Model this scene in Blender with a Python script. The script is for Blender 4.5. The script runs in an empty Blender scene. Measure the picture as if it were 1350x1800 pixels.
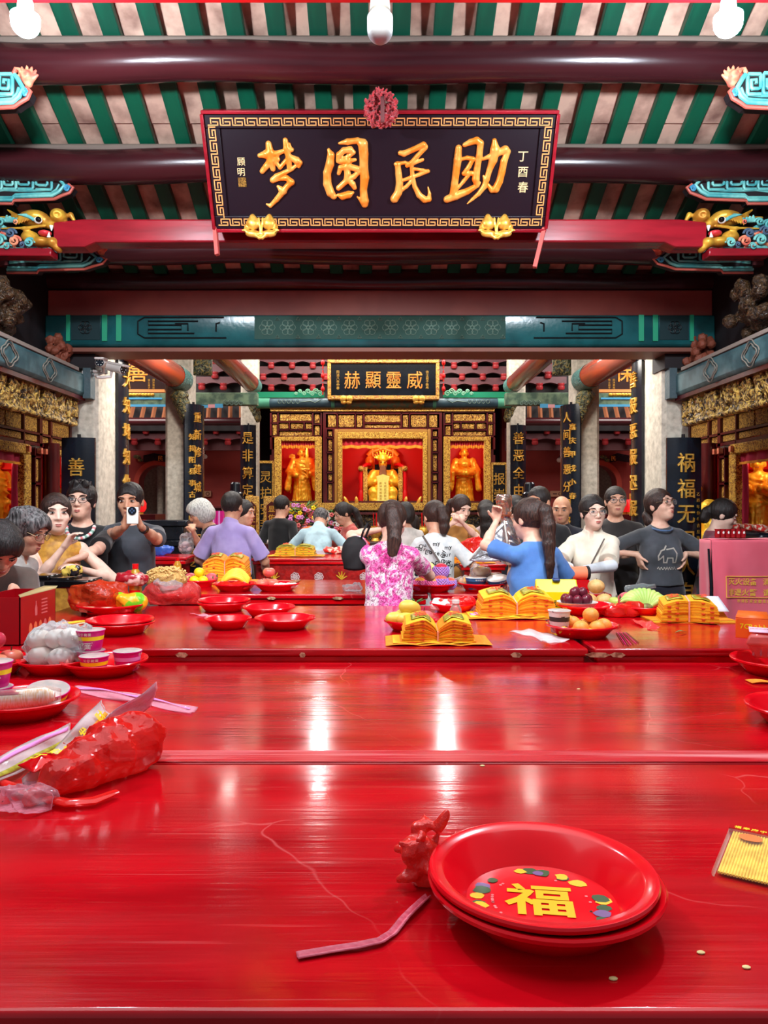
import bpy, math, random
import numpy as np
from mathutils import Vector, Matrix, noise
from mathutils.bvhtree import BVHTree
PI = math.pi
R = math.radians
V = Vector
sc = bpy.context.scene
COL = sc.collection
random.seed(7)
# ------------------------------------------------------------------ camera, world, lights, exposure
EYE = 1.5
cd = bpy.data.cameras.new('camera')
cam = bpy.data.objects.new('camera', cd)
COL.objects.link(cam)
cam.location = (0, 0, EYE)
cam.rotation_euler = (PI/2, 0, 0)
cd.sensor_fit = 'HORIZONTAL'
cd.sensor_width = 36.0
cd.lens = 36.0
cd.shift_x = 7/1350
cd.shift_y = -10/1350
cd.clip_start = 0.05
sc.camera = cam
sc.view_settings.view_transform = 'Standard'
sc.view_settings.look = 'None'
sc.view_settings.gamma = 1.0
sc.view_settings.use_curve_mapping = False
sc.view_settings.exposure = 0.0
world = bpy.data.worlds.new('world')
sc.world = world
world.use_nodes = True
bg = world.node_tree.nodes['Background']
bg.inputs[0].default_value = (0.80, 0.87, 1.0, 1)     # overcast daylight of the court in front of the hall
bg.inputs[1].default_value = 0.26
def light(name, kind, loc, power, color=(1, 1, 1), size=0.1, aim=None, spot=None, sizey=None):
 l = bpy.data.lights.new(name, kind)
 l.energy = power
 l.color = color
 if kind == 'AREA':
  l.size = size
  if sizey:
   l.shape = 'RECTANGLE'
   l.size_y = sizey
 else:
  l.shadow_soft_size = size
 if spot:
  l.spot_size = R(spot)
  l.spot_blend = .5
 o = bpy.data.objects.new(name, l)
 COL.objects.link(o)
 o.location = loc
 if aim is not None:
  o.rotation_euler = (V(aim)-V(loc)).to_track_quat('-Z', 'Y').to_euler()
 return o
BULBS = [(-1.487, 3.22, 3.47), (1.46, 3.22, 3.47)]      # their glowing globes light the front roof
def spread(o, deg):
 o.data.spread = R(deg)
 return o
spread(light('hall_fill_light', 'AREA', (0, 1.7, 3.35), 34, (.97, .98, 1), 3.6, (0, 1.9, 0), sizey=2.4), 120)  # unseen fill added above the front tables to brighten them
spread(light('hall_fill_light', 'AREA', (0, 2.2, 3.4), 40, (1, .98, .95), 3.2, (0, 6.0, 1.2), sizey=.5), 84)  # second unseen fill, added to light the crowd from the front
for sx in (-1.0, 1.09):
 light('flood_light', 'AREA', (sx, 12.6, 4.24), 13, (1, .97, .94), .13, (0, 2.6, .9))
light('inner_fill_light', 'AREA', (0, 8.6, 4.7), 235, (1, .95, .89), 3.8, (0, 8.2, 0), sizey=4.0)  # unseen fill added high over the inner hall
light('inner_fill_light', 'AREA', (0, 11.75, 4.25), 120, (1, .93, .84), 3.6, (0, 13.4, 2.0), sizey=.4)  # added fill aimed at the gilded altar front
light('inner_fill_light', 'AREA', (-4.3, 10.6, 4.4), 190, (1, .93, .88), 2.0, (-4, 13, 1.4))  # added fill brightening the left bay and its red wall
light('inner_fill_light', 'AREA', (4.3, 10.6, 4.4), 190, (1, .93, .88), 2.0, (4, 13, 1.4))  # added fill brightening the right bay and its red wall
for sx in (-1, 1):
 light('side_fill_light', 'AREA', (sx*1.55, 6.95, 3.15), 42, (1, .93, .84), .7, (sx*3.2, 6.8, 1.9))  # unseen fill added to brighten the side shrine fronts
def P(px, py, Y):
 """a point of the hall at depth Y metres"""
 return V(((px-668)*Y/1350, Y, EYE+(890-py)*Y/1350))
# ------------------------------------------------------------------ materials
def lin(c):
 if isinstance(c, str):
  c = tuple(int(c[i:i+2], 16) for i in (0, 2, 4))
 o = []
 for x in c:
  x /= 255.
  o.append(x/12.92 if x <= .04045 else ((x+.055)/1.055)**2.4)
 return (*o, 1)
MATS = {}
def mat(name, col, rough=.5, metal=0., col2=None, scale=8., bump=0., bscale=None, stretch=(1, 1, 1), spec=.5,
  coat=0., trans=0., alpha=1., emit=0., kind='noise', lo=.4, hi=.6, ior=1.45, sheen=0., ecol=None, detail=4.):
 if name in MATS:
  return MATS[name]
 m = bpy.data.materials.new(name)
 m.use_nodes = True
 nt = m.node_tree
 b = nt.nodes['Principled BSDF']
 I = b.inputs
 I['Base Color'].default_value = lin(col)
 I['Roughness'].default_value = rough
 I['Metallic'].default_value = metal
 I['Specular IOR Level'].default_value = spec
 I['Coat Weight'].default_value = coat
 I['Coat Roughness'].default_value = .08
 I['Transmission Weight'].default_value = trans
 I['Alpha'].default_value = alpha
 I['IOR'].default_value = ior
 I['Sheen Weight'].default_value = sheen
 if emit:
  I['Emission Color'].default_value = lin(ecol or col)
  I['Emission Strength'].default_value = emit
 if col2 is not None or bump:
  tc = nt.nodes.new('ShaderNodeTexCoord')
  mp = nt.nodes.new('ShaderNodeMapping')
  mp.inputs['Scale'].default_value = stretch
  nt.links.new(tc.outputs['Object'], mp.inputs[0])
  def tex(sca, k):
   if k == 'voronoi':
    t = nt.nodes.new('ShaderNodeTexVoronoi')
    t.inputs['Scale'].default_value = sca
    out = t.outputs['Distance']
   elif k == 'wave':
    t = nt.nodes.new('ShaderNodeTexWave')
    t.inputs['Scale'].default_value = sca
    t.inputs['Distortion'].default_value = 2.
    out = t.outputs['Fac']
   else:
    t = nt.nodes.new('ShaderNodeTexNoise')
    t.inputs['Scale'].default_value = sca
    t.inputs['Detail'].default_value = detail
    out = t.outputs['Fac']
   nt.links.new(mp.outputs[0], t.inputs['Vector'])
   return out
  if col2 is not None:
   o = tex(scale, kind)
   r = nt.nodes.new('ShaderNodeValToRGB')
   r.color_ramp.elements[0].position = lo
   r.color_ramp.elements[0].color = lin(col)
   r.color_ramp.elements[1].position = hi
   r.color_ramp.elements[1].color = lin(col2)
   nt.links.new(o, r.inputs[0])
   nt.links.new(r.outputs[0], I['Base Color'])
  if bump:
   o = tex(bscale or scale, kind)
   bp = nt.nodes.new('ShaderNodeBump')
   bp.inputs['Strength'].default_value = bump
   bp.inputs['Distance'].default_value = .01
   nt.links.new(o, bp.inputs['Height'])
   nt.links.new(bp.outputs[0], I['Normal'])
 MATS[name] = m
 return m
def film(name, col, op=.5, rough=.12, glossy=.35, bump=.6, bscale=30., col2=None):
 """thin plastic: part clear, part coloured sheet, with a gloss"""
 if name in MATS:
  return MATS[name]
 m = mat(name, col, rough, bump=bump, bscale=bscale, spec=.8, col2=col2, scale=bscale*.6)
 nt = m.node_tree
 b = nt.nodes['Principled BSDF']
 out = nt.nodes['Material Output']
 tr = nt.nodes.new('ShaderNodeBsdfTransparent')
 c = lin(col)
 w = max(c[:3])
 tr.inputs[0].default_value = (*(min(1, .35*c[i]/w+.65*(1-op*.3)) for i in range(3)), 1)
 fr = nt.nodes.new('ShaderNodeFresnel')
 fr.inputs[0].default_value = 1.5
 ad = nt.nodes.new('ShaderNodeMath')
 ad.operation = 'MULTIPLY_ADD'
 ad.inputs[1].default_value = glossy
 ad.inputs[2].default_value = op
 ad.use_clamp = True
 mx = nt.nodes.new('ShaderNodeMixShader')
 nt.links.new(fr.outputs[0], ad.inputs[0])
 nt.links.new(ad.outputs[0], mx.inputs[0])
 nt.links.new(tr.outputs[0], mx.inputs[1])
 nt.links.new(b.outputs[0], mx.inputs[2])
 nt.links.new(mx.outputs[0], out.inputs[0])
 return m
def carved(name, hi, lo_, scale=38., mid=None, lo=.36, rough=.3, bump=1.0, metal=.0, stretch=(1, 1, 1)):
 """gilded relief on lacquer: raised figures take the gold, the lacquer ground takes recess shade in its colour"""
 if name in MATS:
  return MATS[name]
 m = mat(name, hi, rough, metal=metal)
 nt = m.node_tree
 b = nt.nodes['Principled BSDF']
 tc = nt.nodes.new('ShaderNodeTexCoord')
 mp = nt.nodes.new('ShaderNodeMapping')
 mp.inputs['Scale'].default_value = stretch
 nt.links.new(tc.outputs['Object'], mp.inputs[0])
 n = nt.nodes.new('ShaderNodeTexNoise')
 n.inputs['Scale'].default_value = scale
 n.inputs['Detail'].default_value = 3
 n.inputs['Distortion'].default_value = 1.8
 nt.links.new(mp.outputs[0], n.inputs['Vector'])
 r = nt.nodes.new('ShaderNodeValToRGB')
 e = r.color_ramp.elements
 e[0].position = lo
 e[0].color = lin(lo_)  # dark tone in the recesses puts occlusion into the colour
 e[1].position = lo+.2
 e[1].color = lin(hi)
 if mid:
  k = e.new(lo+.08)
  k.color = lin(mid)
 nt.links.new(n.outputs['Fac'], r.inputs[0])
 nt.links.new(r.outputs[0], b.inputs['Base Color'])
 bp = nt.nodes.new('ShaderNodeBump')
 bp.inputs['Strength'].default_value = bump
 bp.inputs['Distance'].default_value = .03
 nt.links.new(n.outputs['Fac'], bp.inputs['Height'])
 nt.links.new(bp.outputs[0], b.inputs['Normal'])
 return m
# ------------------------------------------------------------------ mesh builder
def frame(o, x, y):
 x = V(x).normalized()
 z = x.cross(V(y)).normalized()
 y = z.cross(x)
 M = Matrix((x, y, z)).transposed().to_4x4()
 M.translation = V(o)
 return M
def T(x=0, y=0, z=0, rz=0, rx=0, ry=0, s=1):
 M = Matrix.Translation((x, y, z)) @ Matrix.Rotation(rz, 4, 'Z') @ Matrix.Rotation(ry, 4, 'Y') @ Matrix.Rotation(rx, 4, 'X')
 return M @ Matrix.Scale(s, 4) if s != 1 else M
_txt = {}
def glyph(ch, depth=.02, fat=0.):
 k = (ch, round(depth, 4), round(fat, 4))
 if k not in _txt:
  c = bpy.data.curves.new('glyph', 'FONT')
  c.body = ch
  c.size = 1
  c.resolution_u = 2
  c.extrude = depth
  c.offset = fat
  o = bpy.data.objects.new('glyph', c)
  me = o.to_mesh()
  vs = np.array([v.co[:] for v in me.vertices]) if len(me.vertices) else np.zeros((0, 3))
  fs = [tuple(p.vertices) for p in me.polygons]
  o.to_mesh_clear()
  bpy.data.objects.remove(o)
  bpy.data.curves.remove(c)
  if len(vs):
   ctr = (vs.max(0)+vs.min(0))/2
   vs = vs-np.array([ctr[0], ctr[1], 0])
  _txt[k] = (vs, fs)
 return _txt[k]
class MB:
 def __init__(s):
  s.v = []
  s.f = []
  s.m = []
  s.mi = 0
  s.M = None
 def add(s, vs, fs, M=None):
  b = len(s.v)
  if s.M is not None:
   M = s.M @ M if M is not None else s.M
  if M is None:
   s.v.extend(tuple(v) for v in vs)
  else:
   s.v.extend((M @ V(v))[:] for v in vs)
  s.f.extend(tuple(i+b for i in f) for f in fs)
  s.m.extend([s.mi]*len(fs))
  return s
 def box(s, x0, x1, y0, y1, z0, z1, M=None):
  vs = [(x, y, z) for x in (x0, x1) for y in (y0, y1) for z in (z0, z1)]
  return s.add(vs, [(0, 1, 3, 2), (4, 6, 7, 5), (0, 4, 5, 1), (2, 3, 7, 6), (0, 2, 6, 4), (1, 5, 7, 3)], M)
 def cbox(s, c, d, M=None):
  return s.box(c[0]-d[0]/2, c[0]+d[0]/2, c[1]-d[1]/2, c[1]+d[1]/2, c[2]-d[2]/2, c[2]+d[2]/2, M)
 def lathe(s, prof, seg=24, M=None, a0=0, a1=2*PI, sx=1, sy=1):
  full = abs(a1-a0-2*PI) < 1e-6
  n = seg if full else seg+1
  vs = []
  for i in range(n):
   a = a0+(a1-a0)*i/seg
   for r, z in prof:
    vs.append((r*math.cos(a)*sx, r*math.sin(a)*sy, z))
  k = len(prof)
  fs = []
  for i in range(seg):
   j = (i+1) % n
   for q in range(k-1):
    fs.append((i*k+q, j*k+q, j*k+q+1, i*k+q+1))
  return s.add(vs, fs, M)
 def tube(s, pts, r, seg=8, M=None, closed=False, flat=1.):
  pts = [V(p) for p in pts]
  n = len(pts)
  rs = r if isinstance(r, (list, tuple)) else [r]*n
  vs = []
  up = V((0, 0, 1))
  prev = None
  for i, p in enumerate(pts):
   if closed:
    t = pts[(i+1) % n]-pts[i-1]
   else:
    t = pts[min(i+1, n-1)]-pts[max(i-1, 0)]
   t = t.normalized() if t.length > 1e-9 else V((0, 0, 1))
   if prev is None:
    a = up.cross(t)
    if a.length < .1:
     a = V((1, 0, 0)).cross(t)
   else:
    a = prev-t*prev.dot(t)
   a.normalize()
   prev = a
   b = t.cross(a)
   for k in range(seg):
    an = 2*PI*k/seg
    vs.append(p+a*(rs[i]*math.cos(an))+b*(rs[i]*flat*math.sin(an)))
  fs = []
  for i in range(n if closed else n-1):
   j = (i+1) % n
   for k in range(seg):
    q = (k+1) % seg
    fs.append((i*seg+k, i*seg+q, j*seg+q, j*seg+k))
  if not closed:
   fs.append(tuple(range(seg))[::-1])
   fs.append(tuple((n-1)*seg+k for k in range(seg)))
  return s.add(vs, fs, M)
 def cyl(s, a, b, r, r2=None, seg=16, M=None):
  return s.tube([a, b], [r, r if r2 is None else r2], seg, M)
 def ell(s, c, r, seg=16, rings=10, M=None):
  vs = [(c[0], c[1], c[2]-r[2])]
  for i in range(1, rings):
   a = -PI/2+PI*i/rings
   for k in range(seg):
    b = 2*PI*k/seg
    vs.append((c[0]+r[0]*math.cos(a)*math.cos(b), c[1]+r[1]*math.cos(a)*math.sin(b), c[2]+r[2]*math.sin(a)))
  vs.append((c[0], c[1], c[2]+r[2]))
  L = len(vs)-1
  fs = []
  for k in range(seg):
   q = (k+1) % seg
   fs.append((0, 1+q, 1+k))
   fs.append((L, L-seg+k, L-seg+q))
   for i in range(rings-2):
    a = 1+i*seg
    fs.append((a+k, a+q, a+seg+q, a+seg+k))
  return s.add(vs, fs, M)
 def prism(s, poly, d0, d1, M=None):
  n = len(poly)
  area = sum(poly[i][0]*poly[(i+1) % n][1]-poly[(i+1) % n][0]*poly[i][1] for i in range(n))
  if area < 0:
   poly = poly[::-1]
  vs = [(x, y, d0) for x, y in poly]+[(x, y, d1) for x, y in poly]
  fs = [tuple(range(n))[::-1], tuple(range(n, 2*n))]
  fs += [(i, (i+1) % n, n+(i+1) % n, n+i) for i in range(n)]
  return s.add(vs, fs, M)
 def grid(s, fn, nu, nv, M=None, thick=0):
  vs = [V(fn(i/nu, j/nv)) for i in range(nu+1) for j in range(nv+1)]
  k = nv+1
  fs = [(i*k+j, (i+1)*k+j, (i+1)*k+j+1, i*k+j+1) for i in range(nu) for j in range(nv)]
  return s.add(vs, fs, M)
 def text(s, ch, size, M, depth=.02, fat=0., sx=1.):
  vs, fs = glyph(ch, depth, fat)
  if len(vs):
   s.add(vs*np.array([size*sx, size, size]), fs, M)
  return s
 def column_text(s, chars, M, size, pitch, depth=.02, fat=0., sx=1.):
  """characters one under the other from the frame's origin"""
  for i, ch in enumerate(chars):
   s.text(ch, size, M @ T(0, -pitch*i, 0), depth, fat, sx)
  return s
 def warp(s, fn):
  s.v = [tuple(fn(V(v))) for v in s.v]
  return s
 def build(s, name, mats, parent=None, smooth=40, bevel=0., sub=0, solid=0., seg=2):
  me = bpy.data.meshes.new(name)
  me.from_pydata(s.v, [], s.f)
  if not isinstance(mats, (list, tuple)):
   mats = [mats]
  for m in mats:
   me.materials.append(m)
  if len(mats) > 1:
   me.polygons.foreach_set('material_index', s.m)
  if smooth:
   me.polygons.foreach_set('use_smooth', [True]*len(me.polygons))
   me.set_sharp_from_angle(angle=R(smooth))
  me.update()
  o = bpy.data.objects.new(name, me)
  COL.objects.link(o)
  if parent is not None:
   o.parent = parent
  if solid:
   d = o.modifiers.new('solid', 'SOLIDIFY')
   d.thickness = solid
   d.offset = 0
  if bevel:
   d = o.modifiers.new('bevel', 'BEVEL')
   d.width = bevel
   d.segments = seg
   d.limit_method = 'ANGLE'
   d.angle_limit = R(40)
  if sub:
   d = o.modifiers.new('sub', 'SUBSURF')
   d.levels = d.render_levels = sub
  return o
def center(o):
 """put a mesh's origin at the middle of its base"""
 me = o.data
 n = len(me.vertices)
 a = np.empty(n*3, dtype=np.float32)
 me.vertices.foreach_get('co', a)
 a = a.reshape(-1, 3)
 c = (a.max(0)+a.min(0))/2
 c[2] = a[:, 2].min()
 a -= c
 me.vertices.foreach_set('co', a.ravel())
 me.update()
 o.location = o.location+V(c.tolist())
 return o
def tag(o, label, cat, group=None, kind=None):
 o['label'] = label
 o['category'] = cat
 if group:
  o['group'] = group
 if kind:
  o['kind'] = kind
 return o
def thing(name, label, cat, loc=(0, 0, 0), rz=0., group=None, kind=None):
 o = bpy.data.objects.new(name, None)
 COL.objects.link(o)
 o.location = loc
 o.rotation_euler = (0, 0, rz)
 o.empty_display_size = .05
 return tag(o, label, cat, group, kind)
def dup(root, loc=None, rz=None, label=None, group=None, scale=None):
 def cp(o, p):
  c = o.copy()
  COL.objects.link(c)
  if p is not None:
   c.parent = p
  for ch in o.children:
   cp(ch, c)
  return c
 r = cp(root, None)
 if loc is not None:
  r.location = loc
 if rz is not None:
  r.rotation_euler = (0, 0, rz)
 if label:
  r['label'] = label
 if group:
  r['group'] = group
 if scale:
  r.scale = (scale,)*3 if not isinstance(scale, (tuple, list)) else scale
 return r
# ------------------------------------------------------------------ implicit bodies (smoothly joined), turned into one continuous skin
class SDF:
 def __init__(s, lo, hi, vox):
  s.lo = np.array(lo, dtype=np.float32)
  s.vox = vox
  s.n = np.maximum(4, np.ceil((np.array(hi)-np.array(lo))/vox).astype(int)+1)
  s.ax = [s.lo[i]+vox*np.arange(s.n[i], dtype=np.float32) for i in range(3)]
  s.d = np.full(tuple(s.n), 1.0, dtype=np.float32)
 def _win(s, lo, hi, m):
  sl = []
  for i in range(3):
   a = int(np.floor((lo[i]-m-s.lo[i])/s.vox))
   b = int(np.ceil((hi[i]+m-s.lo[i])/s.vox))+1
   a = max(0, a)
   b = min(int(s.n[i]), b)
   if b <= a:
    return None
   sl.append(slice(a, b))
  X = s.ax[0][sl[0]][:, None, None]
  Y = s.ax[1][sl[1]][None, :, None]
  Z = s.ax[2][sl[2]][None, None, :]
  return tuple(sl), X, Y, Z
 def _op(s, sl, d, k, op):
  a = s.d[sl]
  if op == 'u':
   if k > 0:
    h = np.clip(.5+.5*(a-d)/k, 0, 1)
    s.d[sl] = a+(d-a)*h-k*h*(1-h)
   else:
    s.d[sl] = np.minimum(a, d)
  else:
   if k > 0:
    d = -d
    h = np.clip(.5-.5*(a-d)/k, 0, 1)
    s.d[sl] = a+(d-a)*h+k*h*(1-h)
   else:
    s.d[sl] = np.maximum(a, -d)
 def cap(s, a, b, ra, rb=None, k=.02, op='u', flat=None, fl=None):
  rb = ra if rb is None else rb
  a = np.array(a, dtype=np.float32)
  b = np.array(b, dtype=np.float32)
  m = max(ra, rb)+k+3*s.vox
  w = s._win(np.minimum(a, b), np.maximum(a, b), m)
  if w is None:
   return s
  sl, X, Y, Z = w
  ba = b-a
  L = float(ba @ ba)+1e-12
  t = np.clip(((X-a[0])*ba[0]+(Y-a[1])*ba[1]+(Z-a[2])*ba[2])/L, 0, 1)
  d = np.sqrt((X-a[0]-t*ba[0])**2+(Y-a[1]-t*ba[1])**2+(Z-a[2]-t*ba[2])**2)-(ra+(rb-ra)*t)
  if flat is not None:
   p, n = flat
   d = np.maximum(d, (X-p[0])*n[0]+(Y-p[1])*n[1]+(Z-p[2])*n[2])
  s._op(sl, d, k, op)
  return s
 def ell(s, c, r, rot=None, k=.02, op='u', flat=None):
  m = max(r)+k+3*s.vox
  w = s._win(c, c, m)
  if w is None:
   return s
  sl, X, Y, Z = w
  dx, dy, dz = X-c[0], Y-c[1], Z-c[2]
  if rot is not None:
   q = [rot[0][i]*dx+rot[1][i]*dy+rot[2][i]*dz for i in range(3)]
  else:
   q = [dx, dy, dz]
  k0 = np.sqrt((q[0]/r[0])**2+(q[1]/r[1])**2+(q[2]/r[2])**2)
  k1 = np.sqrt((q[0]/r[0]**2)**2+(q[1]/r[1]**2)**2+(q[2]/r[2]**2)**2)+1e-9
  d = k0*(k0-1)/k1
  if flat is not None:
   p, n = flat
   d = np.maximum(d, (X-p[0])*n[0]+(Y-p[1])*n[1]+(Z-p[2])*n[2])
  s._op(sl, d, k, op)
  return s
 def tubez(s, secs, rot=None, o=(0, 0, 0), k=.02, op='u'):
  """stack of ellipses along local z: secs = [(z, rx, ry, yoff)]"""
  zs = np.array([q[0] for q in secs], dtype=np.float32)
  rm = max(max(q[1], q[2])+abs(q[3]) for q in secs)
  zl = (zs[-1]-zs[0])/2
  M = rot if rot is not None else np.eye(3)
  M = np.array(M)
  mid = np.array(o)+M @ np.array([0, 0, (zs[0]+zs[-1])/2])
  rad = math.hypot(rm, zl)
  w = s._win(mid, mid, rad+k+3*s.vox)
  if w is None:
   return s
  sl, X, Y, Z = w
  dx, dy, dz = X-o[0], Y-o[1], Z-o[2]
  q = [M[0][i]*dx+M[1][i]*dy+M[2][i]*dz for i in range(3)]
  zc = np.clip(q[2], zs[0], zs[-1])
  rx = np.interp(zc, zs, [a[1] for a in secs]).astype(np.float32)
  ry = np.interp(zc, zs, [a[2] for a in secs]).astype(np.float32)
  yo = np.interp(zc, zs, [a[3] for a in secs]).astype(np.float32)
  e = np.sqrt((q[0]/rx)**2+((q[1]-yo)/ry)**2)
  d = (e-1)*np.minimum(rx, ry)
  d = np.maximum(d, np.abs(q[2]-(zs[0]+zs[-1])/2)-zl)
  s._op(sl, d, k, op)
  return s
 def cut(s, p, n):
  X = s.ax[0][:, None, None]
  Y = s.ax[1][None, :, None]
  Z = s.ax[2][None, None, :]
  s.d = np.maximum(s.d, (X-p[0])*n[0]+(Y-p[1])*n[1]+(Z-p[2])*n[2]).astype(np.float32)
  return s
 def ridge(s, amp, freq, seed=0):
  X = s.ax[0][:, None, None]
  Y = s.ax[1][None, :, None]
  Z = s.ax[2][None, None, :]
  rn = random.Random(seed)
  tot = 0
  for o in range(6):
   a = [rn.gauss(0, .7)*freq*(1+.45*o) for _ in range(3)]
   w = np.sin(a[0]*X*.4+a[1]*Y*.6-a[2]*Z*.5+o)*1.2
   tot = tot+np.abs(np.sin(a[0]*X+a[1]*Y+a[2]*Z+w+rn.uniform(0, 6)))/(1+.35*o)
  s.d = (s.d+amp*(tot-2.)/1.6).astype(np.float32)
  return s
 def noise(s, amp, freq, seed=0, stretch=(1, 1, 1)):
  X = s.ax[0][:, None, None]*stretch[0]
  Y = s.ax[1][None, :, None]*stretch[1]
  Z = s.ax[2][None, None, :]*stretch[2]
  rn = random.Random(seed)
  tot = 0
  for o in range(5):
   a = [rn.uniform(-1, 1)*freq*(1+.5*o) for _ in range(3)]
   tot = tot+np.sin(a[0]*X+a[1]*Y+a[2]*Z+rn.uniform(0, 6))/(1+.4*o)
  s.d = (s.d+amp*tot/2.2).astype(np.float32)
  return s
 def mesh(s, name, mats, parent=None, color=None):
  d = s.d
  d[0], d[-1], d[:, 0], d[:, -1], d[:, :, 0], d[:, :, -1] = 1, 1, 1, 1, 1, 1
  ins = d < 0
  nx, ny, nz = d.shape
  cnt = np.zeros((nx-1, ny-1, nz-1), dtype=np.int8)
  cor = [(i, j, k) for i in (0, 1) for j in (0, 1) for k in (0, 1)]
  for i, j, k in cor:
   cnt += ins[i:nx-1+i, j:ny-1+j, k:nz-1+k]
  act = np.argwhere((cnt > 0) & (cnt < 8))
  vid = np.full(cnt.shape, -1, dtype=np.int32)
  vid[act[:, 0], act[:, 1], act[:, 2]] = np.arange(len(act))
  val = {c: d[act[:, 0]+c[0], act[:, 1]+c[1], act[:, 2]+c[2]] for c in cor}
  pos = np.zeros((len(act), 3))
  num = np.zeros(len(act))
  for c in cor:
   for ax in range(3):
    if c[ax] == 0:
     e = list(c)
     e[ax] = 1
     a, b = val[c], val[tuple(e)]
     cr = (a < 0) != (b < 0)
     t = np.where(cr, a/np.where(cr, a-b, 1), 0)
     p = np.tile(np.array(c, dtype=float), (len(act), 1))
     p[:, ax] += t
     pos += p*cr[:, None]
     num += cr
  pos = (act+pos/num[:, None])*s.vox+s.lo
  faces = []
  for ax in range(3):
   o1, o2 = [(1, 2), (2, 0), (0, 1)][ax]
   sh = [slice(None)]*3
   sh2 = [slice(None)]*3
   sh[ax] = slice(0, d.shape[ax]-1)
   sh2[ax] = slice(1, d.shape[ax])
   A = ins[tuple(sh)]
   B = ins[tuple(sh2)]
   e = np.argwhere(A != B)
   sg = A[e[:, 0], e[:, 1], e[:, 2]]
   def cell(u, v):
    c = e.copy()
    c[:, o1] -= u
    c[:, o2] -= v
    return vid[c[:, 0], c[:, 1], c[:, 2]]
   q = np.stack([cell(1, 1), cell(0, 1), cell(0, 0), cell(1, 0)], 1)
   q[~sg] = q[~sg][:, ::-1]
   faces.append(q)
  f = np.concatenate(faces).astype(np.int32)
  f = f[(f >= 0).all(1)]
  me = bpy.data.meshes.new(name)
  me.vertices.add(len(pos))
  me.vertices.foreach_set('co', pos.astype(np.float32).ravel())
  me.loops.add(f.size)
  me.loops.foreach_set('vertex_index', f.ravel())
  me.polygons.add(len(f))
  me.polygons.foreach_set('loop_start', np.arange(0, f.size, 4, dtype=np.int32))
  me.update(calc_edges=True)
  me.polygons.foreach_set('use_smooth', [True]*len(f))
  for m in (mats if isinstance(mats, (list, tuple)) else [mats]):
   me.materials.append(m)
  o = bpy.data.objects.new(name, me)
  COL.objects.link(o)
  if parent is not None:
   o.parent = parent
  return o
def project(mb, target, direction, off=.002):
 """press a flat drawing onto a surface along a direction (all in the target's own space)"""
 me = target.data
 bv = BVHTree.FromPolygons([v.co for v in me.vertices], [p.vertices for p in me.polygons])
 dr = V(direction).normalized()
 out = []
 for v in mb.v:
  p = V(v)
  h = bv.ray_cast(p-dr*.6, dr)
  z = 0
  if h[0] is not None:
   out.append(tuple(h[0]-dr*off))
  else:
   out.append(tuple(p))
 mb.v = out
 return mb
# ------------------------------------------------------------------ shared materials
M_LOG = mat('maroon_lacquer_log', (64, 23, 27), .25, col2=(48, 17, 21), scale=3, stretch=(.3, 2, 2), bump=.12, bscale=14)
M_REDB = mat('red_lacquer_beam', (150, 22, 36), .25, col2=(124, 16, 28), scale=6, stretch=(.3, 2, 2), bump=.08)
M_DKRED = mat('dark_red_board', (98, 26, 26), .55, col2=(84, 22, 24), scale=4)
M_BRN = mat('brown_underboard', (120, 72, 58), .6)
M_GREEN = mat('green_rafter_paint', (0, 86, 60), .5, col2=(0, 64, 46), scale=5, stretch=(1, .3, 1))
M_TILE = mat('clay_roof_tile', (204, 166, 146), .85, col2=(128, 94, 82), scale=6, bump=.3, lo=.42, hi=.72)
M_TEAL = mat('teal_beam_paint', (22, 84, 88), .22, col2=(14, 66, 70), scale=4, bump=.1, bscale=30)
M_TEALS = mat('dusty_teal_paint', (84, 120, 124), .5, col2=(58, 92, 98), scale=9, bump=.3)
M_STONE = mat('pale_granite', (206, 198, 182), .8, col2=(160, 152, 138), scale=22, bump=.25, lo=.35, hi=.75, detail=8)
M_FLOOR = mat('floor_granite', (120, 108, 100), .5, col2=(96, 86, 80), scale=6)
M_BLACK = mat('black_lacquer', (16, 20, 28), .2, col2=(22, 28, 38), scale=6)
M_PLQ = mat('dark_plum_lacquer', (24, 13, 23), .4, spec=.3)
M_GOLD = mat('gold_leaf', (244, 196, 92), .34, metal=.55, col2=(222, 160, 60), scale=30)
M_GOLDO = mat('orange_gilding', (250, 138, 40), .34, metal=.25, col2=(255, 176, 84), scale=14)
M_FRET = mat('fret_gold_paint', (236, 160, 92), .5)
M_MAR = mat('maroon_wood', (92, 24, 26), .3, col2=(72, 18, 22), scale=8, stretch=(2, 2, .4))
M_CARV = carved('gilded_carving', (255, 208, 104), (72, 22, 12), 44, (180, 112, 40), lo=.40)
M_CARVF = carved('gilded_carving_fine', (255, 212, 108), (84, 28, 14), 58, (190, 122, 44), lo=.38)
M_CARVB = carved('bright_gilded_carving', (255, 212, 96), (120, 44, 16), 44, (214, 146, 50), lo=.38)
M_CARVD = carved('dark_gilt_frieze', (214, 176, 88), (40, 28, 20), 22, (120, 90, 46), lo=.38, bump=1.)
M_CARVG = carved('weathered_bracket_carving', (150, 128, 70), (44, 34, 26), 24, (74, 92, 72), lo=.4)
M_CURT = mat('crimson_curtain', (196, 10, 36), .7, sheen=.3)
M_FRING = mat('gold_fringe', (244, 160, 40), .6, bump=.6, bscale=60, stretch=(3, 3, .3))
M_NICHE = mat('vermilion_niche', (238, 26, 14), .5)
M_TEALC = mat('carved_teal', (70, 158, 160), .45, col2=(120, 196, 186), scale=10, bump=.3)
M_SALM = mat('carved_salmon', (232, 150, 112), .5, col2=(206, 96, 78), scale=20, bump=.3)
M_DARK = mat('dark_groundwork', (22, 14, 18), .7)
M_WALL = mat('red_plaster', (150, 56, 50), .8, col2=(134, 48, 44), scale=2)
M_WHITE = mat('white_paint', (232, 232, 226), .4)
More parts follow.
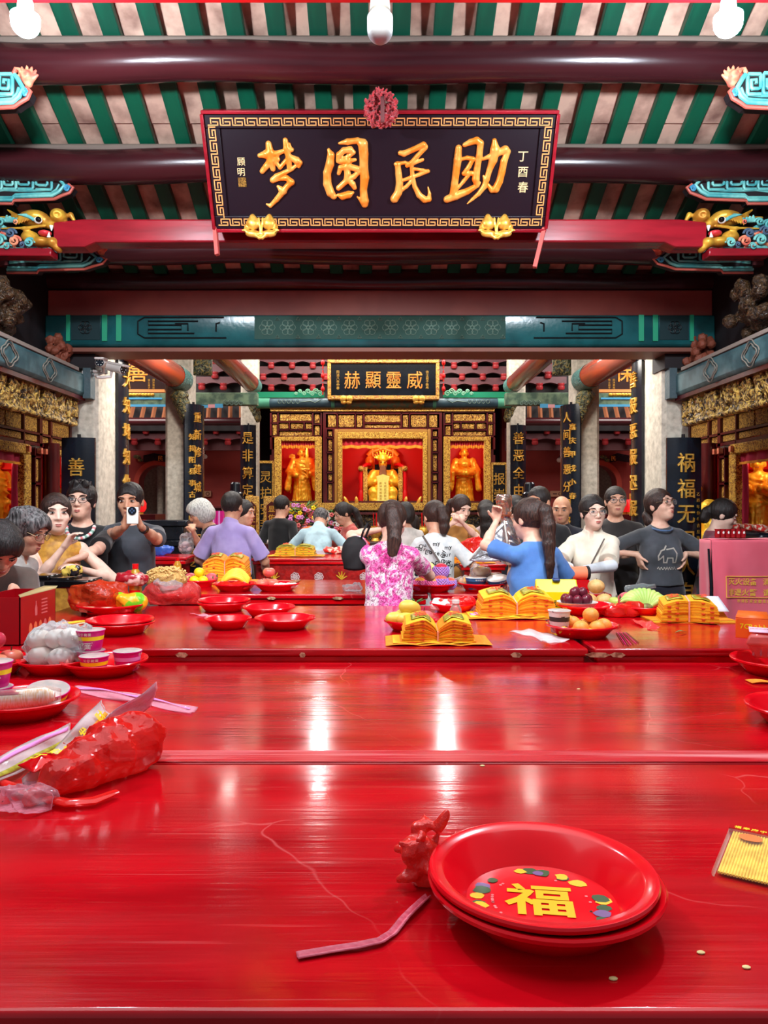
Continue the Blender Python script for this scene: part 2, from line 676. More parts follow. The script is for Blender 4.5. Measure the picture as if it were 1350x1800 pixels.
M_GLINE = mat('grey_outline_paint', (98, 122, 110), .5)
M_BLUEP = mat('blue_paint', (84, 176, 224), .5)
M_PINKP = mat('pink_paint', (236, 170, 176), .5)
M_YELP = mat('yellow_paint', (226, 186, 40), .5, col2=(200, 140, 30), scale=25)
M_GRNP = mat('jade_paint', (26, 142, 104), .45)
M_SEAL = mat('scarlet_lacquer', (206, 14, 20), .3)
def rel(t):
 m = MB()
 m.M = t.matrix_local.inverted() if t.parent is None else None
 loc, rot = t.location, t.rotation_euler
 m.M = (Matrix.Translation(loc) @ rot.to_matrix().to_4x4()).inverted()
 return m
def one(mbx, name, mats, label, cat, group=None, kind=None, **k):
 return tag(center(mbx.build(name, mats, **k)), label, cat, group, kind)
# ------------------------------------------------------------------ shell: floor, ceilings, walls
one(MB().box(-6.2, 6.2, -1.0, 15.6, -.2, 0), 'floor', M_FLOOR, 'grey granite paving under the whole temple hall', 'floor', kind='structure')
def roof_z(Y):
 return 6.093-.447*Y
m = MB()
pr = []
Y = 2.6
while Y < 6.5:                                       # overlapping courses of clay tiles, each course tipped a little
 pr += [(Y, roof_z(Y)+.012), (Y+.25, roof_z(Y+.25)-.006)]
 Y += .25
top = [(Y, roof_z(Y)+.12), (2.6, roof_z(2.6)+.12)]
m.prism(pr+top, -3.4, 3.4, Matrix(((0, 0, 1, 0), (1, 0, 0, 0), (0, 1, 0, 0), (0, 0, 0, 1))))
one(m, 'ceiling', M_TILE, 'underside of the sloping clay tile roof over the front hall', 'ceiling', kind='structure', smooth=0)
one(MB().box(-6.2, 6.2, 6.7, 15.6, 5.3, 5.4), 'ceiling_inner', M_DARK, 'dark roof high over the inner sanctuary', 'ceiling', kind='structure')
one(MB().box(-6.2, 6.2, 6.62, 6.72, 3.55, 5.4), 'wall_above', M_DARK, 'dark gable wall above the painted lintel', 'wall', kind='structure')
for s, nm in ((-1, 'left'), (1, 'right')):
 one(MB().box(*sorted((s*4.3, s*4.4)), 2.2, 8.9, 0, 4.5), 'wall_'+nm, M_DKRED, f'dark red {nm} side wall behind the side shrine', 'wall', kind='structure')
 one(MB().box(*sorted((s*6.1, s*6.2)), 8.8, 15.6, 0, 5.3), 'wall_inner_'+nm, M_WALL, f'red plaster side wall of the {nm} inner chamber', 'wall', kind='structure')
 one(MB().box(*sorted((s*4.3, s*6.2)), 8.8, 8.9, 0, 5.3), 'wall_return_'+nm, M_WALL, f'short red wall joining the {nm} shrine and inner chamber', 'wall', kind='structure')
# red rear walls beside the sanctuary, each with a round-headed doorway
for s, nm in ((-1, 'left'), (1, 'right')):
 Yb = 14.2
 xa = (278-668)*Yb/1350*1.0 if s < 0 else (1050-668)*Yb/1350
 ax, ar, zs = xa, .34, 1.5+(890-850)*Yb/1350
 X0, X1 = sorted((s*2.25, s*6.2))
 ztop = 1.5+(890-786)*Yb/1350+1.6
 m = MB()
 arc = [(ax+ar*math.cos(a), zs+ar*math.sin(a)) for a in [PI*i/16 for i in range(17)]]
 poly = [(X0, 0), (X0, ztop), (X1, ztop), (X1, 0), (ax+ar, 0)]+arc+[(ax-ar, 0)]
 m.prism(poly, 0, .25, Matrix(((1, 0, 0, 0), (0, 0, 1, Yb), (0, 1, 0, 0), (0, 0, 0, 1))))
 one(m, 'wall_back_'+nm, M_WALL, f'red rear wall with a round-headed doorway, {nm} of the main altar', 'wall', kind='structure')
 m = MB()
 ring = [(ax+(ar+.09)*math.cos(a), zs+(ar+.09)*math.sin(a)) for a in [PI*i/16 for i in range(17)]]
 m.prism([(ax+ar+.09, 0)]+ring+[(ax-ar-.09, 0), (ax-ar, 0)]+arc[::-1]+[(ax+ar, 0)], 0, .06,
   Matrix(((1, 0, 0, 0), (0, 0, 1, Yb-.07), (0, 1, 0, 0), (0, 0, 0, 1))))
 one(m, 'trim_arch_'+nm, mat('arch_red', (176, 62, 44), .5), f'orange-red moulding round the {nm} arched doorway', 'arch moulding', kind='structure')
 one(MB().box(ax-1.2, ax+1.2, 15.5, 15.6, 0, 3.2), 'wall_passage_'+nm, M_STONE, f'grey stone wall seen through the {nm} arched doorway', 'wall', kind='structure')
 for q in (-.16, .12):
  one(MB().cyl((ax+q, 14.9, 0), (ax+q, 14.9, 2.6), .06), 'column', M_STONE if q < 0 else mat('slate_post', (70, 74, 78), .6),
   f'{"pale" if q < 0 else "dark"} post standing behind the {nm} arched doorway', 'column', kind='structure')
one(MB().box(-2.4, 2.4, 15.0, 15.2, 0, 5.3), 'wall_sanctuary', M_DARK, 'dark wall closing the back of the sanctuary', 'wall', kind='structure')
# ------------------------------------------------------------------ front roof: rafters, purlins
m = MB()
L = 4.1
sl = math.atan(.447)
m.cbox((0, 0, 0), (.10, L, .05))
raf = m.build('roof_rafter', M_GREEN, bevel=.006)
tag(raf, 'flat green-painted roof rafter laid between pale clay tiles', 'rafter', 'green rafters under the front roof')
raf.rotation_euler = (-sl, 0, 0)
for i in range(28):
 o = raf if i == 0 else raf.copy()
 if i:
  COL.objects.link(o)
 o.location = (-3.101+.2299*i, 4.5, roof_z(4.5)-.04)
def log(name, y, z, r, x0, x1, label, material=M_LOG):
 m = MB()
 n = 24
 pts = [(x0+(x1-x0)*i/n, y+.006*math.sin(i*1.3), z+.008*math.sin(i*.9)) for i in range(n+1)]
 m.tube(pts, [r*(1+.02*math.sin(i*2.1)) for i in range(n+1)], 24)
 return one(m, name, material, label, 'roof beam', kind='structure')
log('purlin', 4.315, 3.994, .107, -3.4, 3.4, 'thick round maroon roof purlin, topmost and nearest')
log('purlin', 4.96, 3.70, .11, -3.4, 3.4, 'round maroon roof purlin passing behind the large name board')
log('purlin', 5.67, 3.39, .10, -3.4, 3.4, 'dark round purlin just behind the square red tie beam')
log('purlin', 6.12, 3.29, .10, -3.0, 3.0, 'dark round log on top of the red fascia over the lintel')
for y, z, r in ((4.315, 3.994, .107), (4.96, 3.70, .11)):
 one(MB().box(-3.3, 3.3, y-.075, y+.02, z+.068, z+.112), 'trim_lath', mat('grey_brown_lath', (112, 98, 88), .8), f'grey-brown lath on top of the {"nearest" if y < 4.5 else "middle"} roof purlin', 'lath', kind='structure', bevel=.015)  # grey-brown strip along the upper front of each purlin
# red beam at the very top of the picture, with its painted panels
t = thing('painted_beam', 'red roof beam with painted floral cartouche at the very top', 'roof beam', (0, 3.40, 3.79), kind='structure')
rel(t).box(-3.4, 3.4, 3.32, 3.50, 3.79, 4.06).build('beam', M_SEAL, t, bevel=.01)
for k, (xa, xb, mm) in enumerate(((-.62, .40, M_DARK), (.10, .40, M_GRNP), (-.45, .0, M_SEAL))):
 rel(t).box(xa, xb, 3.314-.003*k, 3.33, 3.80, 3.90-.02*k).build('painted_cartouche', mm, t)
m = rel(t)
rn = random.Random(3)
for i in range(22):
 x = -1.0+i*.095
 m.tube([(x+.035*math.cos(a), 3.306, 3.83+.02*math.sin(a)*(1+.3*rn.random())) for a in [2*PI*q/10*1.0 for q in range(9)]], .004, 6)
m.build('painted_scrolls', mat('scroll_paint', (226, 106, 60), .5), t)
# square red tie beam with tapered ends
m = MB()
xe = 2.10
for s in (-1, 1):
 pass
zt, zb = 3.346, 3.196
prof = [(-xe, zb-.03), (-xe, zt-.02), (-xe+.18, zt), (xe-.18, zt), (xe, zt-.02), (xe, zb-.03), (xe-.2, zb-.03), (xe-.27, zb), (-xe+.27, zb), (-xe+.2, zb-.03)]
m.prism(prof, 4.93, 5.07, Matrix(((1, 0, 0, 0), (0, 0, 1, 0), (0, 1, 0, 0), (0, 0, 0, 1))))
one(m, 'tie_beam', M_REDB, 'square bright red tie beam running between the two dragon heads', 'roof beam', kind='structure', bevel=.012, smooth=0)
# ------------------------------------------------------------------ lintel wall over the opening
one(MB().box(-2.62, 2.62, 6.05, 6.35, 3.00, 3.205), 'fascia_board', mat('lit_fascia', (150, 70, 62), .45, col2=(134, 58, 54), scale=3),
 'dull red fascia board between the teal lintel and the dark log', 'board', kind='structure', bevel=.008)
one(MB().box(-3.4, 3.4, 6.36, 6.6, 2.95, 3.62), 'wall_over_lintel', M_DKRED, 'dark red boards closing the space over the lintel', 'wall', kind='structure')
t = thing('painted_lintel', 'long teal lintel beam with painted key scrolls and blossoms over the opening', 'lintel', (0, 6.1, 2.745), kind='structure')
m = rel(t)
pf = [(6.0, 2.80), (6.0, 2.995), (6.36, 2.995), (6.36, 2.745), (6.06, 2.745), (6.02, 2.76)]
m.prism([(a, b) for a, b in pf], -2.62, 2.62, Matrix(((0, 0, 1, 0), (1, 0, 0, 0), (0, 1, 0, 0), (0, 0, 0, 1))))
m.build('beam', M_TEAL, t, bevel=.012)
rel(t).box(-2.62, 2.62, 6.03, 6.36, 2.715, 2.746).build('soffit_board', M_BRN, t)
m = rel(t)
for s in (-1, 1):                                       # dark end boxes and green bands
 m.box(*sorted((s*2.02, s*2.06)), 5.992, 6.01, 2.79, 2.995)
 m.box(*sorted((s*2.13, s*2.17)), 5.992, 6.01, 2.79, 2.995)
 m.box(*sorted((s*2.42, s*2.45)), 5.992, 6.01, 2.79, 2.995)
m.build('green_band', M_GRNP, t)
m = rel(t)
for s in (-1, 1):
 m.box(*sorted((s*2.185, s*2.41)), 5.994, 6.01, 2.80, 2.99)
m.build('dark_end_panel', mat('dark_teal_panel', (12, 40, 44), .4), t)
m = rel(t)
for s in (-1, 1):
 c = V((s*2.30, 5.99, 2.895))
 for q in range(6):
  a = q*PI/3
  m.tube([c+V((.03*math.cos(a)+.022*math.cos(b), 0, .03*math.sin(a)+.022*math.sin(b))) for b in [2*PI*i/10 for i in range(10)]], .0035, 5, closed=True)
 k = lambda pts: m.tube([V((s*x, 5.994, z)) for x, z in pts], .006, 4)
 a0, z0, z1 = 1.84, 2.815, 2.975
 k([(1.20, z0), (a0, z0), (a0+.05, z0+.03), (a0+.05, z1-.03), (a0, z1), (1.22, z1)])
 k([(1.45, z0+.035), (a0-.03, z0+.035), (a0-.03, z0+.065), (1.55, z0+.065), (1.55, z0+.1), (a0-.03, z0+.1), (a0-.03, z1-.03), (1.42, z1-.03)])
 k([(1.50, z0+.055), (1.50, z1-.05), (1.60, z1-.05)])
 k([(1.28, z0+.05), (1.28, z1-.05), (1.25, z1-.04)])
m.build('key_scroll_outline', mat('black_outline', (8, 16, 20), .5), t)
m = rel(t)
m.box(-.98, .98, 5.996, 6.01, 2.805, 2.985)
m.build('blossom_panel', mat('olive_teal_panel', (26, 62, 54), .6, spec=.25), t)
m = rel(t)
for i in range(12):
 c = V((-.88+i*.16, 5.992, 2.895))
 for q in range(6):
  a = q*PI/3
  m.tube([c+V((.038*math.cos(a)+.024*math.cos(b), 0, .038*math.sin(a)+.024*math.sin(b))) for b in [2*PI*j/8 for j in range(8)]], .0028, 4, closed=True)
 m.tube([c+V((.013*math.cos(b), 0, .013*math.sin(b))) for b in [2*PI*j/8 for j in range(8)]], .004, 4, closed=True)
 for z in (-.07, .07):
  m.tube([c+V((.08, 0, z+.012)), c+V((.065, 0, z-.012)), c+V((.095, 0, z-.012))], .005, 4, closed=True)
m.build('blossom_outline', M_GLINE, t)
# ------------------------------------------------------------------ columns, couplet boards
def stone_column(x0, x1, y0, y1, label, h=4.4):
 m = MB()
 c = .03
 pl = [(x0+c, y0), (x1-c, y0), (x1, y0+c), (x1, y1-c), (x1-c, y1), (x0+c, y1), (x0, y1-c), (x0, y0+c)]
 m.prism(pl, 0, h)
 return one(m, 'column', M_STONE, label, 'column', kind='structure', smooth=0)
def couplet(label, M, w, h, chars, size, pitch, top, bulge=.04, small=None, gold=M_GOLD, sx=.9, side=None):
 """tall bowed black board with gilded characters; M's x runs across, y up (0 = foot), z out of the board"""
 t = thing('couplet_board', label, 'couplet board', M.translation, group=None)
 L = Matrix.Translation(-M.translation) @ M
 def bow(x):
  return bulge*(1-(2*x/w)**2)
 m = MB()
 n = 10
 f = [(-w/2+w*i/n, bow(-w/2+w*i/n)+.018) for i in range(n+1)]
 b = [(x, z-.02) for x, z in f]
 m.prism(f+b[::-1], 0, h, L @ Matrix(((1, 0, 0, 0), (0, 0, 1, 0), (0, 1, 0, 0), (0, 0, 0, 1))))
 m.build('board', M_BLACK, t, smooth=50)
 m = MB()
 for i, ch in enumerate(chars):
  if ch == ' ':
   continue
  q = MB().text(ch, size, T(0, top-i*pitch, 0), .09, .006, sx)
  q.warp(lambda v: V((v.x, v.y, v.z+bow(v.x)+.018)))
  c = MB().add(q.v, q.f, L)
  c.build('gilded_character', gold, t, smooth=0)
 if small:
  st, ssz, sp, sxo, s0 = small
  m = MB()
  for i, ch in enumerate(st):
   m.text(ch, ssz, T(sxo, s0-i*sp, 0), .22, .004)
  m.warp(lambda v: V((v.x, v.y, v.z+bow(v.x)+.018)))
  MB().add(m.v, m.f, L).build('small_inscription', gold, t, smooth=0)
 MB().cyl(L @ V((0, h, 0)), L @ V((0, h+.03, 0)), .014).build('hanger', M_DARK, t)
 return t
for s, nm in ((-1, 'left'), (1, 'right')):
 x0, x1 = sorted((s*2.517, s*2.283))
 stone_column(x0, x1, 6.2, 6.9, f'square stone column at the {nm} end of the painted lintel', 2.76)
 # bracket block under the lintel end
 one(MB().box(*sorted((s*2.64, s*2.27)), 6.12, 6.4, 2.60, 2.72), 'column_capital', M_DARK, f'dark block between the {nm} column and the lintel', 'capital', kind='structure')
Yc = 6.16
xL = (139-668)*Yc/1350
zt = 1.5+(890-770)*Yc/1350
hB = zt-.62
couplet('bowed black couplet board on the left lintel column, behind the man in black', frame((xL, Yc, .62), (1, 0, 0), (0, 0, 1)), .265, hB,
  '善恶不爽天有眼', .155, .195, hB-.235)
xR = (1201-668)*Yc/1350
couplet('bowed black couplet board on the right lintel column, beside the woman with hands on hips', frame((xR, Yc, .62), (1, 0, 0), (0, 0, 1)), .275, hB,
  '祸福无门人自取', .165, .205, hB-.20, small=('乙酉年仲冬吉旦敬立', .032, .05, .105, hB-.45))
# boards on the inner faces of these columns
for s, txt, nm in ((-1, '大知地知你知我知天眼', 'left'), (1, '善报恶报迟报速报终报', 'right')):
 z1 = 1.5+(890-628)*6.75/1350
 M = frame((s*2.275, 6.76, .3), (0, -s, 0), (0, 0, 1)) if False else frame((s*2.275, 6.76, .3), (0, 1, 0) if s < 0 else (0, -1, 0), (0, 0, 1))
 couplet(f'tall narrow couplet board on the inner face of the {nm} lintel column', M, .27, z1-.3, txt, .15, .225, z1-.3-.20, .03, sx=1.2)
for s, nm, xc in ((-1, 'left', -2.24), (1, 'right', 2.29)):
 stone_column(xc-.142, xc+.142, 8.5, 8.78, f'pale square stone column, second in the {nm} row', 4.6)
 # big carved bracket beside the column head
 xi = xc-s*.15
 z1 = 1.5+(890-712)*8.45/1350
 nrm = V((-s*.8, -.6, 0))
 M = frame((xc-s*.19, 8.44, .55), nrm.cross(V((0, 0, 1)))*-1, (0, 0, 1))
 couplet(f'black couplet board wrapped on the inner corner of the second {nm} column', M, .27, z1-.55, '重新修建城隍庙记文' if s < 0 else '人间善恶分明报应中', .12, .19, z1-.55-.14, .05,
   small=('知揭阳县事古越山阴章季之', .075, .125, s*.07, z1-.55-.36) if s < 0 else ('嘉庆甲戌小春', .075, .15, s*.07, z1-.55-.25))
xl3 = -2.12
for s, nm, xc in ((-1, 'left', -2.10), (1, 'right', 2.20)):
 stone_column(xc-.135, xc+.135, 12.3, 12.56, f'pale stone column, third and farthest in the {nm} row', 4.7)
 z1 = 1.5+(890-747)*12.2/1350
 couplet(f'bowed black couplet board on the farthest {nm} column', frame((xc+.0, 12.25, .4), (1, 0, 0), (0, 0, 1)), .245, z1-.4,
   '是非算定是分明' if s < 0 else '善恶全由心自知', .205, .275, z1-.4-.21, .05)
# ------------------------------------------------------------------ round beams running back to the columns
def deep_beam(x, z, r, y0, y1, label):
 t = thing('round_beam', label, 'roof beam', (x, y0, z), kind='structure')
 m = rel(t)
 m.cyl((x, y0, z), (x, y1, z), r, seg=28)
 m.build('log', mat('brown_log_orange_reflection', (168, 66, 44), .22, col2=(122, 66, 56), scale=3, stretch=(3, .3, 3)), t)  # orange streaks put a reflection into the brown log's colour
 m = rel(t)
 m.lathe([(r+.004, 0), (r+.004, .35), (r-.01, .35), (r-.01, 0)], 28, Matrix.Translation((x, y1-.36, z)) @ Matrix.Rotation(-PI/2, 4, 'X'))
 m.build('painted_collar', carved('collar_paint', (60, 130, 128), (34, 44, 48), 30, (120, 170, 160)), t)
for s, nm, xa, xb in ((-1, 'left', -2.19, -2.02), (1, 'right', 2.24, 2.10)):
 deep_beam(xa, 2.89, .125, 6.7, 8.49, f'round orange-red beam running from the {nm} lintel column to the second column')
 deep_beam(xb, 3.42, .13, 8.8, 12.29, f'longer round orange-red beam reaching the farthest {nm} column')
 # carved corbels under the beam ends
 for (xx, yy, zz, sz) in ((xa-.0, 8.36, 2.70, .14), (xb, 12.1, 3.18, .2)):
  q = SDF((xx-.3, yy-.3, zz-.45), (xx+.3, yy+.3, zz+.3), .015)
  for k in range(5):
   q.ell((xx-s*.02*k, yy+.02*k, zz-.07*k), (.10-.012*k, .10, .07), k=.02)
  q.noise(.012, 60, k)
  o = q.mesh('beam_corbel', M_CARVG)
  center(o)
  tag(o, f'weathered carved corbel under the {"nearer" if sz < .2 else "farther"} {nm} beam end', 'corbel')
 # carved openwork beside the second column head
 o = one(MB().grid(lambda u, v: (xa-s*(.30-.16*u) if False else xa+s*(-.33+.2*u), 8.5, 2.95+.5*v), 4, 8), 'head_bracket', M_CARVG,
   f'carved openwork bracket beside the second {nm} column head', 'bracket', solid=.05)
# ------------------------------------------------------------------ bulbs
M_BULB = mat('lit_bulb', (255, 255, 255), .3, emit=1500, ecol=(232, 243, 255))
M_BULBOFF = mat('unlit_bulb', (176, 182, 184), .3, spec=.6)
def bulb(loc, lit, label):
 t = thing('light_bulb', label, 'light bulb', loc, group=None)
 r = .058 if lit else .042
 prof = [(0, 0)]+[(r*math.sin(a), r-r*math.cos(a)) for a in [PI/2*i/6 for i in range(1, 7)]]+[(r, .085), (.03, .1)]
 MB().lathe(prof, 24).build('globe', M_BULB if lit else M_BULBOFF, t)
 MB().lathe([(.03, .1), (.034, .105), (.030, .15), (.018, .16), (0, .16)], 20).build('socket', mat('bulb_socket', (176, 170, 160), .5), t)
 MB().cyl((0, 0, .16), (0, 0, .9), .004, seg=6).build('cord', M_DARK, t)
 return t
bulb((BULBS[0][0], BULBS[0][1], BULBS[0][2]), True, 'glowing white bulb at the upper left under the roof')
bulb((BULBS[1][0], BULBS[1][1], BULBS[1][2]), True, 'glowing white bulb at the upper right under the roof')
bulb((0, 2.5, 1.5+(890-76)*2.5/1350), False, 'unlit white bulb hanging at the top centre above the name board')
# ------------------------------------------------------------------ the great name board
PB = V((0, 4.79, 3.235))
PT = V((0, 4.45, 3.775))
upv = (PT-PB).normalized()
Hh = (PT-PB).length
W = 2.04
ctr = (PB+PT)/2
plq = thing('name_board', 'large dark name board with four orange gilded characters, leaning out under the roof', 'name board', (0, 4.79, 3.2))
Lp = Matrix.Translation(-plq.location) @ frame(ctr, (1, 0, 0), upv)
def pl_px(px, py):
 tt = (405-py)/202.
 Yd = 4.79-.34*tt
 return ((px-668)*Yd/1350, (tt-.5)*Hh)
m = MB()
m.M = Lp
m.box(-W/2, W/2, -Hh/2, Hh/2, -.05, .0)
m.build('board', M_PLQ, plq)
m = MB()
m.M = Lp
w, h = W/2, Hh/2
for a in ((-w-.012, w+.012, h, h+.02), (-w-.012, w+.012, -h-.02, -h), (-w-.02, -w, -h, h), (w, w+.02, -h, h)):
 m.box(*a, -.06, .035)
m.build('red_edge', M_REDB, plq, bevel=.004)
m = MB()
m.M = Lp
for a in ((-w, w, h-.075, h), (-w, w, -h, -h+.075), (-w, -w+.085, -h+.075, h-.075), (w-.085, w, -h+.075, h-.075)):
 m.box(*a, 0, .018)
m.build('dark_frame', M_PLQ, plq, bevel=.004)
m = MB()
m.M = Lp
def fret(m, p, q, hgt, z):
 """meander band between p and q in the board's plane, standing hgt to its left"""
 p, q = V((*p, 0)), V((*q, 0))
 d = (q-p)
 n = max(2, round(d.length/(hgt*2.0)))
 u = d/n
 ul = u.length
 u.normalize()
 nrm = V((-u.y, u.x, 0))
 th = hgt*.17
 def seg(a, b, c, e):
  A = p+u*a+nrm*b
  B = p+u*c+nrm*e
  x0, x1 = sorted((a, c))
  y0, y1 = sorted((b, e))
  Mf = Matrix((u, nrm, V((0, 0, 1)))).transposed().to_4x4()
  Mf.translation = p
  m.box(x0-th/2, x1+th/2, y0-th/2, y1+th/2, z, z+.004, Mf)
 for i in range(n):
  o = i*ul
  H = hgt
  seg(o, 0, o+.78*ul, 0)
  seg(o+.78*ul, 0, o+.78*ul, .5*H)
  seg(o+.78*ul, .5*H, o+.4*ul, .5*H)
  seg(o+.22*ul, H, o+1.0*ul, H)
  seg(o+1.0*ul, H, o+1.0*ul, 0)
  seg(o+.22*ul, H, o+.22*ul, .28*H)
fh = .036
i0 = .022
fret(m, (-w+i0, h-i0-fh), (w-i0, h-i0-fh), fh, .018)
fret(m, (-w+i0, -h+i0), (w-i0, -h+i0), fh, .018)
fret(m, (-w+i0+fh, -h+i0+fh+.01), (-w+i0+fh, h-i0-fh-.01), fh, .018)
fret(m, (w-i0, -h+i0+fh+.01), (w-i0, h-i0-fh-.01), fh, .018)
m.build('fret_border', M_FRET, plq, smooth=0)
# four brush characters: strokes traced as (x, y, radius) in the enlargement of the photograph
ST = {
 'meng': (380, 230, [
 [(345, 195, 14), (400, 185, 26), (480, 180, 16), (560, 150, 12), (598, 150, 14)], [(415, 105, 18), (425, 170, 26), (435, 240, 26), (450, 300, 16)],
 [(430, 240, 22), (395, 280, 18), (365, 318, 16)], [(450, 215, 16), (490, 225, 12), (470, 200, 12)],
 [(548, 78, 16), (558, 140, 20), (575, 210, 18), (580, 290, 16)], [(580, 105, 8), (598, 155, 8)], [(585, 205, 16), (640, 235, 22), (665, 250, 14), (655, 282, 10)],
 [(575, 210, 14), (535, 255, 12), (505, 290, 12)], [(490, 175, 12), (470, 240, 14), (505, 290, 10)],
 [(650, 260, 10), (600, 300, 12), (540, 330, 14), (480, 360, 18), (448, 388, 18)], [(448, 392, 16), (500, 378, 12), (560, 372, 16), (595, 405, 20), (560, 440, 16), (530, 480, 20), (480, 545, 16), (430, 598, 12), (400, 585, 6)],
 [(490, 440, 10), (515, 465, 18), (545, 485, 12)]]),
 'yuan': (380, 230, [
 [(890, 150, 10), (908, 190, 22), (900, 260, 26), (878, 330, 24), (880, 420, 26), (905, 490, 26), (930, 520, 20)],
 [(975, 100, 8), (1040, 88, 18), (1120, 80, 18), (1160, 105, 30), (1168, 180, 28), (1168, 280, 26), (1175, 370, 28), (1165, 470, 22), (1172, 560, 28), (1175, 585, 22)], [(1118, 525, 6), (1150, 555, 14)],
 [(965, 235, 14), (972, 190, 18), (1010, 155, 18), (1060, 150, 20), (1085, 170, 14), (1050, 205, 10), (1000, 215, 10)], [(970, 240, 14), (1030, 240, 16), (1100, 228, 10)],
 [(1040, 200, 12), (1045, 250, 18), (1030, 290, 20)], [(970, 335, 12), (985, 290, 16), (1050, 280, 20), (1115, 300, 18), (1128, 325, 14), (1090, 360, 16), (1055, 378, 16)],
 [(1030, 290, 18), (1040, 340, 20), (1030, 395, 18), (968, 452, 16)], [(1045, 385, 18), (1080, 420, 18), (1095, 450, 14)],
 [(965, 510, 10), (1000, 520, 22), (1050, 505, 22), (1080, 490, 10)]]),
 'min': (670, 230, [
 [(150, 175, 14), (180, 180, 18), (250, 150, 16), (335, 112, 18), (355, 125, 12)], [(350, 135, 14), (285, 200, 14), (240, 250, 14), (205, 270, 12)], [(205, 275, 12), (260, 250, 14), (328, 228, 10)],
 [(115, 262, 12), (190, 250, 10), (220, 262, 10)], [(130, 265, 18), (138, 340, 20), (145, 420, 22), (135, 490, 24), (105, 540, 26)], [(160, 395, 10), (230, 370, 12), (300, 345, 12), (370, 318, 12)],
 [(265, 300, 10), (330, 310, 10), (375, 318, 8)], [(150, 480, 12), (200, 440, 12), (250, 385, 12)], [(240, 270, 12), (248, 360, 14), (265, 440, 14), (300, 510, 18), (345, 548, 20), (378, 545, 16), (382, 500, 10), (370, 445, 4)]]),
 'zhu': (670, 230, [
 [(612, 138, 20), (605, 230, 24), (592, 330, 22), (580, 420, 22), (570, 500, 24)], [(660, 112, 14), (705, 92, 18), (755, 78, 20), (785, 100, 20), (775, 200, 20), (758, 300, 20), (748, 380, 24), (755, 420, 18)],
 [(625, 225, 10), (680, 212, 12), (725, 222, 14), (695, 280, 14), (655, 335, 14), (715, 335, 14), (740, 345, 10)], [(690, 350, 12), (650, 400, 12), (605, 455, 10)],
 [(520, 545, 22), (590, 515, 26), (680, 480, 20), (760, 430, 14), (780, 410, 8)],
 [(895, 80, 14), (900, 150, 30), (885, 230, 26), (855, 310, 18), (835, 380, 18), (815, 440, 18), (770, 500, 14), (720, 545, 10), (680, 582, 4)], [(808, 355, 6), (822, 400, 12)],
 [(805, 222, 10), (850, 205, 14), (920, 175, 20), (980, 150, 24), (1000, 165, 18), (970, 240, 22), (955, 320, 22), (935, 400, 22), (905, 460, 24), (875, 470, 16), (845, 430, 12)]])}
for k, (ox, oy, strokes) in ST.items():
 pts = []
 for st in strokes:
  o = []
  for x, y, r in st:
   a = pl_px(ox+x/4.5, oy+y/4.5)
   o.append((a[0], a[1], r/4.5*4.62/1350*1.28))
  pts.append(o)
 xs = [p[0] for o in pts for p in o]
 ys = [p[1] for o in pts for p in o]
 q = SDF((min(xs)-.04, min(ys)-.04, -.016), (max(xs)+.04, max(ys)+.04, .04), .0036)
 for o in pts:
  for a, b in zip(o, o[1:]):
   q.cap((a[0], a[1], .004), (b[0], b[1], .004), a[2], b[2], k=.004)
 o = q.mesh('carved_character', M_GOLDO, plq)
 o.matrix_local = Lp
# small signatures
m = MB()
m.M = Lp
for i, ch in enumerate('丁酉春'):
 m.text(ch, .066, T(*pl_px(919, 275+27*i), .004), .004, .004)
for i, ch in enumerate('顾明'):
 m.text(ch, .05, T(*pl_px(424, 284+18*i), .004), .004, .004)
m.build('small_inscription', mat('pale_gold_paint', (244, 206, 150), .5), plq, smooth=0)
m = MB()
m.M = Lp
sxy = pl_px(426, 320)
m.box(sxy[0]-.024, sxy[0]+.024, sxy[1]-.026, sxy[1]+.026, .001, .005)
m.build('seal_mark', carved('seal_gold', (250, 190, 90), (60, 30, 30), 130, lo=.4), plq)
# gilded peach feet
for px in (459, 872):
 c0 = P(px, 399, 4.74)
 q = SDF((-.13, -.06, -.09), (.13, .06, .09), .0045)
 for s in (-1, 1):
  q.ell((s*.048, 0, .022), (.042, .03, .042), k=.006)
  q.ell((s*.052, -.005, .058), (.018, .018, .02), k=.012)
  q.ell((s*.05, -.01, -.045), (.045, .02, .022), k=.008)
  for i in range(5):
   a = i*.5
   q.cap((s*(.01+.02*i), -.01, -.07+.012*i), (s*(.03+.02*i), -.02, -.06+.008*i), .012, .006, k=.006)
  q.cap((0, -.01, -.05), (s*.012, -.012, .05), .008, .006, k=.004)
  q.ell((s*.09, 0, -.01), (.016, .012, .03), k=.008)
 o = q.mesh('peach_bracket', M_GOLD)
 o.location = c0
 tag(o, f'gilded twin-peach foot under the {"left" if px < 600 else "right"} part of the large name board', 'bracket')
# thin red struts at the board's lower corners
for s in (-1, 1):
 a, b = P(668+s*(292 if s < 0 else 289), 400, 4.70), P(668+s*(286 if s < 0 else 273), 452, 4.72)
 b = P(382 if s < 0 else 940, 448 if s < 0 else 470, 4.74)
 a = P(378 if s < 0 else 957, 400, 4.78)
 d = (b-a)
 m = MB()
 m.tube([a, b], .017, 4)
 one(m, 'board_strut', mat('salmon_strut', (190, 84, 78), .5), f'slim reddish strut below the {"left" if s < 0 else "right"} corner of the large name board', 'strut', smooth=0)
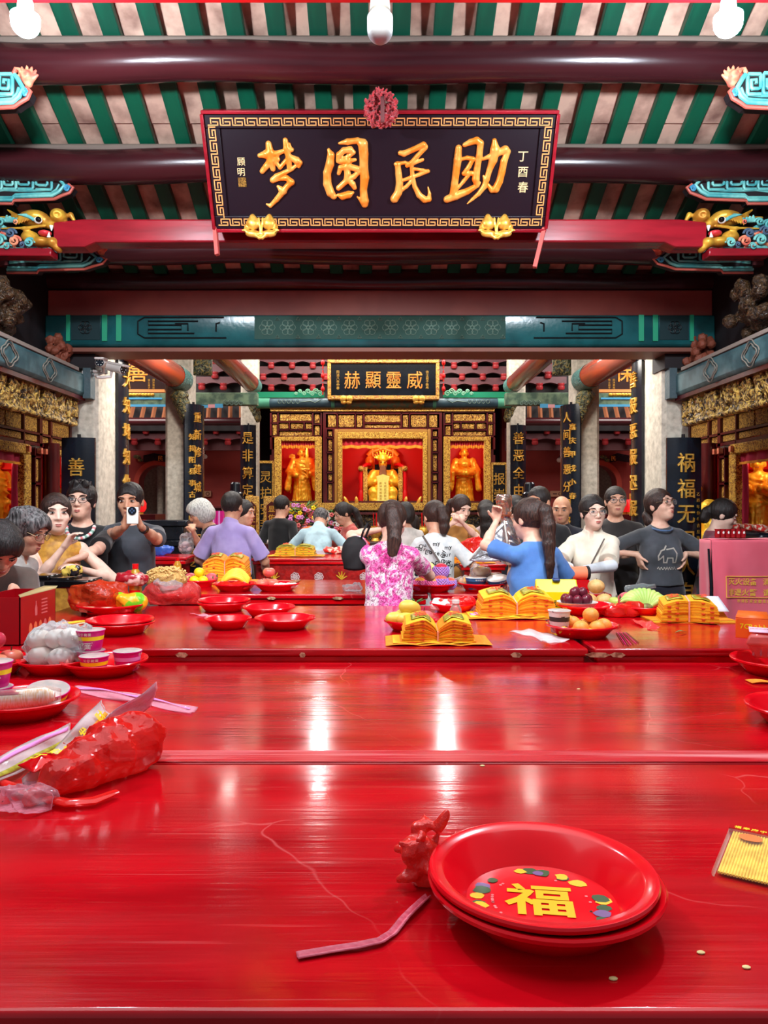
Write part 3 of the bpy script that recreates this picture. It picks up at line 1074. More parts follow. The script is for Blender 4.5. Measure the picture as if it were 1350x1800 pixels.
# crimson silk rosette with a hanging tail
t = thing('silk_rosette', 'crimson ruffled silk rosette on the top edge of the large name board', 'rosette', P(670, 230, 4.36))
q = SDF((-.12, -.10, -.02), (.12, .10, .23), .0045)
for i in range(420):
 a, b = rn.uniform(0, 2*PI), rn.gauss(0, .35)
 rr = .062+.006*rn.random() if i < 280 else rn.uniform(.026, .055)
 c = (rr*math.cos(a)*math.cos(b)*1.2, -.045+rn.uniform(-.02, .06), .105+rr*math.sin(a)*1.3)
 da = rn.uniform(0, 2*PI)
 q.cap(c, (c[0]+.016*math.cos(da), c[1]-.012, c[2]+.016*math.sin(da)), .006, k=.002)
q.mesh('ruffles', mat('crimson_silk', (196, 40, 48), .6, sheen=.5, col2=(150, 22, 34), scale=40), t)
MB().grid(lambda u, v: (-.004+.022*v, -.085-.01*math.sin(u*3), .150-.145*u), 8, 3).build('tail', mat('brown_silk', (110, 58, 58), .7), t, solid=.004)
# ------------------------------------------------------------------ scroll brackets and dragon heads on both side frames
def spiral(c, r, turns, n=22, s=1, a0=0.):
 return [(c[0]+s*r*(1-i/n*.85)*math.cos(a0+turns*2*PI*i/n), c[1]+r*(1-i/n*.85)*math.sin(a0+turns*2*PI*i/n)) for i in range(n+1)]
def scroll_bracket(x0, x1, y0, y1, Y, s, label):
 """x0..x1, y0..y1: extent in the photograph (left side); the free tip points to the middle of the hall"""
 t = thing('scroll_bracket', label, 'bracket', P(668+s*(668-(x0+x1)/2), y1, Y))
 f = lambda u, v, dy=0: V(((-1 if s < 0 else 1)*((668-(x0+(x1-x0)*u))*Y/1350), Y+dy, EYE+(890-(y1+(y0-y1)*v))*Y/1350))
 L = (x1-x0)/(y1-y0)
 hm = (y1-y0)*Y/1350
 out = [(0, .0), (.30, .0), (.32, .10), (.78, .14), (.86, .24), (.96, .34), (1.0, .5), (.94, .60), (.88, .74), (.80, .93), (.45, .98), (.40, .9), (.32, .98), (0, .98)]
 m = rel(t)
 a = [f(u, v, -.02) for u, v in out]
 b = [f(u, v, .045) for u, v in out]
 n = len(out)
 m.add(a+b, [tuple(range(n)), tuple(range(2*n-1, n-1, -1))]+[(i, n+i, n+(i+1) % n, (i+1) % n) for i in range(n)])
 m.build('ground', M_DARK, t, smooth=0)
 m = rel(t)
 m.tube([f(u, v, -.03) for u, v in [(0, .10), (.30, .10), (.33, .20), (.76, .24), (.84, .36), (.90, .55), (.82, .80), (.78, .88)]], hm*.06, 8)
 m.tube([f(u, v, -.02) for u, v in [(0, .2), (.29, .2), (.33, .29), (.74, .33), (.80, .45), (.83, .6)]], hm*.035, 8)
 def rr(cx, cy, w, h_, open_=True):
  p = [(cx-w, cy-h_), (cx+w*.9, cy-h_), (cx+w, cy-h_*.8), (cx+w, cy+h_*.8), (cx+w*.9, cy+h_), (cx-w*.9, cy+h_), (cx-w, cy+h_*.8), (cx-w, cy-h_*.3), (cx-w*.6, cy-h_*.45), (cx+w*.3, cy-h_*.45), (cx+w*.45, cy-h_*.3), (cx+w*.45, cy+h_*.4), (cx-w*.3, cy+h_*.45), (cx-w*.3, cy+h_*.05)]
  m.tube([f(u, v, -.028) for u, v in p], hm*.045, 6)
 rr(.10, .66, .075, .22)
 rr(.27, .66, .07, .22)
 rr(.45, .68, .085, .24)
 rr(.66, .66, .09, .24)
 m.tube([f(u, v, -.02) for u, v in [(.02, .36), (.2, .42), (.36, .4), (.55, .40), (.7, .42)]], hm*.04, 6)
 m.build('openwork_scrolls', M_TEALC, t)
 m = rel(t)
 m.tube([f(u, v, -.03) for u, v in [(x, z-.02) for x, z in out[:8]]], hm*.05, 8)
 m.build('scalloped_rim', mat('rust_rim', (178, 84, 70), .5), t)
 m = rel(t)
 m.tube([f(*p, -.035) for p in [(q[0], q[1]) for q in [(.93+.035*math.cos(a)*(1-a/14), .45+.11*math.sin(a)*(1-a/14)) for a in [i*.6 for i in range(20)]]]], hm*.03, 6)
 m.build('volute', mat('azure_volute', (60, 140, 176), .45), t)
 q = SDF((-hm*.4, -.05, -hm*.4), (hm*.4, .05, hm*.4), .006)
 for i in range(7):
  a = PI*(.05+.15*i)
  q.cap((0, 0, -hm*.1), (hm*.26*math.cos(a), -.012, hm*(.02+.24*math.sin(a))), hm*.09, hm*.03, k=.008)
 q.ell((0, -.02, hm*.02), (hm*.13, .03, hm*.13), k=.01)
 o = q.mesh('lotus_finial', M_SALM, t)
 o.location = f(.93, .86)-t.location
 if x0 > 0:
  m = rel(t)
  m.box(*sorted((f(.02, .5).x, s*2.66)), Y-.01, Y+.04, f(0, .3).z, f(0, .7).z)
  m.build('bracket_arm', M_DKRED, t)
 # salmon ridge curls on top
 m = rel(t)
 for u in (.03, .36, .82):
  m.tube([f(u-.05, .90, -.03), f(u-.02, 1.02, -.03), f(u+.03, 1.0, -.03), f(u+.06, .9, -.03)], hm*.05, 8)
 m.build('ridge_curls', M_SALM, t)
 return t
M_DGOLD = mat('dragon_gold', (226, 176, 60), .36, metal=.35, col2=(190, 128, 44), scale=12)
def dragon(s, label):
 Y = 4.97
 org = P(668+s*600, 440, Y)
 t = thing('dragon_carving', label, 'carved dragon', org)
 k = Y/1350
 def p(cx, cy, dy=0.):                                 # from the enlargement (4.5x, origin 0,240), mirrored for the right
  px, py = cx/4.5, 240+cy/4.5
  return V((s*(668-px)*k, Y+dy, EYE+(890-py)*k))-org
 r = lambda v: v/4.5*k
 lo = p(-60, 960)
 hi = p(640, 540)
 a = V((min(lo.x, hi.x), -.16, min(lo.z, hi.z)-.02))
 b = V((max(lo.x, hi.x), .10, max(lo.z, hi.z)+.02))
 q = SDF(a, b, .006)
 q.ell(p(280, 645), (r(105), .07, r(58)), k=.03)
 q.cap(p(200, 650), p(400, 690), r(45), r(40), k=.03)
 q.ell(p(475, 640, -.02), (r(62), .065, r(56)), k=.02)
 q.cap(p(400, 690), p(520, 690), r(32), r(22), k=.02)
 q.cap(p(560, 620), p(590, 670), r(22), r(12), k=.02)
 q.cap(p(160, 650), p(60, 580), r(24), r(7), k=.02)
 q.cap(p(120, 650), p(-20, 640), r(20), r(8), k=.02)
 q.cap(p(380, 725, -.045), p(220, 745, -.05), r(12), r(11), k=.01)
 q.cap(p(220, 745, -.05), p(40, 750, -.05), r(11), r(7), k=.01)
 q.ell(p(240, 800), (r(70), .055, r(50)), k=.03)
 q.ell(p(330, 840, -.01), (r(75), .055, r(38)), k=.03)
 q.ell(p(430, 850, -.02), (r(48), .05, r(42)), k=.03)
 q.ell(p(460, 890), (r(28), .045, r(28)), k=.02)
 q.ell(p(495, 655, -.085), (r(26), .02, r(24)), k=.006, op='s')
 for i in range(6):
  q.cap(p(300-22*i, 640+4*i, -.06), p(270-22*i, 690+8*i, -.06), .010, .004, k=.006)
 q.mesh('head', M_DGOLD, t)
 m = MB()
 for i, (cx, cy, rr_) in enumerate(((40, 700, 34), (120, 790, 40), (30, 840, 46), (150, 850, 44), (265, 862, 40), (-10, 770, 40), (90, 890, 30), (160, 700, 24), (-30, 720, 40), (210, 880, 26))):
  c = p(cx, cy, -.05)
  m.mi = (0, 1, 0, 2, 0, 1, 0, 2, 0, 1)[i]
  m.tube([c+V((x, -.006*j*.2, z)) for j, (x, z) in enumerate(spiral((0, 0), r(rr_), 1.8, s=-s))], r(rr_*.24), 8)
 for i in range(7):
  m.mi = (0, 1, 2)[i % 3]
  m.tube([p(-60, 700+32*i, .0), p(0, 705+30*i, -.03), p(60, 740+24*i, -.02)], r(18), 8)
 m.build('mane_curls', [M_TEALC, mat('slate_curl', (70, 92, 116), .45), M_SALM], t)
 q = SDF(a, b, .007)
 for i in range(6):
  q.cap(p(60+18*i, 690, -.04), p(90+26*i, 650+8*i, -.06), .010, .006, k=.006)
 for i in range(5):
  q.cap(p(310-16*i, 690-10*i, -.06), p(255-18*i, 660-2*i, -.075), .012, .004, k=.006)
 q.mesh('brow_tufts', M_TEALC, t)
 MB().ell(p(335, 690, -.062), (r(32), .02, r(28))).build('eye_white', M_WHITE, t)
 MB().ell(p(345, 690, -.075), (r(22), .018, r(22))).build('pupil', mat('black_eye', (10, 10, 12), .1), t)
 MB().ell(p(372, 780, -.03), (r(52), .04, r(24))).build('tongue', mat('red_tongue', (206, 50, 58), .35), t)
 m = MB()
 for cx, cy, d in ((430, 745, 1), (410, 800, -1)):
  m.cyl(p(cx, cy-18*d, -.045), p(cx+4, cy+24*d, -.05), r(16), r(3), 8)
 m.build('fangs', M_WHITE, t)
 rel_box = MB()
 e0, e1 = p(-60, 925), p(430, 905)
 rel_box.box(min(e0.x, e1.x), max(e0.x, e1.x), -.05, .06, e0.z-.03, e0.z+.02)
 rel_box.build('red_bracket_arm', M_REDB, t, bevel=.008)
 return t
for s, nm in ((-1, 'left'), (1, 'right')):
 scroll_bracket(-20, 132, 304, 360, 4.97, s, f'teal openwork scroll bracket above the {nm} dragon head')
 scroll_bracket(16, 190, 434, 481, 5.25, s, f'teal openwork scroll bracket below the {nm} dragon head')
 scroll_bracket(-70, 58, 128, 202, 4.15, s, f'bright teal scroll bracket at the upper {nm} edge, above the other brackets')
 dragon(s, f'carved gold dragon head biting the {nm} end of the red tie beam')
# side frames behind the dragon heads
for s, nm in ((-1, 'left'), (1, 'right')):
 one(MB().box(*sorted((s*2.62, s*3.3)), 4.6, 6.9, 2.60, 3.6), 'wall_upper_'+nm, M_DARK, f'dark upper side frame over the {nm} shrine', 'wall', kind='structure')
 q = SDF((-.18, -.25, -.22), (.18, .25, .22), .012)
 for i in range(40):
  c = V((rn.uniform(-.1, .1), rn.uniform(-.18, .18), rn.uniform(-.15, .15)))
  q.ell(c, (.05, .045, .045), k=.01)
 q.noise(.01, 70, 3)
 for k, (px, py, Y, mm, lb) in enumerate(((4, 548, 5.3, carved('dim_carving', (74, 52, 30), (24, 16, 13), 30), 'dim gilt figures'), (103, 622, 6.0, mat('rust_carving', (122, 60, 40), .6, bump=.8, bscale=40), 'rust-coloured flowers'))):
  if k == 0:
   o = q.mesh('carved_cluster', mm)
  else:
   o = o.copy()
   o.data = o.data.copy()
   o.data.materials[0] = mm
   COL.objects.link(o)
   o.scale = (.7, .7, .8)
  pp = P(668+s*(668-px), py, Y)
  o.location = pp if k else V((s*2.43, 4.95, 2.78))
  tag(o, f'carved cluster of {lb} over the {nm} side beam', 'carving')
 # teal side beam and the gilt frieze under it
 t = thing('side_beam', f'dusty teal painted beam running back along the {nm} side', 'roof beam', (s*2.36, 5.4, 2.37), kind='structure')
 rel(t).box(*sorted((s*2.35, s*2.6)), 2.8, 6.19, 2.375, 2.56).build('beam', M_TEALS, t, bevel=.03)
 m = rel(t)
 m.box(*sorted((s*2.37, s*2.58)), 2.8, 6.17, 2.345, 2.376)
 m.build('underside', M_MAR, t)
 rel(t).box(*sorted((s*2.352, s*2.6)), 2.8, 6.0, 2.56, 2.585).build('top_strip', mat('pale_strip', (150, 140, 130), .6), t)
 m = rel(t)
 for yy in (4.86, 5.45):
  for sz in (1., .72):
   m.tube([V((s*2.343, yy+sz*.10*math.cos(a)*(1+.15*math.cos(4*a)), 2.468+sz*.075*math.sin(a)*(1+.15*math.cos(4*a)))) for a in [2*PI*i/24 for i in range(24)]], .005, 4, closed=True)
 m.build('painted_medallion', mat('grey_medallion', (120, 116, 106), .6), t)
 m = rel(t)
 m.lathe([(.06, 2.34), (.06, 2.58)], 4)
 one(MB().box(*sorted((s*2.30, s*2.36)), 6.10, 6.20, 2.36, 2.60), 'beam_hoop', mat('teal_collar_dark', (66, 84, 90), .5, bump=.4, bscale=40), f'painted collar where the {nm} side beam meets the column', 'collar', kind='structure')
 q = SDF((0, 2.9, 2.10), (.12, 6.2, 2.37), .011)
 q.cap((.075, 2.9, 2.24), (.075, 6.16, 2.24), .03)
 rnf = random.Random(12)
 for i in range(520):
  y = rnf.uniform(2.95, 6.13)
  z = rnf.uniform(2.16, 2.34)
  if rnf.random() < .55:
   q.cap((.05, y, z-.03), (.035+rnf.uniform(-.012, .012), y+rnf.uniform(-.02, .02), z+.02), .013, .009, k=.006)
   q.ell((.032, y, z+.034), (.011, .011, .012), k=.004)
  else:
   q.ell((.06, y, z), (.03, .03, .022), k=.01)
 for i in range(27):
  q.ell((.05, 2.95+i*.12, 2.15), (.035, .065, .022), k=.012)
 o = q.mesh('gilded_frieze', M_CARVD)
 if s < 0:
  o.location = (-2.50, 0, 0)
  for v in o.data.vertices:
   v.co.x = .12-v.co.x
  o.data.flip_normals()
 else:
  o.location = (2.38, 0, 0)
 tag(o, f'dark carved frieze of small gilt figures under the {nm} side beam', 'frieze')
 center(o) if s > 0 else None
# ------------------------------------------------------------------ the gilded sanctuary front
YF = 13.2
kf = YF/1350
CX = 672.5
def fx(px): return (px-668)*kf
def fz(py): return EYE+(890-py)*kf
t = thing('sanctuary_front', 'broad gilded altar front with three lit niches and carved panels', 'altar', (fx(CX), YF, 0))
m = rel(t)
def both(fn):
 fn(lambda px: px)
 fn(lambda px: 2*CX-px)
def bx(m, p0, p1, q0, q1, y0, y1):
 a, b = sorted((fx(p0), fx(p1)))
 c, d = sorted((fz(q0), fz(q1)))
 m.box(a, b, y0, y1, c, d)
def timber(g):
 for (a, b, c, d) in ((475, 478, 724, 800), (475, 483, 790, 905), (488, 490, 724, 768), (549, 551, 724, 768), (564, 568, 724, 905), (566, 573, 716, 905), (585, 588, 755, 905), (573, 575, 755, 905),
       (475, 566, 724, 726), (475, 566, 766, 769), (490, 549, 741, 743), (476, 488, 743, 745), (551, 564, 745, 747), (508, 510, 743, 757), (534, 536, 743, 757), (490, 549, 755, 757),
       (573, 672.5, 724, 728), (573, 672.5, 752, 755), (592, 594, 726, 753), (624, 626, 726, 753), (638, 641, 726, 753), (641, 672.5, 743, 745)):
  bx(m, g(a), g(b), c, d, YF-.03, YF+.1)
 for yy in (769, 795, 830, 847, 882):
  bx(m, g(573), g(588), yy, yy+2, YF-.03, YF+.08)
both(timber)
bx(m, 475, 870, 880.5, 905, YF+.0, YF+.1)
bx(m, 475, 870, 716, 726, YF+.05, YF+.15)
m.build('timber_frame', M_MAR, t, smooth=0)
panels = [(478, 488, 727, 743), (478, 488, 745, 766), (491, 549, 727, 741), (490, 508, 743, 755), (510, 534, 743, 755), (536, 549, 743, 755), (552, 563, 727, 745), (552, 563, 747, 766), (490, 550, 757, 769),
   (575, 592, 728, 752), (594, 624, 728, 752), (626, 638, 728, 752), (576, 585, 757, 768), (576, 585, 772, 794), (576, 585, 798, 829), (576, 585, 833, 846), (576, 585, 850, 881), (576, 585, 884, 900)]
def backing(g):
 for a in ((475, 568, 724, 770), (566, 780, 724, 757), (571, 600, 755, 905)):
  bx(m, g(a[0]), g(a[1]), a[2], a[3], YF+.055, YF+.09)
m = rel(t)
both(backing)
m.build('backing_boards', M_MAR, t, smooth=0)
for mir in (0, 1):
 for (a, b, c, d) in panels:
  a, b, c, d = a+1.3, b-1.3, c+1.2, d-1.2
  q = rel(t)
  a2, b2 = (a, b) if not mir else (2*CX-a, 2*CX-b)
  bx(q, a2, b2, c, d, YF+.0, YF+.06)
  q.build('carved_panel', M_CARV, t, bevel=.006)
for (a, b, c, d) in ((641, 704, 728, 742), (641, 704, 745.5, 752)):
 q = rel(t)
 bx(q, a, b, c, d, YF, YF+.06)
 q.build('carved_panel', M_CARV, t, bevel=.006)
q = rel(t)
bx(q, 474, 871, 711, 719, YF-.10, YF+.1)
bx(q, 476, 869, 719, 724, YF-.06, YF+.1)
q.build('cornice', M_CARVF, t, bevel=.01)
# niche surrounds: wavy gilded fretwork
def surround(x0, x1, y0, y1, wd, hd, name, mm, y):
 q = rel(t)
 bx(q, x0, x0+wd, y0, y1, y-.05, y+.05)
 bx(q, x1-wd, x1, y0, y1, y-.05, y+.05)
 bx(q, x0+wd, x1-wd, y0, y0+hd, y-.05, y+.05)
 return q.build(name, mm, t, bevel=.012)
surround(588, 757, 755, 900, 6, 6, 'gilded_moulding', mat('dull_gilt', (176, 124, 56), .4, metal=.3, bump=.5, bscale=50), YF-.01)
surround(594, 751, 760, 900, 8, 12, 'gilded_fretwork', M_CARVB, YF-.03)
surround(483, 566, 768, 900, 12, 8, 'gilded_fretwork', M_CARVB, YF-.02)
surround(779, 862, 768, 900, 12, 8, 'gilded_fretwork', M_CARVB, YF-.02)
# niche interiors (left, middle, right)
for k, (x0, x1) in enumerate(((492, 557), (600, 745), (788, 853))):
 q = rel(t)
 a, b = fx(x0-6), fx(x1+6)
 z0, z1 = fz(902), fz(768)
 y0, y1 = YF+.06, YF+.95
 q.box(a, b, y1, y1+.03, z0, z1)
 q.box(a-.03, a, y0, y1, z0, z1)
 q.box(b, b+.03, y0, y1, z0, z1)
 q.box(a, b, y0, y1, z1, z1+.03)
 q.box(a, b, y0, y1, z0-.03, z0)
 if k != 1:
  for zz in (.45, .8):
   q.box(a if k == 0 else b-.03, (a+.03) if k == 0 else b, y0, y1, z0+zz, z0+zz+.02)
 q.build('niche', M_NICHE, t)
 # curtain valance with fringe
 n = 60
 ym = YF-.02
 zc0, zc1 = fz(770), fz(783)
 q = rel(t)
 w0, w1 = fx(x0+1), fx(x1-1)
 q.grid(lambda u, v: V((w0+(w1-w0)*u, ym+.012*math.sin(u*n*1.6)*(.3+v), zc0+(zc1-zc0)*v)), n*3, 3)
 q.build('curtain_valance', M_CURT, t)
 q = rel(t)
 q.grid(lambda u, v: V((w0+(w1-w0)*u, ym-.006+.012*math.sin(u*n*1.6), zc1-.05*v-.008*math.sin(u*40))), n*3, 2)
 q.build('gold_fringe', M_FRING, t)
 light('niche_light', 'POINT', ((a+b)/2, YF+.12, z1-.16), 9 if k == 1 else 5, (1, .94, .82), .05)
# lower band of carving and dark steps
q = rel(t)
bx(q, 470, 876, 884, 897, YF-.5, YF-.35)
q.build('carved_apron', M_CARVB, t, bevel=.01)
q = rel(t)
bx(q, 466, 880, 897, 1030, YF-.45, YF+.1)
q.build('black_base', carved('dark_apron', (150, 116, 60), (14, 12, 14), 20, lo=.5), t)
q = rel(t)
q.box(fx(466), fx(880), YF-.5, YF+.95, fz(904), fz(900))
q.build('altar_ledge', M_MAR, t)
# golden deities ---------------------------------------------------
M_STAT = mat('statue_gold', (255, 206, 60), .34, metal=.35, col2=(240, 170, 34), scale=16, bump=.5, bscale=26)
M_STATO = mat('statue_orange_gold', (250, 150, 36), .4, metal=.2)
def rotm(rx=0, ry=0, rz=0):
 return np.array((Matrix.Rotation(rz, 3, 'Z') @ Matrix.Rotation(ry, 3, 'Y') @ Matrix.Rotation(rx, 3, 'X')))
def standing_deity(name, label, loc, H, rz, style, group=None, vox=.012):
 """robed gilded figure, unit height 1 scaled to H; faces -Y"""
 t = thing(name, label, 'statue', loc, rz)
 q = SDF((-.34, -.30, 0), (.34, .26, 1.06), vox/H)
 q.tubez([(.10, .135, .105, 0), (.3, .135, .11, 0), (.50, .125, .10, 0), (.60, .115, .09, 0), (.70, .14, .095, 0), (.80, .125, .08, 0), (.84, .06, .05, 0)], k=.03)
 q.cap((0, 0, .82), (0, -.01, .88), .04, .04, k=.02)
 q.ell((0, -.012, .925), (.062, .068, .082), k=.015)
 q.ell((0, -.072, .915), (.012, .018, .02), k=.008)
 for s in (-1, 1):
  q.ell((s*.064, .0, .915), (.012, .018, .03), k=.008)
  q.ell((s*.028, -.07, .945), (.02, .012, .008), k=.006)
  sh = (s*.13, 0, .79)
  if style == 'sword':
   el = (s*.19, -.06, .63)
   wr = (s*.05-.02, -.17, .62+.05*s) if s < 0 else (.14, -.16, .60)
  elif style == 'clasp':
   el = (s*.20, -.04, .63)
   wr = (s*.03, -.17, .60)
  elif style == 'reach':
   el = (s*.2, -.05, .62)
   wr = (s*.26, -.22, .58)
  else:
   el = (s*.18, -.05, .62)
   wr = (s*.06, -.18, .68)
  q.cap(sh, el, .06, .06, k=.03)
  q.cap(el, wr, .062, .048, k=.02)
  q.ell(wr, (.03, .035, .03), k=.01)
  # hanging sleeves
  q.cap((el[0]*.95, el[1]-.05, el[2]-.03), (s*.22, el[1]-.04, .36), .045, .05, k=.02)
  q.ell((s*.06, -.05, .06), (.05, .09, .04), k=.01)
  q.cap((s*.06, -.01, .06), (s*.06, 0, .16), .055, .06, k=.02)
 for i in range(9):
  a = -PI/2+(i-4)*.32
  q.cap((.11*math.cos(a), .095*math.sin(a), .52), (.15*math.cos(a+.08), .12*math.sin(a+.08), .12), .012, .02, k=.018)
 for i in range(4):
  q.cap((-.10+.01*i, -.07, .80-.05*i), (.09, -.10, .74-.06*i), .010, .010, k=.012)
 q.cap((-.12, -.07, .54), (.12, -.09, .54), .022, .022, k=.01)
 if style == 'clasp':
  q.ell((0, -.07, .74), (.09, .06, .05), k=.03)
 if style == 'crown':
  for i in range(7):
   a = PI*i/6
   q.cap((.055*math.cos(a), -.02, .98), (.085*math.cos(a), -.02, 1.0+.035*math.sin(a)), .018, .01, k=.01)
  for s in (-1, 1):
   q.cap((s*.02, 0, .98), (s*.06, .02, 1.05), .010, .005, k=.006)
 if style == 'sword':
  for i in range(12):
   a = i*.5
   q.ell((-.16-.045*math.cos(a)*(1-i/16), .07, .86+.05*math.sin(a)*(1-i/16)), (.018, .02, .018), k=.012)
  q.cap((-.17, .07, .8), (-.19, .05, .3), .016, .016, k=.01)
 if style == 'child':
  q.ell((.17, -.06, .86), (.06, .055, .06), k=.01)
  q.ell((.17, -.06, .74), (.07, .06, .08), k=.02)
  q.cap((.2, -.07, .78), (.3, -.1, .9), .025, .018, k=.01)
  q.cap((.17, -.1, .70), (.26, -.15, .66), .03, .02, k=.01)
  for s in (-1, 1):
   q.cap((s*.02, 0, .98), (s*.05, .02, 1.05), .012, .006, k=.006)
 q.ridge(.007, 26, 2)
 q.noise(.002, 90, 2)
 o = q.mesh('body', M_STAT, t)
 o.scale = (H,)*3
 if style == 'sword':
  m = MB()
  m.tube([V((.10, -.2, .52)), V((.095, -.2, .66))], .012, 8)
  m.add([(.06, -.2, .66), (.13, -.2, .66), (.11, -.2, .98), (.095, -.2, 1.03), (.08, -.2, .98), (.095, -.212, .66), (.095, -.188, .66)],
    [(0, 5, 3, 4), (5, 1, 2, 3), (1, 6, 3, 2), (6, 0, 4, 3)])
  m.tube([V((.05, -.2, .66)), V((.14, -.2, .66))], .013, 8)
  o = m.build('sword', M_STAT, t)
  o.scale = (H,)*3
 m = MB()
 for s in (-1, 1):
  m.tube([V((s*.012, -.077, .935)), V((s*.028, -.081, .938)), V((s*.044, -.073, .934))], .0045, 6)
 m.tube([V((-.018, -.073, .885)), V((0, -.079, .883)), V((.018, -.073, .885))], .005, 6)
 o = m.build('face_lines', mat('statue_shadow_gold', (150, 70, 14), .5), t)
 o.scale = (H,)*3
 return t
z0 = fz(900)
Hs = (900-788)*13.75/1350
standing_deity('golden_deity', 'golden standing monk with raised sword and curling scarf in the left altar niche', (fx(531)*1.04, 13.75, z0), Hs, 0, 'sword')
standing_deity('golden_deity', 'golden standing monk with clasped sleeves in the right altar niche', (fx(816)*1.04, 13.75, z0), Hs, 0, 'clasp')
# seated city god on his throne
Yg = 13.75
kg = Yg/1350
cx = (673-668)*kg
t = thing('throne', 'red and black lacquered throne of the main golden deity', 'throne', (cx, Yg, z0))
gz = lambda py: EYE+(890-py)*kg
m = rel(t)
for s in (-1, 1):
 xx = cx+s*.39
 m.tube([V((xx, Yg-.25, gz(900))), V((xx, Yg-.25, gz(870))), V((xx, Yg-.25, gz(862)))], [.05, .05, .032], 12)
 m.tube([V((xx, Yg-.25, gz(862))), V((xx, Yg-.25, gz(829)))], .034, 12)
 m.tube([V((xx, Yg-.25, gz(829))), V((xx-s*.03, Yg-.22, gz(822))), V((xx-s*.10, Yg-.1, gz(817))), V((xx-s*.16, Yg+.1, gz(817)))], .034, 12)
m.build('red_arm_post', M_SEAL, t)
for s in (-1, 1):
 rel(t).ell((cx+s*.39, Yg-.28, gz(825)), (.05, .05, .05)).build('gilded_knob', M_CARVB, t)
 rel(t).box(*sorted((cx+s*.27, cx+s*.345)), Yg-.27, Yg-.2, gz(882), gz(822)).build('gilded_side_panel', M_CARVB, t)
m = rel(t)
m.box(cx-.30, cx+.30, Yg-.05, Yg+.25, gz(900), gz(868))
m.box(cx-.30, cx+.30, Yg+.22, Yg+.28, gz(900), gz(815))
m.box(cx-.3, cx+.3, Yg-.3, Yg-.05, gz(900), gz(884))
m.build('black_seat', M_BLACK, t, bevel=.01)
m = rel(t)
m.tube([V((cx-.27, Yg+.22, gz(800))), V((cx-.2, Yg+.22, gz(792))), V((cx, Yg+.22, gz(786))), V((cx+.2, Yg+.22, gz(792))), V((cx+.27, Yg+.22, gz(800)))], .05, 12)
for s in (-1, 1):
 m.ell((cx+s*.24, Yg+.16, gz(812)), (.085, .06, .12))
 m.tube([V((cx+s*.17, Yg+.2, gz(825))), V((cx+s*.19, Yg+.2, gz(788)))], .028, 10)
m.build('gilded_back', M_STATO, t)
t = thing('golden_deity', 'golden seated crowned god with long beard in the middle altar niche', 'statue', (cx, Yg-.06, gz(880)))
q = SDF((-.36, -.42, -.16), (.36, .2, .95), .0125)
q.tubez([(.0, .24, .17, -.04), (.16, .22, .16, -.02), (.30, .17, .13, 0), (.45, .19, .12, 0), (.54, .14, .10, 0)], k=.05)
for s in (-1, 1):
 q.cap((s*.10, -.05, .14), (s*.16, -.28, .15), .10, .09, k=.04)
 q.cap((s*.16, -.28, .14), (s*.14, -.29, -.10), .09, .10, k=.04)
 q.cap((s*.18, 0, .48), (s*.26, -.10, .30), .075, .08, k=.04)
 q.cap((s*.26, -.10, .30), (s*.14, -.25, .32), .08, .06, k=.03)
 q.ell((s*.14, -.27, .32), (.04, .045, .04), k=.02)
 q.ell((s*.14, -.34, -.12), (.06, .09, .04), k=.02)
 for i in range(4):
  q.cap((s*(.08+.03*i), -.33, .12), (s*(.06+.045*i), -.36, -.10), .015, .02, k=.015)
q.cap((0, 0, .5), (0, -.02, .60), .06, .055, k=.03)
q.ell((0, -.035, .655), (.075, .085, .095), k=.02)
q.ell((0, -.115, .645), (.015, .022, .026), k=.01)
q.tubez([(.70, .085, .09, -.03), (.74, .095, .095, -.03), (.80, .085, .085, -.02), (.86, .05, .05, -.02)], k=.015)
for i in range(9):
 a = PI*(i/8)
 q.cap((.09*math.cos(a), -.05, .74), (.14*math.cos(a), -.06, .76+.10*math.sin(a)), .02, .014, k=.012)
 q.ell((.15*math.cos(a), -.07, .77+.11*math.sin(a)), (.02, .02, .02), k=.006)
q.ridge(.008, 22, 4)
q.mesh('body', M_STAT, t)
q = SDF((-.12, -.24, .2), (.12, 0, .66), .011)
q.ell((0, -.10, .60), (.055, .035, .03), k=.01)
for i in range(7):
 a = (i-3)/3.
 q.cap((a*.045, -.115, .60), (a*.06, -.17, .44-.03*(1-abs(a))), .016, .008, k=.012)
q.mesh('beard', mat('dark_beard', (120, 72, 24), .6), t)
m = MB()
for s in (-1, 1):
 m.tube([V((s*.012, -.118, .668)), V((s*.032, -.122, .675)), V((s*.052, -.108, .668))], .006, 6)
 m.tube([V((s*.012, -.12, .695)), V((s*.034, -.122, .705)), V((s*.056, -.105, .695))], .005, 6)
m.build('face_lines', mat('statue_shadow_gold', (150, 70, 14), .5), t)
m = MB()
m.add(*[x for x in [None]] or []) if False else None
f = [(-.095, .33), (-.105, .36), (-.115, .42), (0, .455), (.115, .42), (.105, .36), (.095, .33), (.10, -.03), (-.10, -.03)]
m.prism(f, .355, .375, Matrix(((1, 0, 0, 0), (0, 0, -1, 0), (0, 1, 0, 0), (0, 0, 0, 1))))
o = m.build('paper_scroll', mat('pale_yellow_paper', (255, 240, 130), .6, col2=(236, 216, 96), scale=26, lo=.3, hi=.8), t)
q = MB()
for i in range(6):
 for j in range(2):
  q.text('敕令神明灵应威灵显赫恩光'[i*2+j], .045, frame((-.04+.08*j, -.378, .30-.055*i), (1, 0, 0), (0, 0, 1)), .002)
q.build('small_inscription', mat('ochre_ink', (190, 130, 40), .6), t, smooth=0)
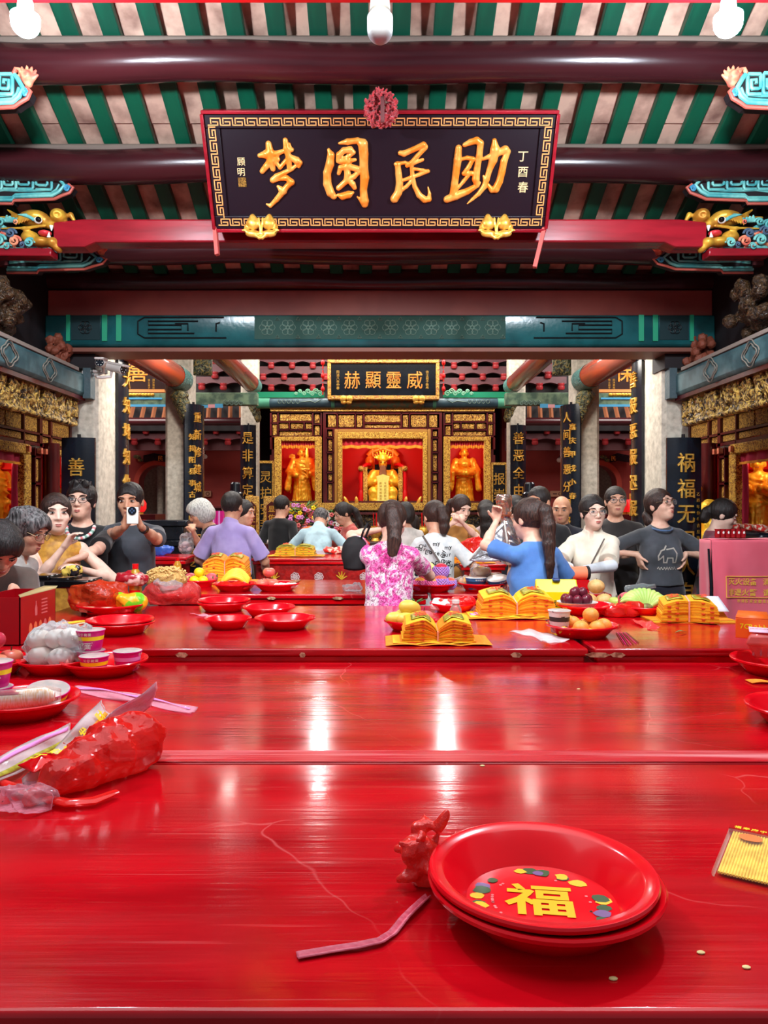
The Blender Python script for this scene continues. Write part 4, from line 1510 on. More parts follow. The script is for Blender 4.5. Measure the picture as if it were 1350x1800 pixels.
# flanking black boards beside the altar, in gilt frames
for s, px0, px1, py0, txt, nm in ((-1, 453, 481, 810, '灵护安邦', 'left'), (1, 864, 891, 813, '报崇明德', 'right')):
 Yq = 12.7
 kq = Yq/1350
 x0, x1 = (px0-668)*kq, (px1-668)*kq
 z1 = EYE+(890-py0)*kq
 zc = .75
 t = thing('altar_board', f'black board with gilt frame and characters standing at the {nm} of the altar', 'couplet board', ((x0+x1)/2, Yq, zc))
 rel(t).box(x0, x1, Yq, Yq+.05, zc, z1).build('board', M_BLACK, t)
 m = rel(t)
 for b in ((x0, x0+.025, zc, z1), (x1-.025, x1, zc, z1), (x0+.025, x1-.025, z1-.04, z1)):
  m.box(b[0], b[1], Yq-.02, Yq, b[2], b[3])
 m.build('gilt_frame', M_CARVB, t)
 m = rel(t)
 for i, ch in enumerate(txt):
  m.text(ch, .21, frame(((x0+x1)/2, Yq-.002, z1-.27-.26*i), (1, 0, 0), (0, 0, 1)), .01, .004, .95)
 m.build('gilded_characters', M_GOLD, t, smooth=0)
# small gilt tablets in front of them
for px0, px1, py0, Yq, txt, nm in ((463, 492, 872, 11.9, '显佑伯', 'before the left altar board'), (431, 455, 872, 11.0, '明正直', 'beside the farthest left column'), (866, 893, 888, 11.6, '感应', 'before the right altar board')):
 kq = Yq/1350
 x0, x1 = (px0-668)*kq, (px1-668)*kq
 z1 = EYE+(890-py0)*kq
 t = thing('spirit_tablet', f'maroon tablet in an arched gilt frame {nm}', 'tablet', ((x0+x1)/2, Yq, .8))
 rel(t).box(x0, x1, Yq, Yq+.06, .8, z1).build('gilt_frame', M_CARVB, t, bevel=.015)
 rel(t).box(x0+.02, x1-.02, Yq-.04, Yq+.12, 0, .8).build('stand', M_MAR, t)
 w = (x1-x0)
 rel(t).prism([(x0+w*.2, .86), (x1-w*.2, .86), (x1-w*.2, z1-.14), ((x0+x1)/2, z1-.08), (x0+w*.2, z1-.14)], -.012, .0, Matrix(((1, 0, 0, 0), (0, 0, 1, Yq), (0, 1, 0, 0), (0, 0, 0, 1)))).build('maroon_face', M_MAR, t)
 m = rel(t)
 for i, ch in enumerate(txt):
  m.text(ch, .11, frame(((x0+x1)/2, Yq-.016, z1-.20-.13*i), (1, 0, 0), (0, 0, 1)), .003, .01)
 m.build('gilded_characters', M_GOLD, t, smooth=0)
# ------------------------------------------------------------------ second name board with its beam and bracket rows
Yp = 11.86
kp = Yp/1350
t = thing('name_board', 'small black name board in a gilt frame over the main altar', 'name board', ((674-668)*kp, Yp, EYE+(890-702)*kp))
px = lambda v: (v-668)*kp
pz = lambda v: EYE+(890-v)*kp
rel(t).box(px(582), px(767), Yp, Yp+.06, pz(699), pz(638)).build('board', M_BLACK, t)
m = rel(t)
for b in ((576, 772, 632, 639), (576, 772, 696, 703), (576, 582, 639, 696), (766, 772, 639, 696)):
 m.box(px(b[0]), px(b[1]), Yp-.05, Yp+.08, pz(b[3]), pz(b[2]))
m.build('gilt_frame', carved('flame_gilding', (255, 196, 76), (150, 60, 20), 34, (220, 140, 50)), t, bevel=.01)
rel(t).box(px(575), px(773), Yp-.03, Yp+.08, pz(631.5), pz(629)).build('green_top_strip', M_GRNP, t)
for i, (ch, xx) in enumerate(zip('赫顯靈威', (619, 656, 692, 729))):
 q = rel(t)
 q.text('赫顯靈威'[i], .29, frame((px(xx), Yp-.004, pz(668)), (1, 0, 0), (0, 0, 1)), .014, .004, .88)
 q.build('gilded_character', M_GOLDO, t, smooth=0)
q = rel(t)
for xx, tx in ((594, '同治八年仲春'), (751, '信士弟子敬奉')):
 for i, ch in enumerate(tx[:6]):
  q.text(ch, .05, frame((px(xx), Yp-.003, pz(654+5.6*i)), (1, 0, 0), (0, 0, 1)), .003, .006)
q.build('small_inscription', M_GOLD, t, smooth=0)
q = rel(t)
for xx in (609, 736):
 for s in (-1, 1):
  q.ell((px(xx)+s*.05, Yp-.06, pz(702)), (.05, .03, .055))
  q.ell((px(xx)+s*.04, Yp-.05, pz(708)), (.045, .03, .03))
q.build('gilt_foot', M_GOLD, t)
for s in (-1, 1):
 q = rel(t)
 for v in (640, 663, 686):
  q.ell((px(673.5+s*106), Yp-.02, pz(v-2)), (.03, .03, .045))
  q.cyl((px(673.5+s*106), Yp+.0, pz(v-12)), (px(673.5+s*106), Yp, pz(v+8)), .012)
 q.build('red_side_beads', M_SEAL, t)
# painted tie beam carrying it
Yt = 12.0
kt = Yt/1350
tx = lambda v: (v-668)*kt
tz = lambda v: EYE+(890-v)*kt
t = thing('painted_tie_beam', 'blue-green painted tie beam under the small name board over the altar', 'roof beam', (0, Yt, tz(717)), kind='structure')
m = rel(t)
m.cyl((tx(451), Yt, tz(709)), (tx(898), Yt, tz(709)), 8.5*kt, seg=20)
m.build('beam', mat('blue_grey_beam', (54, 84, 96), .4, col2=(40, 66, 78), scale=5), t)
m = rel(t)
for s in (-1, 1):
 c = 674.5
 m.mi = 0
 m.cyl((tx(c+s*200), Yt, tz(709)), (tx(c+s*223), Yt, tz(709)), 9*kt, seg=20)
 m.cyl((tx(c+s*86), Yt, tz(709)), (tx(c+s*92), Yt, tz(709)), 9*kt, seg=20)
 m.mi = 1
 m.cyl((tx(c-70), Yt, tz(709)), (tx(c+70), Yt, tz(709)), 8.8*kt, seg=20)
 m.mi = 2
 for i in range(5):
  m.tube([V((tx(c+s*(150+8*i)+3*math.cos(a)), Yt-.078, tz(707)+.03*math.sin(a))) for a in [2*PI*j/10 for j in range(10)]], .005, 4, closed=True)
 m.tube([V((tx(c+s*110), Yt-.08, tz(704))), V((tx(c+s*120), Yt-.08, tz(709))), V((tx(c+s*128), Yt-.08, tz(706))), V((tx(c+s*145), Yt-.08, tz(708)))], .006, 4)
m.build('painted_bands', [mat('green_band_paint', (74, 150, 120), .5, bump=.3, bscale=30), mat('terracotta_band', (150, 116, 84), .5, col2=(96, 130, 104), scale=16), M_GLINE], t)
t = thing('green_eave_strip', 'green openwork strip above the painted tie beam, either side of the small name board', 'eave strip', (0, Yt+.1, tz(697)))
for s in (-1, 1):
 rel(t).box(*sorted((tx(674.5+s*105), tx(674.5+s*223))), Yt+.05, Yt+.12, tz(698), tz(688)).build('strip', M_GRNP, t)
 m = rel(t)
 for i in range(7):
  r0 = .05-.004*i
  m.tube([V((tx(674.5+s*(112+7*i)), Yt, tz(692-4*(1 if i % 2 else 0))))+V((x, 0, z)) for x, z in spiral((0, 0), r0, 1.5, 14, s)], .010, 5)
 m.build('openwork_curls', mat('pale_green_curl', (130, 190, 156), .5), t)
# rows of scalloped bracket boards with red cup blocks
M_EAVE = mat('maroon_scallop', (92, 44, 50), .5, col2=(78, 36, 44), scale=4)
def bracket_row(x0, x1, yt_, yb, Y, pitch, off, capr, label, mm=M_EAVE):
 k = Y/1350
 t = thing('bracket_row', label, 'bracket row', (((x0+x1)/2-668)*k, Y, EYE+(890-yb)*k))
 X = lambda v: (v-668)*k
 Z = lambda v: EYE+(890-v)*k
 n = max(6, int((x1-x0)*.8))
 up = [(X(x0), Z(yt_)), (X(x1), Z(yt_))]
 lowp = []
 for i in range(n, -1, -1):
  v = x0+(x1-x0)*i/n
  ph = (v-off)/pitch
  c = abs(math.sin(PI*ph))
  lowp.append((X(v), Z(yb-(yb-yt_)*.42*c**.7)))
 m = rel(t)
 m.prism([(a, b) for a, b in up+lowp], Y, Y+.10, Matrix(((1, 0, 0, 0), (0, 0, 1, 0), (0, 1, 0, 0), (0, 0, 0, 1))))
 m.build('scalloped_board', mm, t, smooth=0)
 v = off
 while v < x1-2:
  if v > x0+2:
   q = rel(t)
   r = capr*k
   zc = Z(yb)
   q.lathe([(0, -r*.9), (r*.7, -r*.9), (r*.95, -r*.5), (r*.95, r*.1), (r*.7, r*.2), (r*.9, r*.5), (r*.9, r*.9), (0, r*.9)], 14, Matrix.Translation((X(v), Y-.02, zc)))
   q.build('red_cup_block', mat('cup_red', (150, 42, 46), .35), t)
  v += pitch
 return t
CR = 'above the main altar'
rows = [(446, 575, 601, 624, 463, '1', 'topmost'), (446, 575, 624, 643, 477, '', 'second'), (446, 575, 644, 663, 463, '', 'third'), (446, 575, 664, 682, 477, '', 'lowest')]
for a, b, c, d, off, _, w in rows:
 bracket_row(a, b, c, d, 13.05, 36.5, off, 6, f'{w} row of maroon scalloped brackets left of the small name board')
 bracket_row(1348-b, 1348-a, c, d, 13.05, 36.5, 1348-off-3*36.5, 6, f'{w} row of maroon scalloped brackets right of the small name board')
one(MB().box(-2.3, 2.3, 13.3, 13.4, 3.2, 5.3), 'wall_bracket_ground', M_DARK, 'black panel standing in for the shade behind the altar bracket rows', 'wall', kind='structure')  # black sheet in place of the shade between the bracket rows
# ------------------------------------------------------------------ side bays between the columns
for s, nm in ((-1, 'left'), (1, 'right')):
 mx = (lambda v: v) if s < 0 else (lambda v: 1341-v)
 def so(a, b):
  return tuple(sorted((mx(a), mx(b))))
 Y = 11.2
 k = Y/1350
 X = lambda v: (v-668)*k
 Z = lambda v: EYE+(890-v)*k
 t = thing('painted_tie_beam', f'painted tie beam with yellow lotus band across the {nm} bay', 'roof beam', (X(mx(330)), Y, Z(712)), kind='structure')
 a, b = so(200, 452)
 rel(t).box(X(a), X(b), Y, Y+.15, Z(712), Z(690)).build('beam', mat('sage_beam', (120, 146, 116), .5, col2=(74, 100, 84), scale=9), t, bevel=.01)
 m = rel(t)
 a, b = so(216, 276)
 for i in range(9):
  m.ell((X(a+8+5.5*i), Y, Z(694)), (.03, .02, .024))
 m.build('lotus_band', M_YELP, t)
 m = rel(t)
 for (c, d, e, f2, i) in ((216, 285, 699, 702, 0), (350, 366, 712, 717, 0), (366, 378, 711, 717, 1), (378, 392, 710, 717, 0), (216, 296, 711, 715, 0)):
  c, d = so(c, d)
  m.mi = i
  m.box(X(c), X(d), Y-.01, Y, Z(f2), Z(e))
 m.build('coloured_patterns', [M_BLUEP, M_PINKP], t)
 m = rel(t)
 for i in range(8):
  m.tube([V((X(mx(396+4*i)), Y-.02, Z(708+2*(i % 2))))+V((x, 0, z)) for x, z in spiral((0, 0), .035, 1.4, 12)], .007, 4)
 m.build('openwork_curls', M_GLINE, t)
 # hanging plaque seen behind the first round beam
 Yq = 10.6
 k2 = Yq/1350
 X2 = lambda v: (v-668)*k2
 Z2 = lambda v: EYE+(890-v)*k2
 a, b = so(140, 290)
 t = thing('name_board', f'dark hanging board with large gilt characters half hidden behind the {nm} round beam', 'name board', (X2((a+b)/2), Yq, Z2(688)))
 rel(t).box(X2(a), X2(b), Yq, Yq+.06, Z2(686), Z2(610)).build('board', mat('brown_black_board', (44, 22, 20), .4), t)
 rel(t).cyl((X2(a)+.3, Yq+.03, Z2(612)), (X2(a)+.3, Yq+.03, 5.32), .012, seg=8).build('hanger', M_DARK, t)
 rel(t).box(X2(a), X2(b), Yq-.03, Yq+.06, Z2(690), Z2(685)).build('gilt_edge', M_FRET, t)
 for i, (ch, vx) in enumerate(zip('重善' if s < 0 else '保大', (217, 244) if s < 0 else (1098, 1132))):
  q = rel(t)
  q.text(ch, .27, frame((X2(vx), Yq-.004, Z2(655)), (1, 0, 0), (0, 0, 1)), .012, .006)
  q.build('gilded_character', M_GOLDO, t, smooth=0)
 q = rel(t)
 for i in range(2):
  for j in range(4):
   q.text('信士弟子同沐恩光'[i*4+j], .035, frame((X2(mx(262 if s < 0 else 270)+8*i), Yq-.003, Z2(668+4.6*j)), (1, 0, 0), (0, 0, 1)), .002, .006)
 q.build('small_inscription', M_GOLD, t, smooth=0)
 # rafters in the dark, log, bracket rows, fascia
 Yr = 12.6
 kr = Yr/1350
 X3 = lambda v: (v-668)*kr
 Z3 = lambda v: EYE+(890-v)*kr
 a, b = so(180, 440)
 one(MB().box(X3(a), X3(b), Yr+.5, Yr+.55, Z3(752), Z3(640)), 'wall_rafter_ground_'+nm, M_DARK, f'dark panel standing in for the shaded roof space in the {nm} bay', 'wall', kind='structure')  # dark sheet in place of the bay's shaded roof space
 for i in range(13):
  m = MB()
  v = a+10+i*19.5
  m.tube([V((X3(v), Yr+.0, Z3(736))), V((X3(v-s*-8), Yr+.4, Z3(708)))], .035, 4)
  one(m, 'roof_rafter', mat('ochre_rafter', (150, 92, 60), .7), f'short ochre rafter in the dark roof of the {nm} bay', 'rafter', f'ochre rafters in the {nm} bay', smooth=0)
 one(MB().cyl((X3(a), Yr, Z3(741)), (X3(b), Yr, Z3(741)), .065, seg=18), 'purlin', M_LOG, f'maroon log crossing the {nm} bay under the rafters', 'roof beam', kind='structure')
 for j, (c, d, off) in enumerate(((750, 758, 216), (766, 777, 237))):
  bracket_row(a, b, c-4, d, 13.2, 41, off if s < 0 else 1341-off-6*41, 6, f'{"upper" if j == 0 else "lower"} scalloped bracket row over the {nm} red wall', M_EAVE)
 one(MB().box(X3(a), X3(b), 13.3, 13.4, Z3(786), Z3(745)), 'wall_fascia_'+nm, mat('deep_maroon_fascia', (74, 28, 32), .6), f'maroon fascia over the {nm} red wall', 'wall', kind='structure')
 if True:
  a2, b2 = so(345, 430)
  for j, (c, d, off) in enumerate(((628, 640, 355), (646, 660, 378), (668, 680, 355))):
   bracket_row(a2, b2, c-6, d, 12.9, 38, off if s < 0 else 1341-off-38, 6.5, f'{("upper", "middle", "lower")[j]} scalloped bracket row between the second and third {nm} columns')
 # wall furniture
 Yw = 14.15
 kw = Yw/1350
 X4 = lambda v: (v-668)*kw
 Z4 = lambda v: EYE+(890-v)*kw
 ux, uy = (361, 803) if s < 0 else (982, 809)
 t = thing('wall_lamp', f'round white lamp on a thin curved wire on the {nm} red wall', 'lamp', (X4(ux), Yw, Z4(uy)))
 m = rel(t)
 m.lathe([(0, 0), (.03, .004), (.042, .02), (.044, .05), (.03, .07), (0, .075)], 18, Matrix.Translation((X4(ux), Yw, Z4(uy))) @ Matrix.Rotation(PI/2, 4, 'X'))
 m.build('lamp_head', M_WHITE, t)
 m = rel(t)
 m.tube([V((X4(ux)+.02*math.sin(i*.4)-s*-.12*(i/8)**2*0-.13*(i/8)**1.5*(1 if s < 0 else -1), Yw-.01, Z4(uy)+.04+.16*(1-(1-i/8)**2)**.5*(i/8)**.5)) for i in range(9)], .006, 6)
 m.build('wire', M_DARK, t)
 a, b = (345, 371) if s < 0 else (967, 991)
 t = thing('wall_sign', f'small tan sign with a dark emblem on the {nm} red wall', 'sign', (X4((a+b)/2), Yw, Z4(872)))
 rel(t).box(X4(a), X4(b), Yw, Yw+.02, Z4(873), Z4(863)).build('plate', mat('tan_plate', (168, 120, 92), .5), t)
 m = rel(t)
 m.tube([V((X4(b-6)+.03*math.cos(q), Yw-.004, Z4(868)+.03*math.sin(q))) for q in [2*PI*i/12 for i in range(12)]], .006, 4, closed=True)
 m.box(X4(a+5), X4(b-12), Yw-.004, Yw, Z4(869), Z4(867))
 m.build('emblem', mat('sign_ink', (90, 50, 40), .6), t)
 a, b = (240, 292) if s < 0 else (1058, 1098)
 t = thing('scroll_plaque', f'black fan-shaped plaque with gilt ends over the {nm} arched doorway', 'plaque', (X4((a+b)/2), Yw-.05, Z4(815)))
 m = rel(t)
 xm = (a+b)/2
 m.prism([(X4(a+14), Z4(813)), (X4(a+14), Z4(801)), (X4(xm+6), Z4(797)), (X4(b+6), Z4(801)), (X4(b+6), Z4(813)), (X4(xm+6), Z4(810))], Yw-.07, Yw, Matrix(((1, 0, 0, 0), (0, 0, 1, 0), (0, 1, 0, 0), (0, 0, 0, 1))))
 m.build('board', M_BLACK, t, smooth=0)
 m = rel(t)
 for i in range(3):
  m.ell((X4(a+4*i), Yw-.04, Z4(803+3*i-(2 if i == 1 else 0))), (.05, .03, .035))
 m.build('gilt_end', M_CARVG, t)
 q = rel(t)
 q.text('民', .10, frame((X4(b-8 if s < 0 else a+18), Yw-.075, Z4(806)), (1, 0, 0), (0, 0, 1)), .003, .01)
 q.build('gilded_character', M_GOLD, t, smooth=0)
# ------------------------------------------------------------------ side shrines: facade on the side wall line
def side_shrine(s, nm):
 XF = 3.2
 t = thing('side_shrine', f'gilded shrine front with red lit niches along the {nm} side', 'shrine', (s*XF, 6.8, 0))
 def bx2(m, y0, y1, z0, z1, d0=0., d1=.08):
  m.box(*sorted((s*(XF+d0), s*(XF+d1))), y0, y1, z0, z1)
 m = rel(t)
 fr = [(5.0, 8.6, 2.33, 2.37), (5.0, 8.6, 2.165, 2.185), (5.0, 8.6, 2.06, 2.09), (7.18, 7.24, 2.0, 2.37), (6.86, 6.88, 2.0, 2.33), (6.2, 6.22, 2.17, 2.33), (6.97, 7.0, .9, 2.05), (7.42, 7.46, .9, 2.37), (7.95, 8.6, .9, 2.37), (5.0, 8.6, .9, 1.0),
   (7.08, 7.10, .9, 2.05), (7.20, 7.22, .9, 2.05)]
 for a in fr:
  bx2(m, *a, -.02, .1)
 for zz in (1.15, 1.4, 1.7, 1.95):
  bx2(m, 7.08, 7.22, zz, zz+.02, -.02, .1)
 bx2(m, 4.8, 8.6, .0, .9, .02, .1)
 m.build('timber_frame', M_MAR, t, smooth=0)
 for a in [(5.3, 6.19, 2.19, 2.325), (6.23, 6.55, 2.19, 2.325), (6.57, 6.85, 2.19, 2.325), (6.89, 7.17, 2.19, 2.325), (7.25, 7.41, 2.19, 2.325), (7.47, 7.9, 2.19, 2.325), (5.3, 6.85, 2.10, 2.16), (6.89, 7.17, 2.10, 2.16), (7.25, 7.41, 2.10, 2.16), (7.47, 7.9, 2.1, 2.16),
    (7.105, 7.195, 1.01, 1.14), (7.105, 7.195, 1.18, 1.39), (7.105, 7.195, 1.43, 1.69), (7.105, 7.195, 1.73, 1.94)]:
  m = rel(t)
  bx2(m, *a, .0, .06)
  m.build('carved_panel', M_CARVF, t, bevel=.006)
 m = rel(t)
 bx2(m, 5.0, 8.6, 2.37, 2.42, -.05, .1)
 m.build('cornice', M_CARVB, t, bevel=.01)
 m = rel(t)
 bx2(m, 5.0, 6.97, 1.97, 2.06, -.03, .06)
 bx2(m, 6.86, 6.99, .98, 1.97, -.03, .06)
 bx2(m, 7.46, 7.95, 2.0, 2.06, -.03, .06)
 m.build('gilded_fretwork', M_CARVB, t, bevel=.01)
 m = rel(t)
 m.cyl((s*(XF-.07), 7.33, 0), (s*(XF-.07), 7.33, 2.1), .07, seg=20)
 m.build('round_post', M_MAR, t)
 m = rel(t)
 for yy in (7.24, 7.44, 6.9, 7.14):
  bx2(m, yy-.02, yy+.02, 1.99, 2.04, -.06, -.02)
 m.build('pendant_drop', M_SALM, t)
 for y0, y1 in ((5.0, 7.30), (7.42, 8.55)):
  m = rel(t)
  d = 1.0
  m.box(*sorted((s*(XF+d), s*(XF+d+.03))), y0, y1, .95, 2.15)
  m.box(*sorted((s*(XF+.06), s*(XF+d))), y1, y1+.03, .95, 2.15)
  m.box(*sorted((s*(XF+.06), s*(XF+d))), y0-.03, y0, .95, 2.15)
  m.box(*sorted((s*(XF+.06), s*(XF+d))), y0, y1, 2.12, 2.15)
  m.box(*sorted((s*(XF+.06), s*(XF+d))), y0, y1, .93, .96)
  for zz in (1.45, 1.65, 1.85):
   m.box(*sorted((s*(XF+d-.06), s*(XF+d))), y0, y1, zz, zz+.02)
   m.box(*sorted((s*(XF+.1), s*(XF+d))), y1-.05, y1, zz, zz+.02)
  m.build('niche', M_NICHE, t)
 light('niche_light', 'POINT', (s*(XF+.22), 6.75, 2.02), 4, (1, .85, .65), .05)
 light('niche_light', 'POINT', (s*(XF+.25), 7.75, 2.0), 3.4, (1, .85, .65), .05)
 m = rel(t)
 m.grid(lambda u, v: V((s*(XF+.02+.012*math.sin(u*60)), 5.0+1.86*u, 1.97-.075*v)), 120, 2)
 m.build('curtain_valance', mat('magenta_curtain', (170, 12, 60), .7), t)
 m = rel(t)
 m.grid(lambda u, v: V((s*(XF+.01+.010*math.sin(u*60)), 5.0+1.86*u, 1.895-.022*v)), 120, 1)
 m.build('gold_fringe', M_FRING, t)
 m = rel(t)
 m.grid(lambda u, v: V((s*(XF+.04+.02*math.sin(u*9+v*3)), 6.79+.07*u*(.45+.55*abs(1-1.2*v)), 1.9-.85*v)), 14, 16)
 m.build('side_curtain', mat('magenta_curtain', (170, 12, 60), .7), t, solid=.006)
 return t
side_shrine(-1, 'left')
side_shrine(1, 'right')
standing_deity('golden_deity', 'golden standing figure stretching out a hand in the left side niche', (-3.62, 7.22, .98), 1.02, R(62), 'reach')
standing_deity('golden_deity', 'small golden figure in the narrow niche left of the left couplet board', (-3.50, 8.22, .98), .86, R(60), 'reach')
standing_deity('golden_deity', 'golden warrior with feathered crown carrying a child in the right side niche', (3.44, 6.98, 1.02), .94, R(-38), 'child')
standing_deity('golden_deity', 'tall golden figure in the narrow niche right of the right couplet board', (3.46, 8.05, .96), .98, R(-40), 'crown')
m = SDF((-.2, -.2, 0), (.2, .2, .5), .012)
m.ell((0, 0, .1), (.12, .11, .1), k=.02)
m.ell((0, 0, .2), (.09, .085, .1), k=.02)
m.ell((0, -.02, .32), (.07, .07, .075), k=.02)
for q in (-1, 1):
 m.cap((q*.05, 0, .38), (q*.06, 0, .42), .025, .015, k=.01)
 m.ell((q*.05, -.09, .08), (.03, .05, .06), k=.01)
o = m.mesh('golden_lion', M_STAT)
o.location = (3.38, 6.74, 1.02)
o.rotation_euler = (0, 0, R(-40))
o.scale = (.8, .8, .72)
tag(o, 'small golden lion at the feet of the golden warrior in the right niche', 'statue')
standing_deity('gilded_statue', 'gilded robed statue outside the right shrine behind the girl in plum', (2.92, 7.25, .10), 1.72, R(-60), 'clasp')
# ------------------------------------------------------------------ red lacquered offering tables
def lacquer():
 m = mat('red_table_lacquer', (196, 6, 14), .17)
 nt = m.node_tree
 b = nt.nodes['Principled BSDF']
 tc = nt.nodes.new('ShaderNodeTexCoord')
 def nz(sc_, st, det=4):
  mp = nt.nodes.new('ShaderNodeMapping')
  mp.inputs['Scale'].default_value = st
  n = nt.nodes.new('ShaderNodeTexNoise')
  n.inputs['Scale'].default_value = sc_
  n.inputs['Detail'].default_value = det
  nt.links.new(tc.outputs['Object'], mp.inputs[0])
  nt.links.new(mp.outputs[0], n.inputs['Vector'])
  return n.outputs['Fac']
 def ramp(o, p0, c0, p1, c1):
  r = nt.nodes.new('ShaderNodeValToRGB')
  r.color_ramp.elements[0].position = p0
  r.color_ramp.elements[0].color = c0
  r.color_ramp.elements[1].position = p1
  r.color_ramp.elements[1].color = c1
  nt.links.new(o, r.inputs[0])
  return r.outputs[0]
 wear = nz(3.2, (.6, 2.2, 1), 6)
 col = ramp(wear, .34, lin((166, 3, 16)), .62, lin((206, 9, 24)))
 vo = nt.nodes.new('ShaderNodeTexVoronoi')
 vo.feature = 'DISTANCE_TO_EDGE'
 vo.inputs['Scale'].default_value = 1.7
 mp = nt.nodes.new('ShaderNodeMapping')
 wob = nt.nodes.new('ShaderNodeTexNoise')
 wob.inputs['Scale'].default_value = 5
 nt.links.new(tc.outputs['Object'], wob.inputs['Vector'])
 ad = nt.nodes.new('ShaderNodeMix')
 ad.data_type = 'RGBA'
 ad.inputs[0].default_value = .12
 nt.links.new(tc.outputs['Object'], ad.inputs[6])
 nt.links.new(wob.outputs['Color'], ad.inputs[7])
 nt.links.new(ad.outputs[2], vo.inputs['Vector'])
 crack = ramp(vo.outputs['Distance'], .0, (1, 1, 1, 1), .004, (0, 0, 0, 1))
 mask = ramp(nz(2.3, (1, 1, 1), 2), .50, (0, 0, 0, 1), .62, (.4, .4, .4, 1))
 scr = ramp(nz(34, (.05, 3.0, 1), 3), .66, (0, 0, 0, 1), .74, (.22, .22, .22, 1))
 mu = nt.nodes.new('ShaderNodeMath')
 mu.operation = 'MULTIPLY'
 nt.links.new(crack, mu.inputs[0])
 nt.links.new(mask, mu.inputs[1])
 mxm = nt.nodes.new('ShaderNodeMath')
 mxm.operation = 'MAXIMUM'
 nt.links.new(mu.outputs[0], mxm.inputs[0])
 nt.links.new(scr, mxm.inputs[1])
 cm = nt.nodes.new('ShaderNodeMix')
 cm.data_type = 'RGBA'
 nt.links.new(mxm.outputs[0], cm.inputs[0])
 nt.links.new(col, cm.inputs[6])
 cm.inputs[7].default_value = lin((240, 120, 120))
 nt.links.new(cm.outputs[2], b.inputs['Base Color'])
 streak = nz(26, (.10, 2.4, 1), 5)
 g = lambda x: (x, x, x, 1)
 ro = ramp(nz(5, (.25, 2.0, 1), 5), .35, g(.09), .75, g(.24))
 nt.links.new(ro, b.inputs['Roughness'])
 bp = nt.nodes.new('ShaderNodeBump')
 bp.inputs['Strength'].default_value = .22
 bp.inputs['Distance'].default_value = .004
 nt.links.new(streak, bp.inputs['Height'])
 nt.links.new(bp.outputs[0], b.inputs['Normal'])
 b.inputs['Coat Weight'].default_value = .35
 b.inputs['Coat Roughness'].default_value = .12
 b.inputs['Specular IOR Level'].default_value = .5
 return m
M_LAC = lacquer()
M_LACE = mat('red_table_edge', (220, 8, 18), .16, col2=(194, 4, 16), scale=6, coat=.3)
M_CHIP = mat('bare_wood_chip', (214, 176, 140), .8, col2=(150, 96, 70), scale=60)
def table(label, x0, x1, y0, y1, z, name='offering_table', th=.055, chips=(), apron=.12, group=None, top=None, worn=False):
 cx, cy = (x0+x1)/2, (y0+y1)/2
 t = thing(name, label, 'table', (cx, cy, 0), 0, group)
 w, d = (x1-x0)/2, (y1-y0)/2
 MB().box(-w, w, -d, d, z-th*.55, z).build('table_top', top or M_LAC, t, bevel=.008, seg=3)
 m = MB()
 for b in ((-w+.012, w-.012, -d+.012, -d+.05), (-w+.012, w-.012, d-.05, d-.012), (-w+.012, -w+.05, -d+.05, d-.05), (w-.05, w-.012, -d+.05, d-.05)):
  m.box(b[0], b[1], b[2], b[3], z-th-.012, z-th*.55)
 m.build('edge_moulding', M_LACE, t, bevel=.006)
 m = MB()
 e = .06
 for b in ((-w+e, w-e, -d+e, -d+e+.02), (-w+e, w-e, d-e-.02, d-e), (-w+e, -w+e+.02, -d+e, d-e), (w-e-.02, w-e, -d+e, d-e)):
  m.box(b[0], b[1], b[2], b[3], z-th-apron, z-th-.012)
 m.build('apron', M_LACE, t)
 for sx in (-1, 1):
  for sy in (-1, 1):
   m = MB()
   m.box(sx*(w-.11)-.035, sx*(w-.11)+.035, sy*(d-.11)-.035, sy*(d-.11)+.035, 0, z-th-.012)
   m.build('leg', M_LACE, t, bevel=.006)
 if worn:
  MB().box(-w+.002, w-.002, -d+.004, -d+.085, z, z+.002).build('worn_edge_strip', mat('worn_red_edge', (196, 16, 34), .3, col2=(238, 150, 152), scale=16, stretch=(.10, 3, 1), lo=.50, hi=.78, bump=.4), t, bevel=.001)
 for px, wd in chips:
  m = MB()
  x = px-cx
  pts = [(x-wd/2, z-.022), (x-wd*.2, z-.014), (x+wd*.3, z-.016), (x+wd/2, z-.024), (x+wd*.25, z-.034), (x-wd*.3, z-.032)]
  m.prism(pts, d+.0005, d+.002, Matrix(((1, 0, 0, 0), (0, 0, -1, 0), (0, 1, 0, 0), (0, 0, 0, 1))))
  m.build('chipped_paint', M_CHIP, t, smooth=0)
 return t
TZ = .90
TZ3 = .95
table('long glossy red offering table nearest the camera, holding the golden-character plate', -1.95, 2.05, .912, 1.79, TZ)
table('long glossy red offering table second from the front, with lamp streaks on its top', -1.95, 2.05, 1.797, 2.955, TZ, worn=True)
t3 = table('red offering table third from the front, on the left, holding the oil bottles', -1.70, .805, 2.965, 4.25, TZ3,
   chips=((P(320, 1147, 2.97).x, .05), (P(532, 1147, 2.97).x, .025), (P(907, 1147, 2.97).x*1.0, .045)))
table('red offering table third from the front, on the right, holding the green bananas', .83, 1.70, 2.965, 4.25, TZ3, chips=((P(1050, 1147, 2.97).x, .10), (P(1085, 1147, 2.97).x, .06)))
table('red offering table behind the plates, left of the woman in pink floral', -1.46, .30, 4.80, 5.75, TZ3, chips=((P(477, 1049, 4.8).x, .06), (P(594, 1049, 4.8).x, .07)))
table('red offering table between the woman in pink floral and the woman in blue', .32, 1.45, 4.80, 5.30, TZ3)
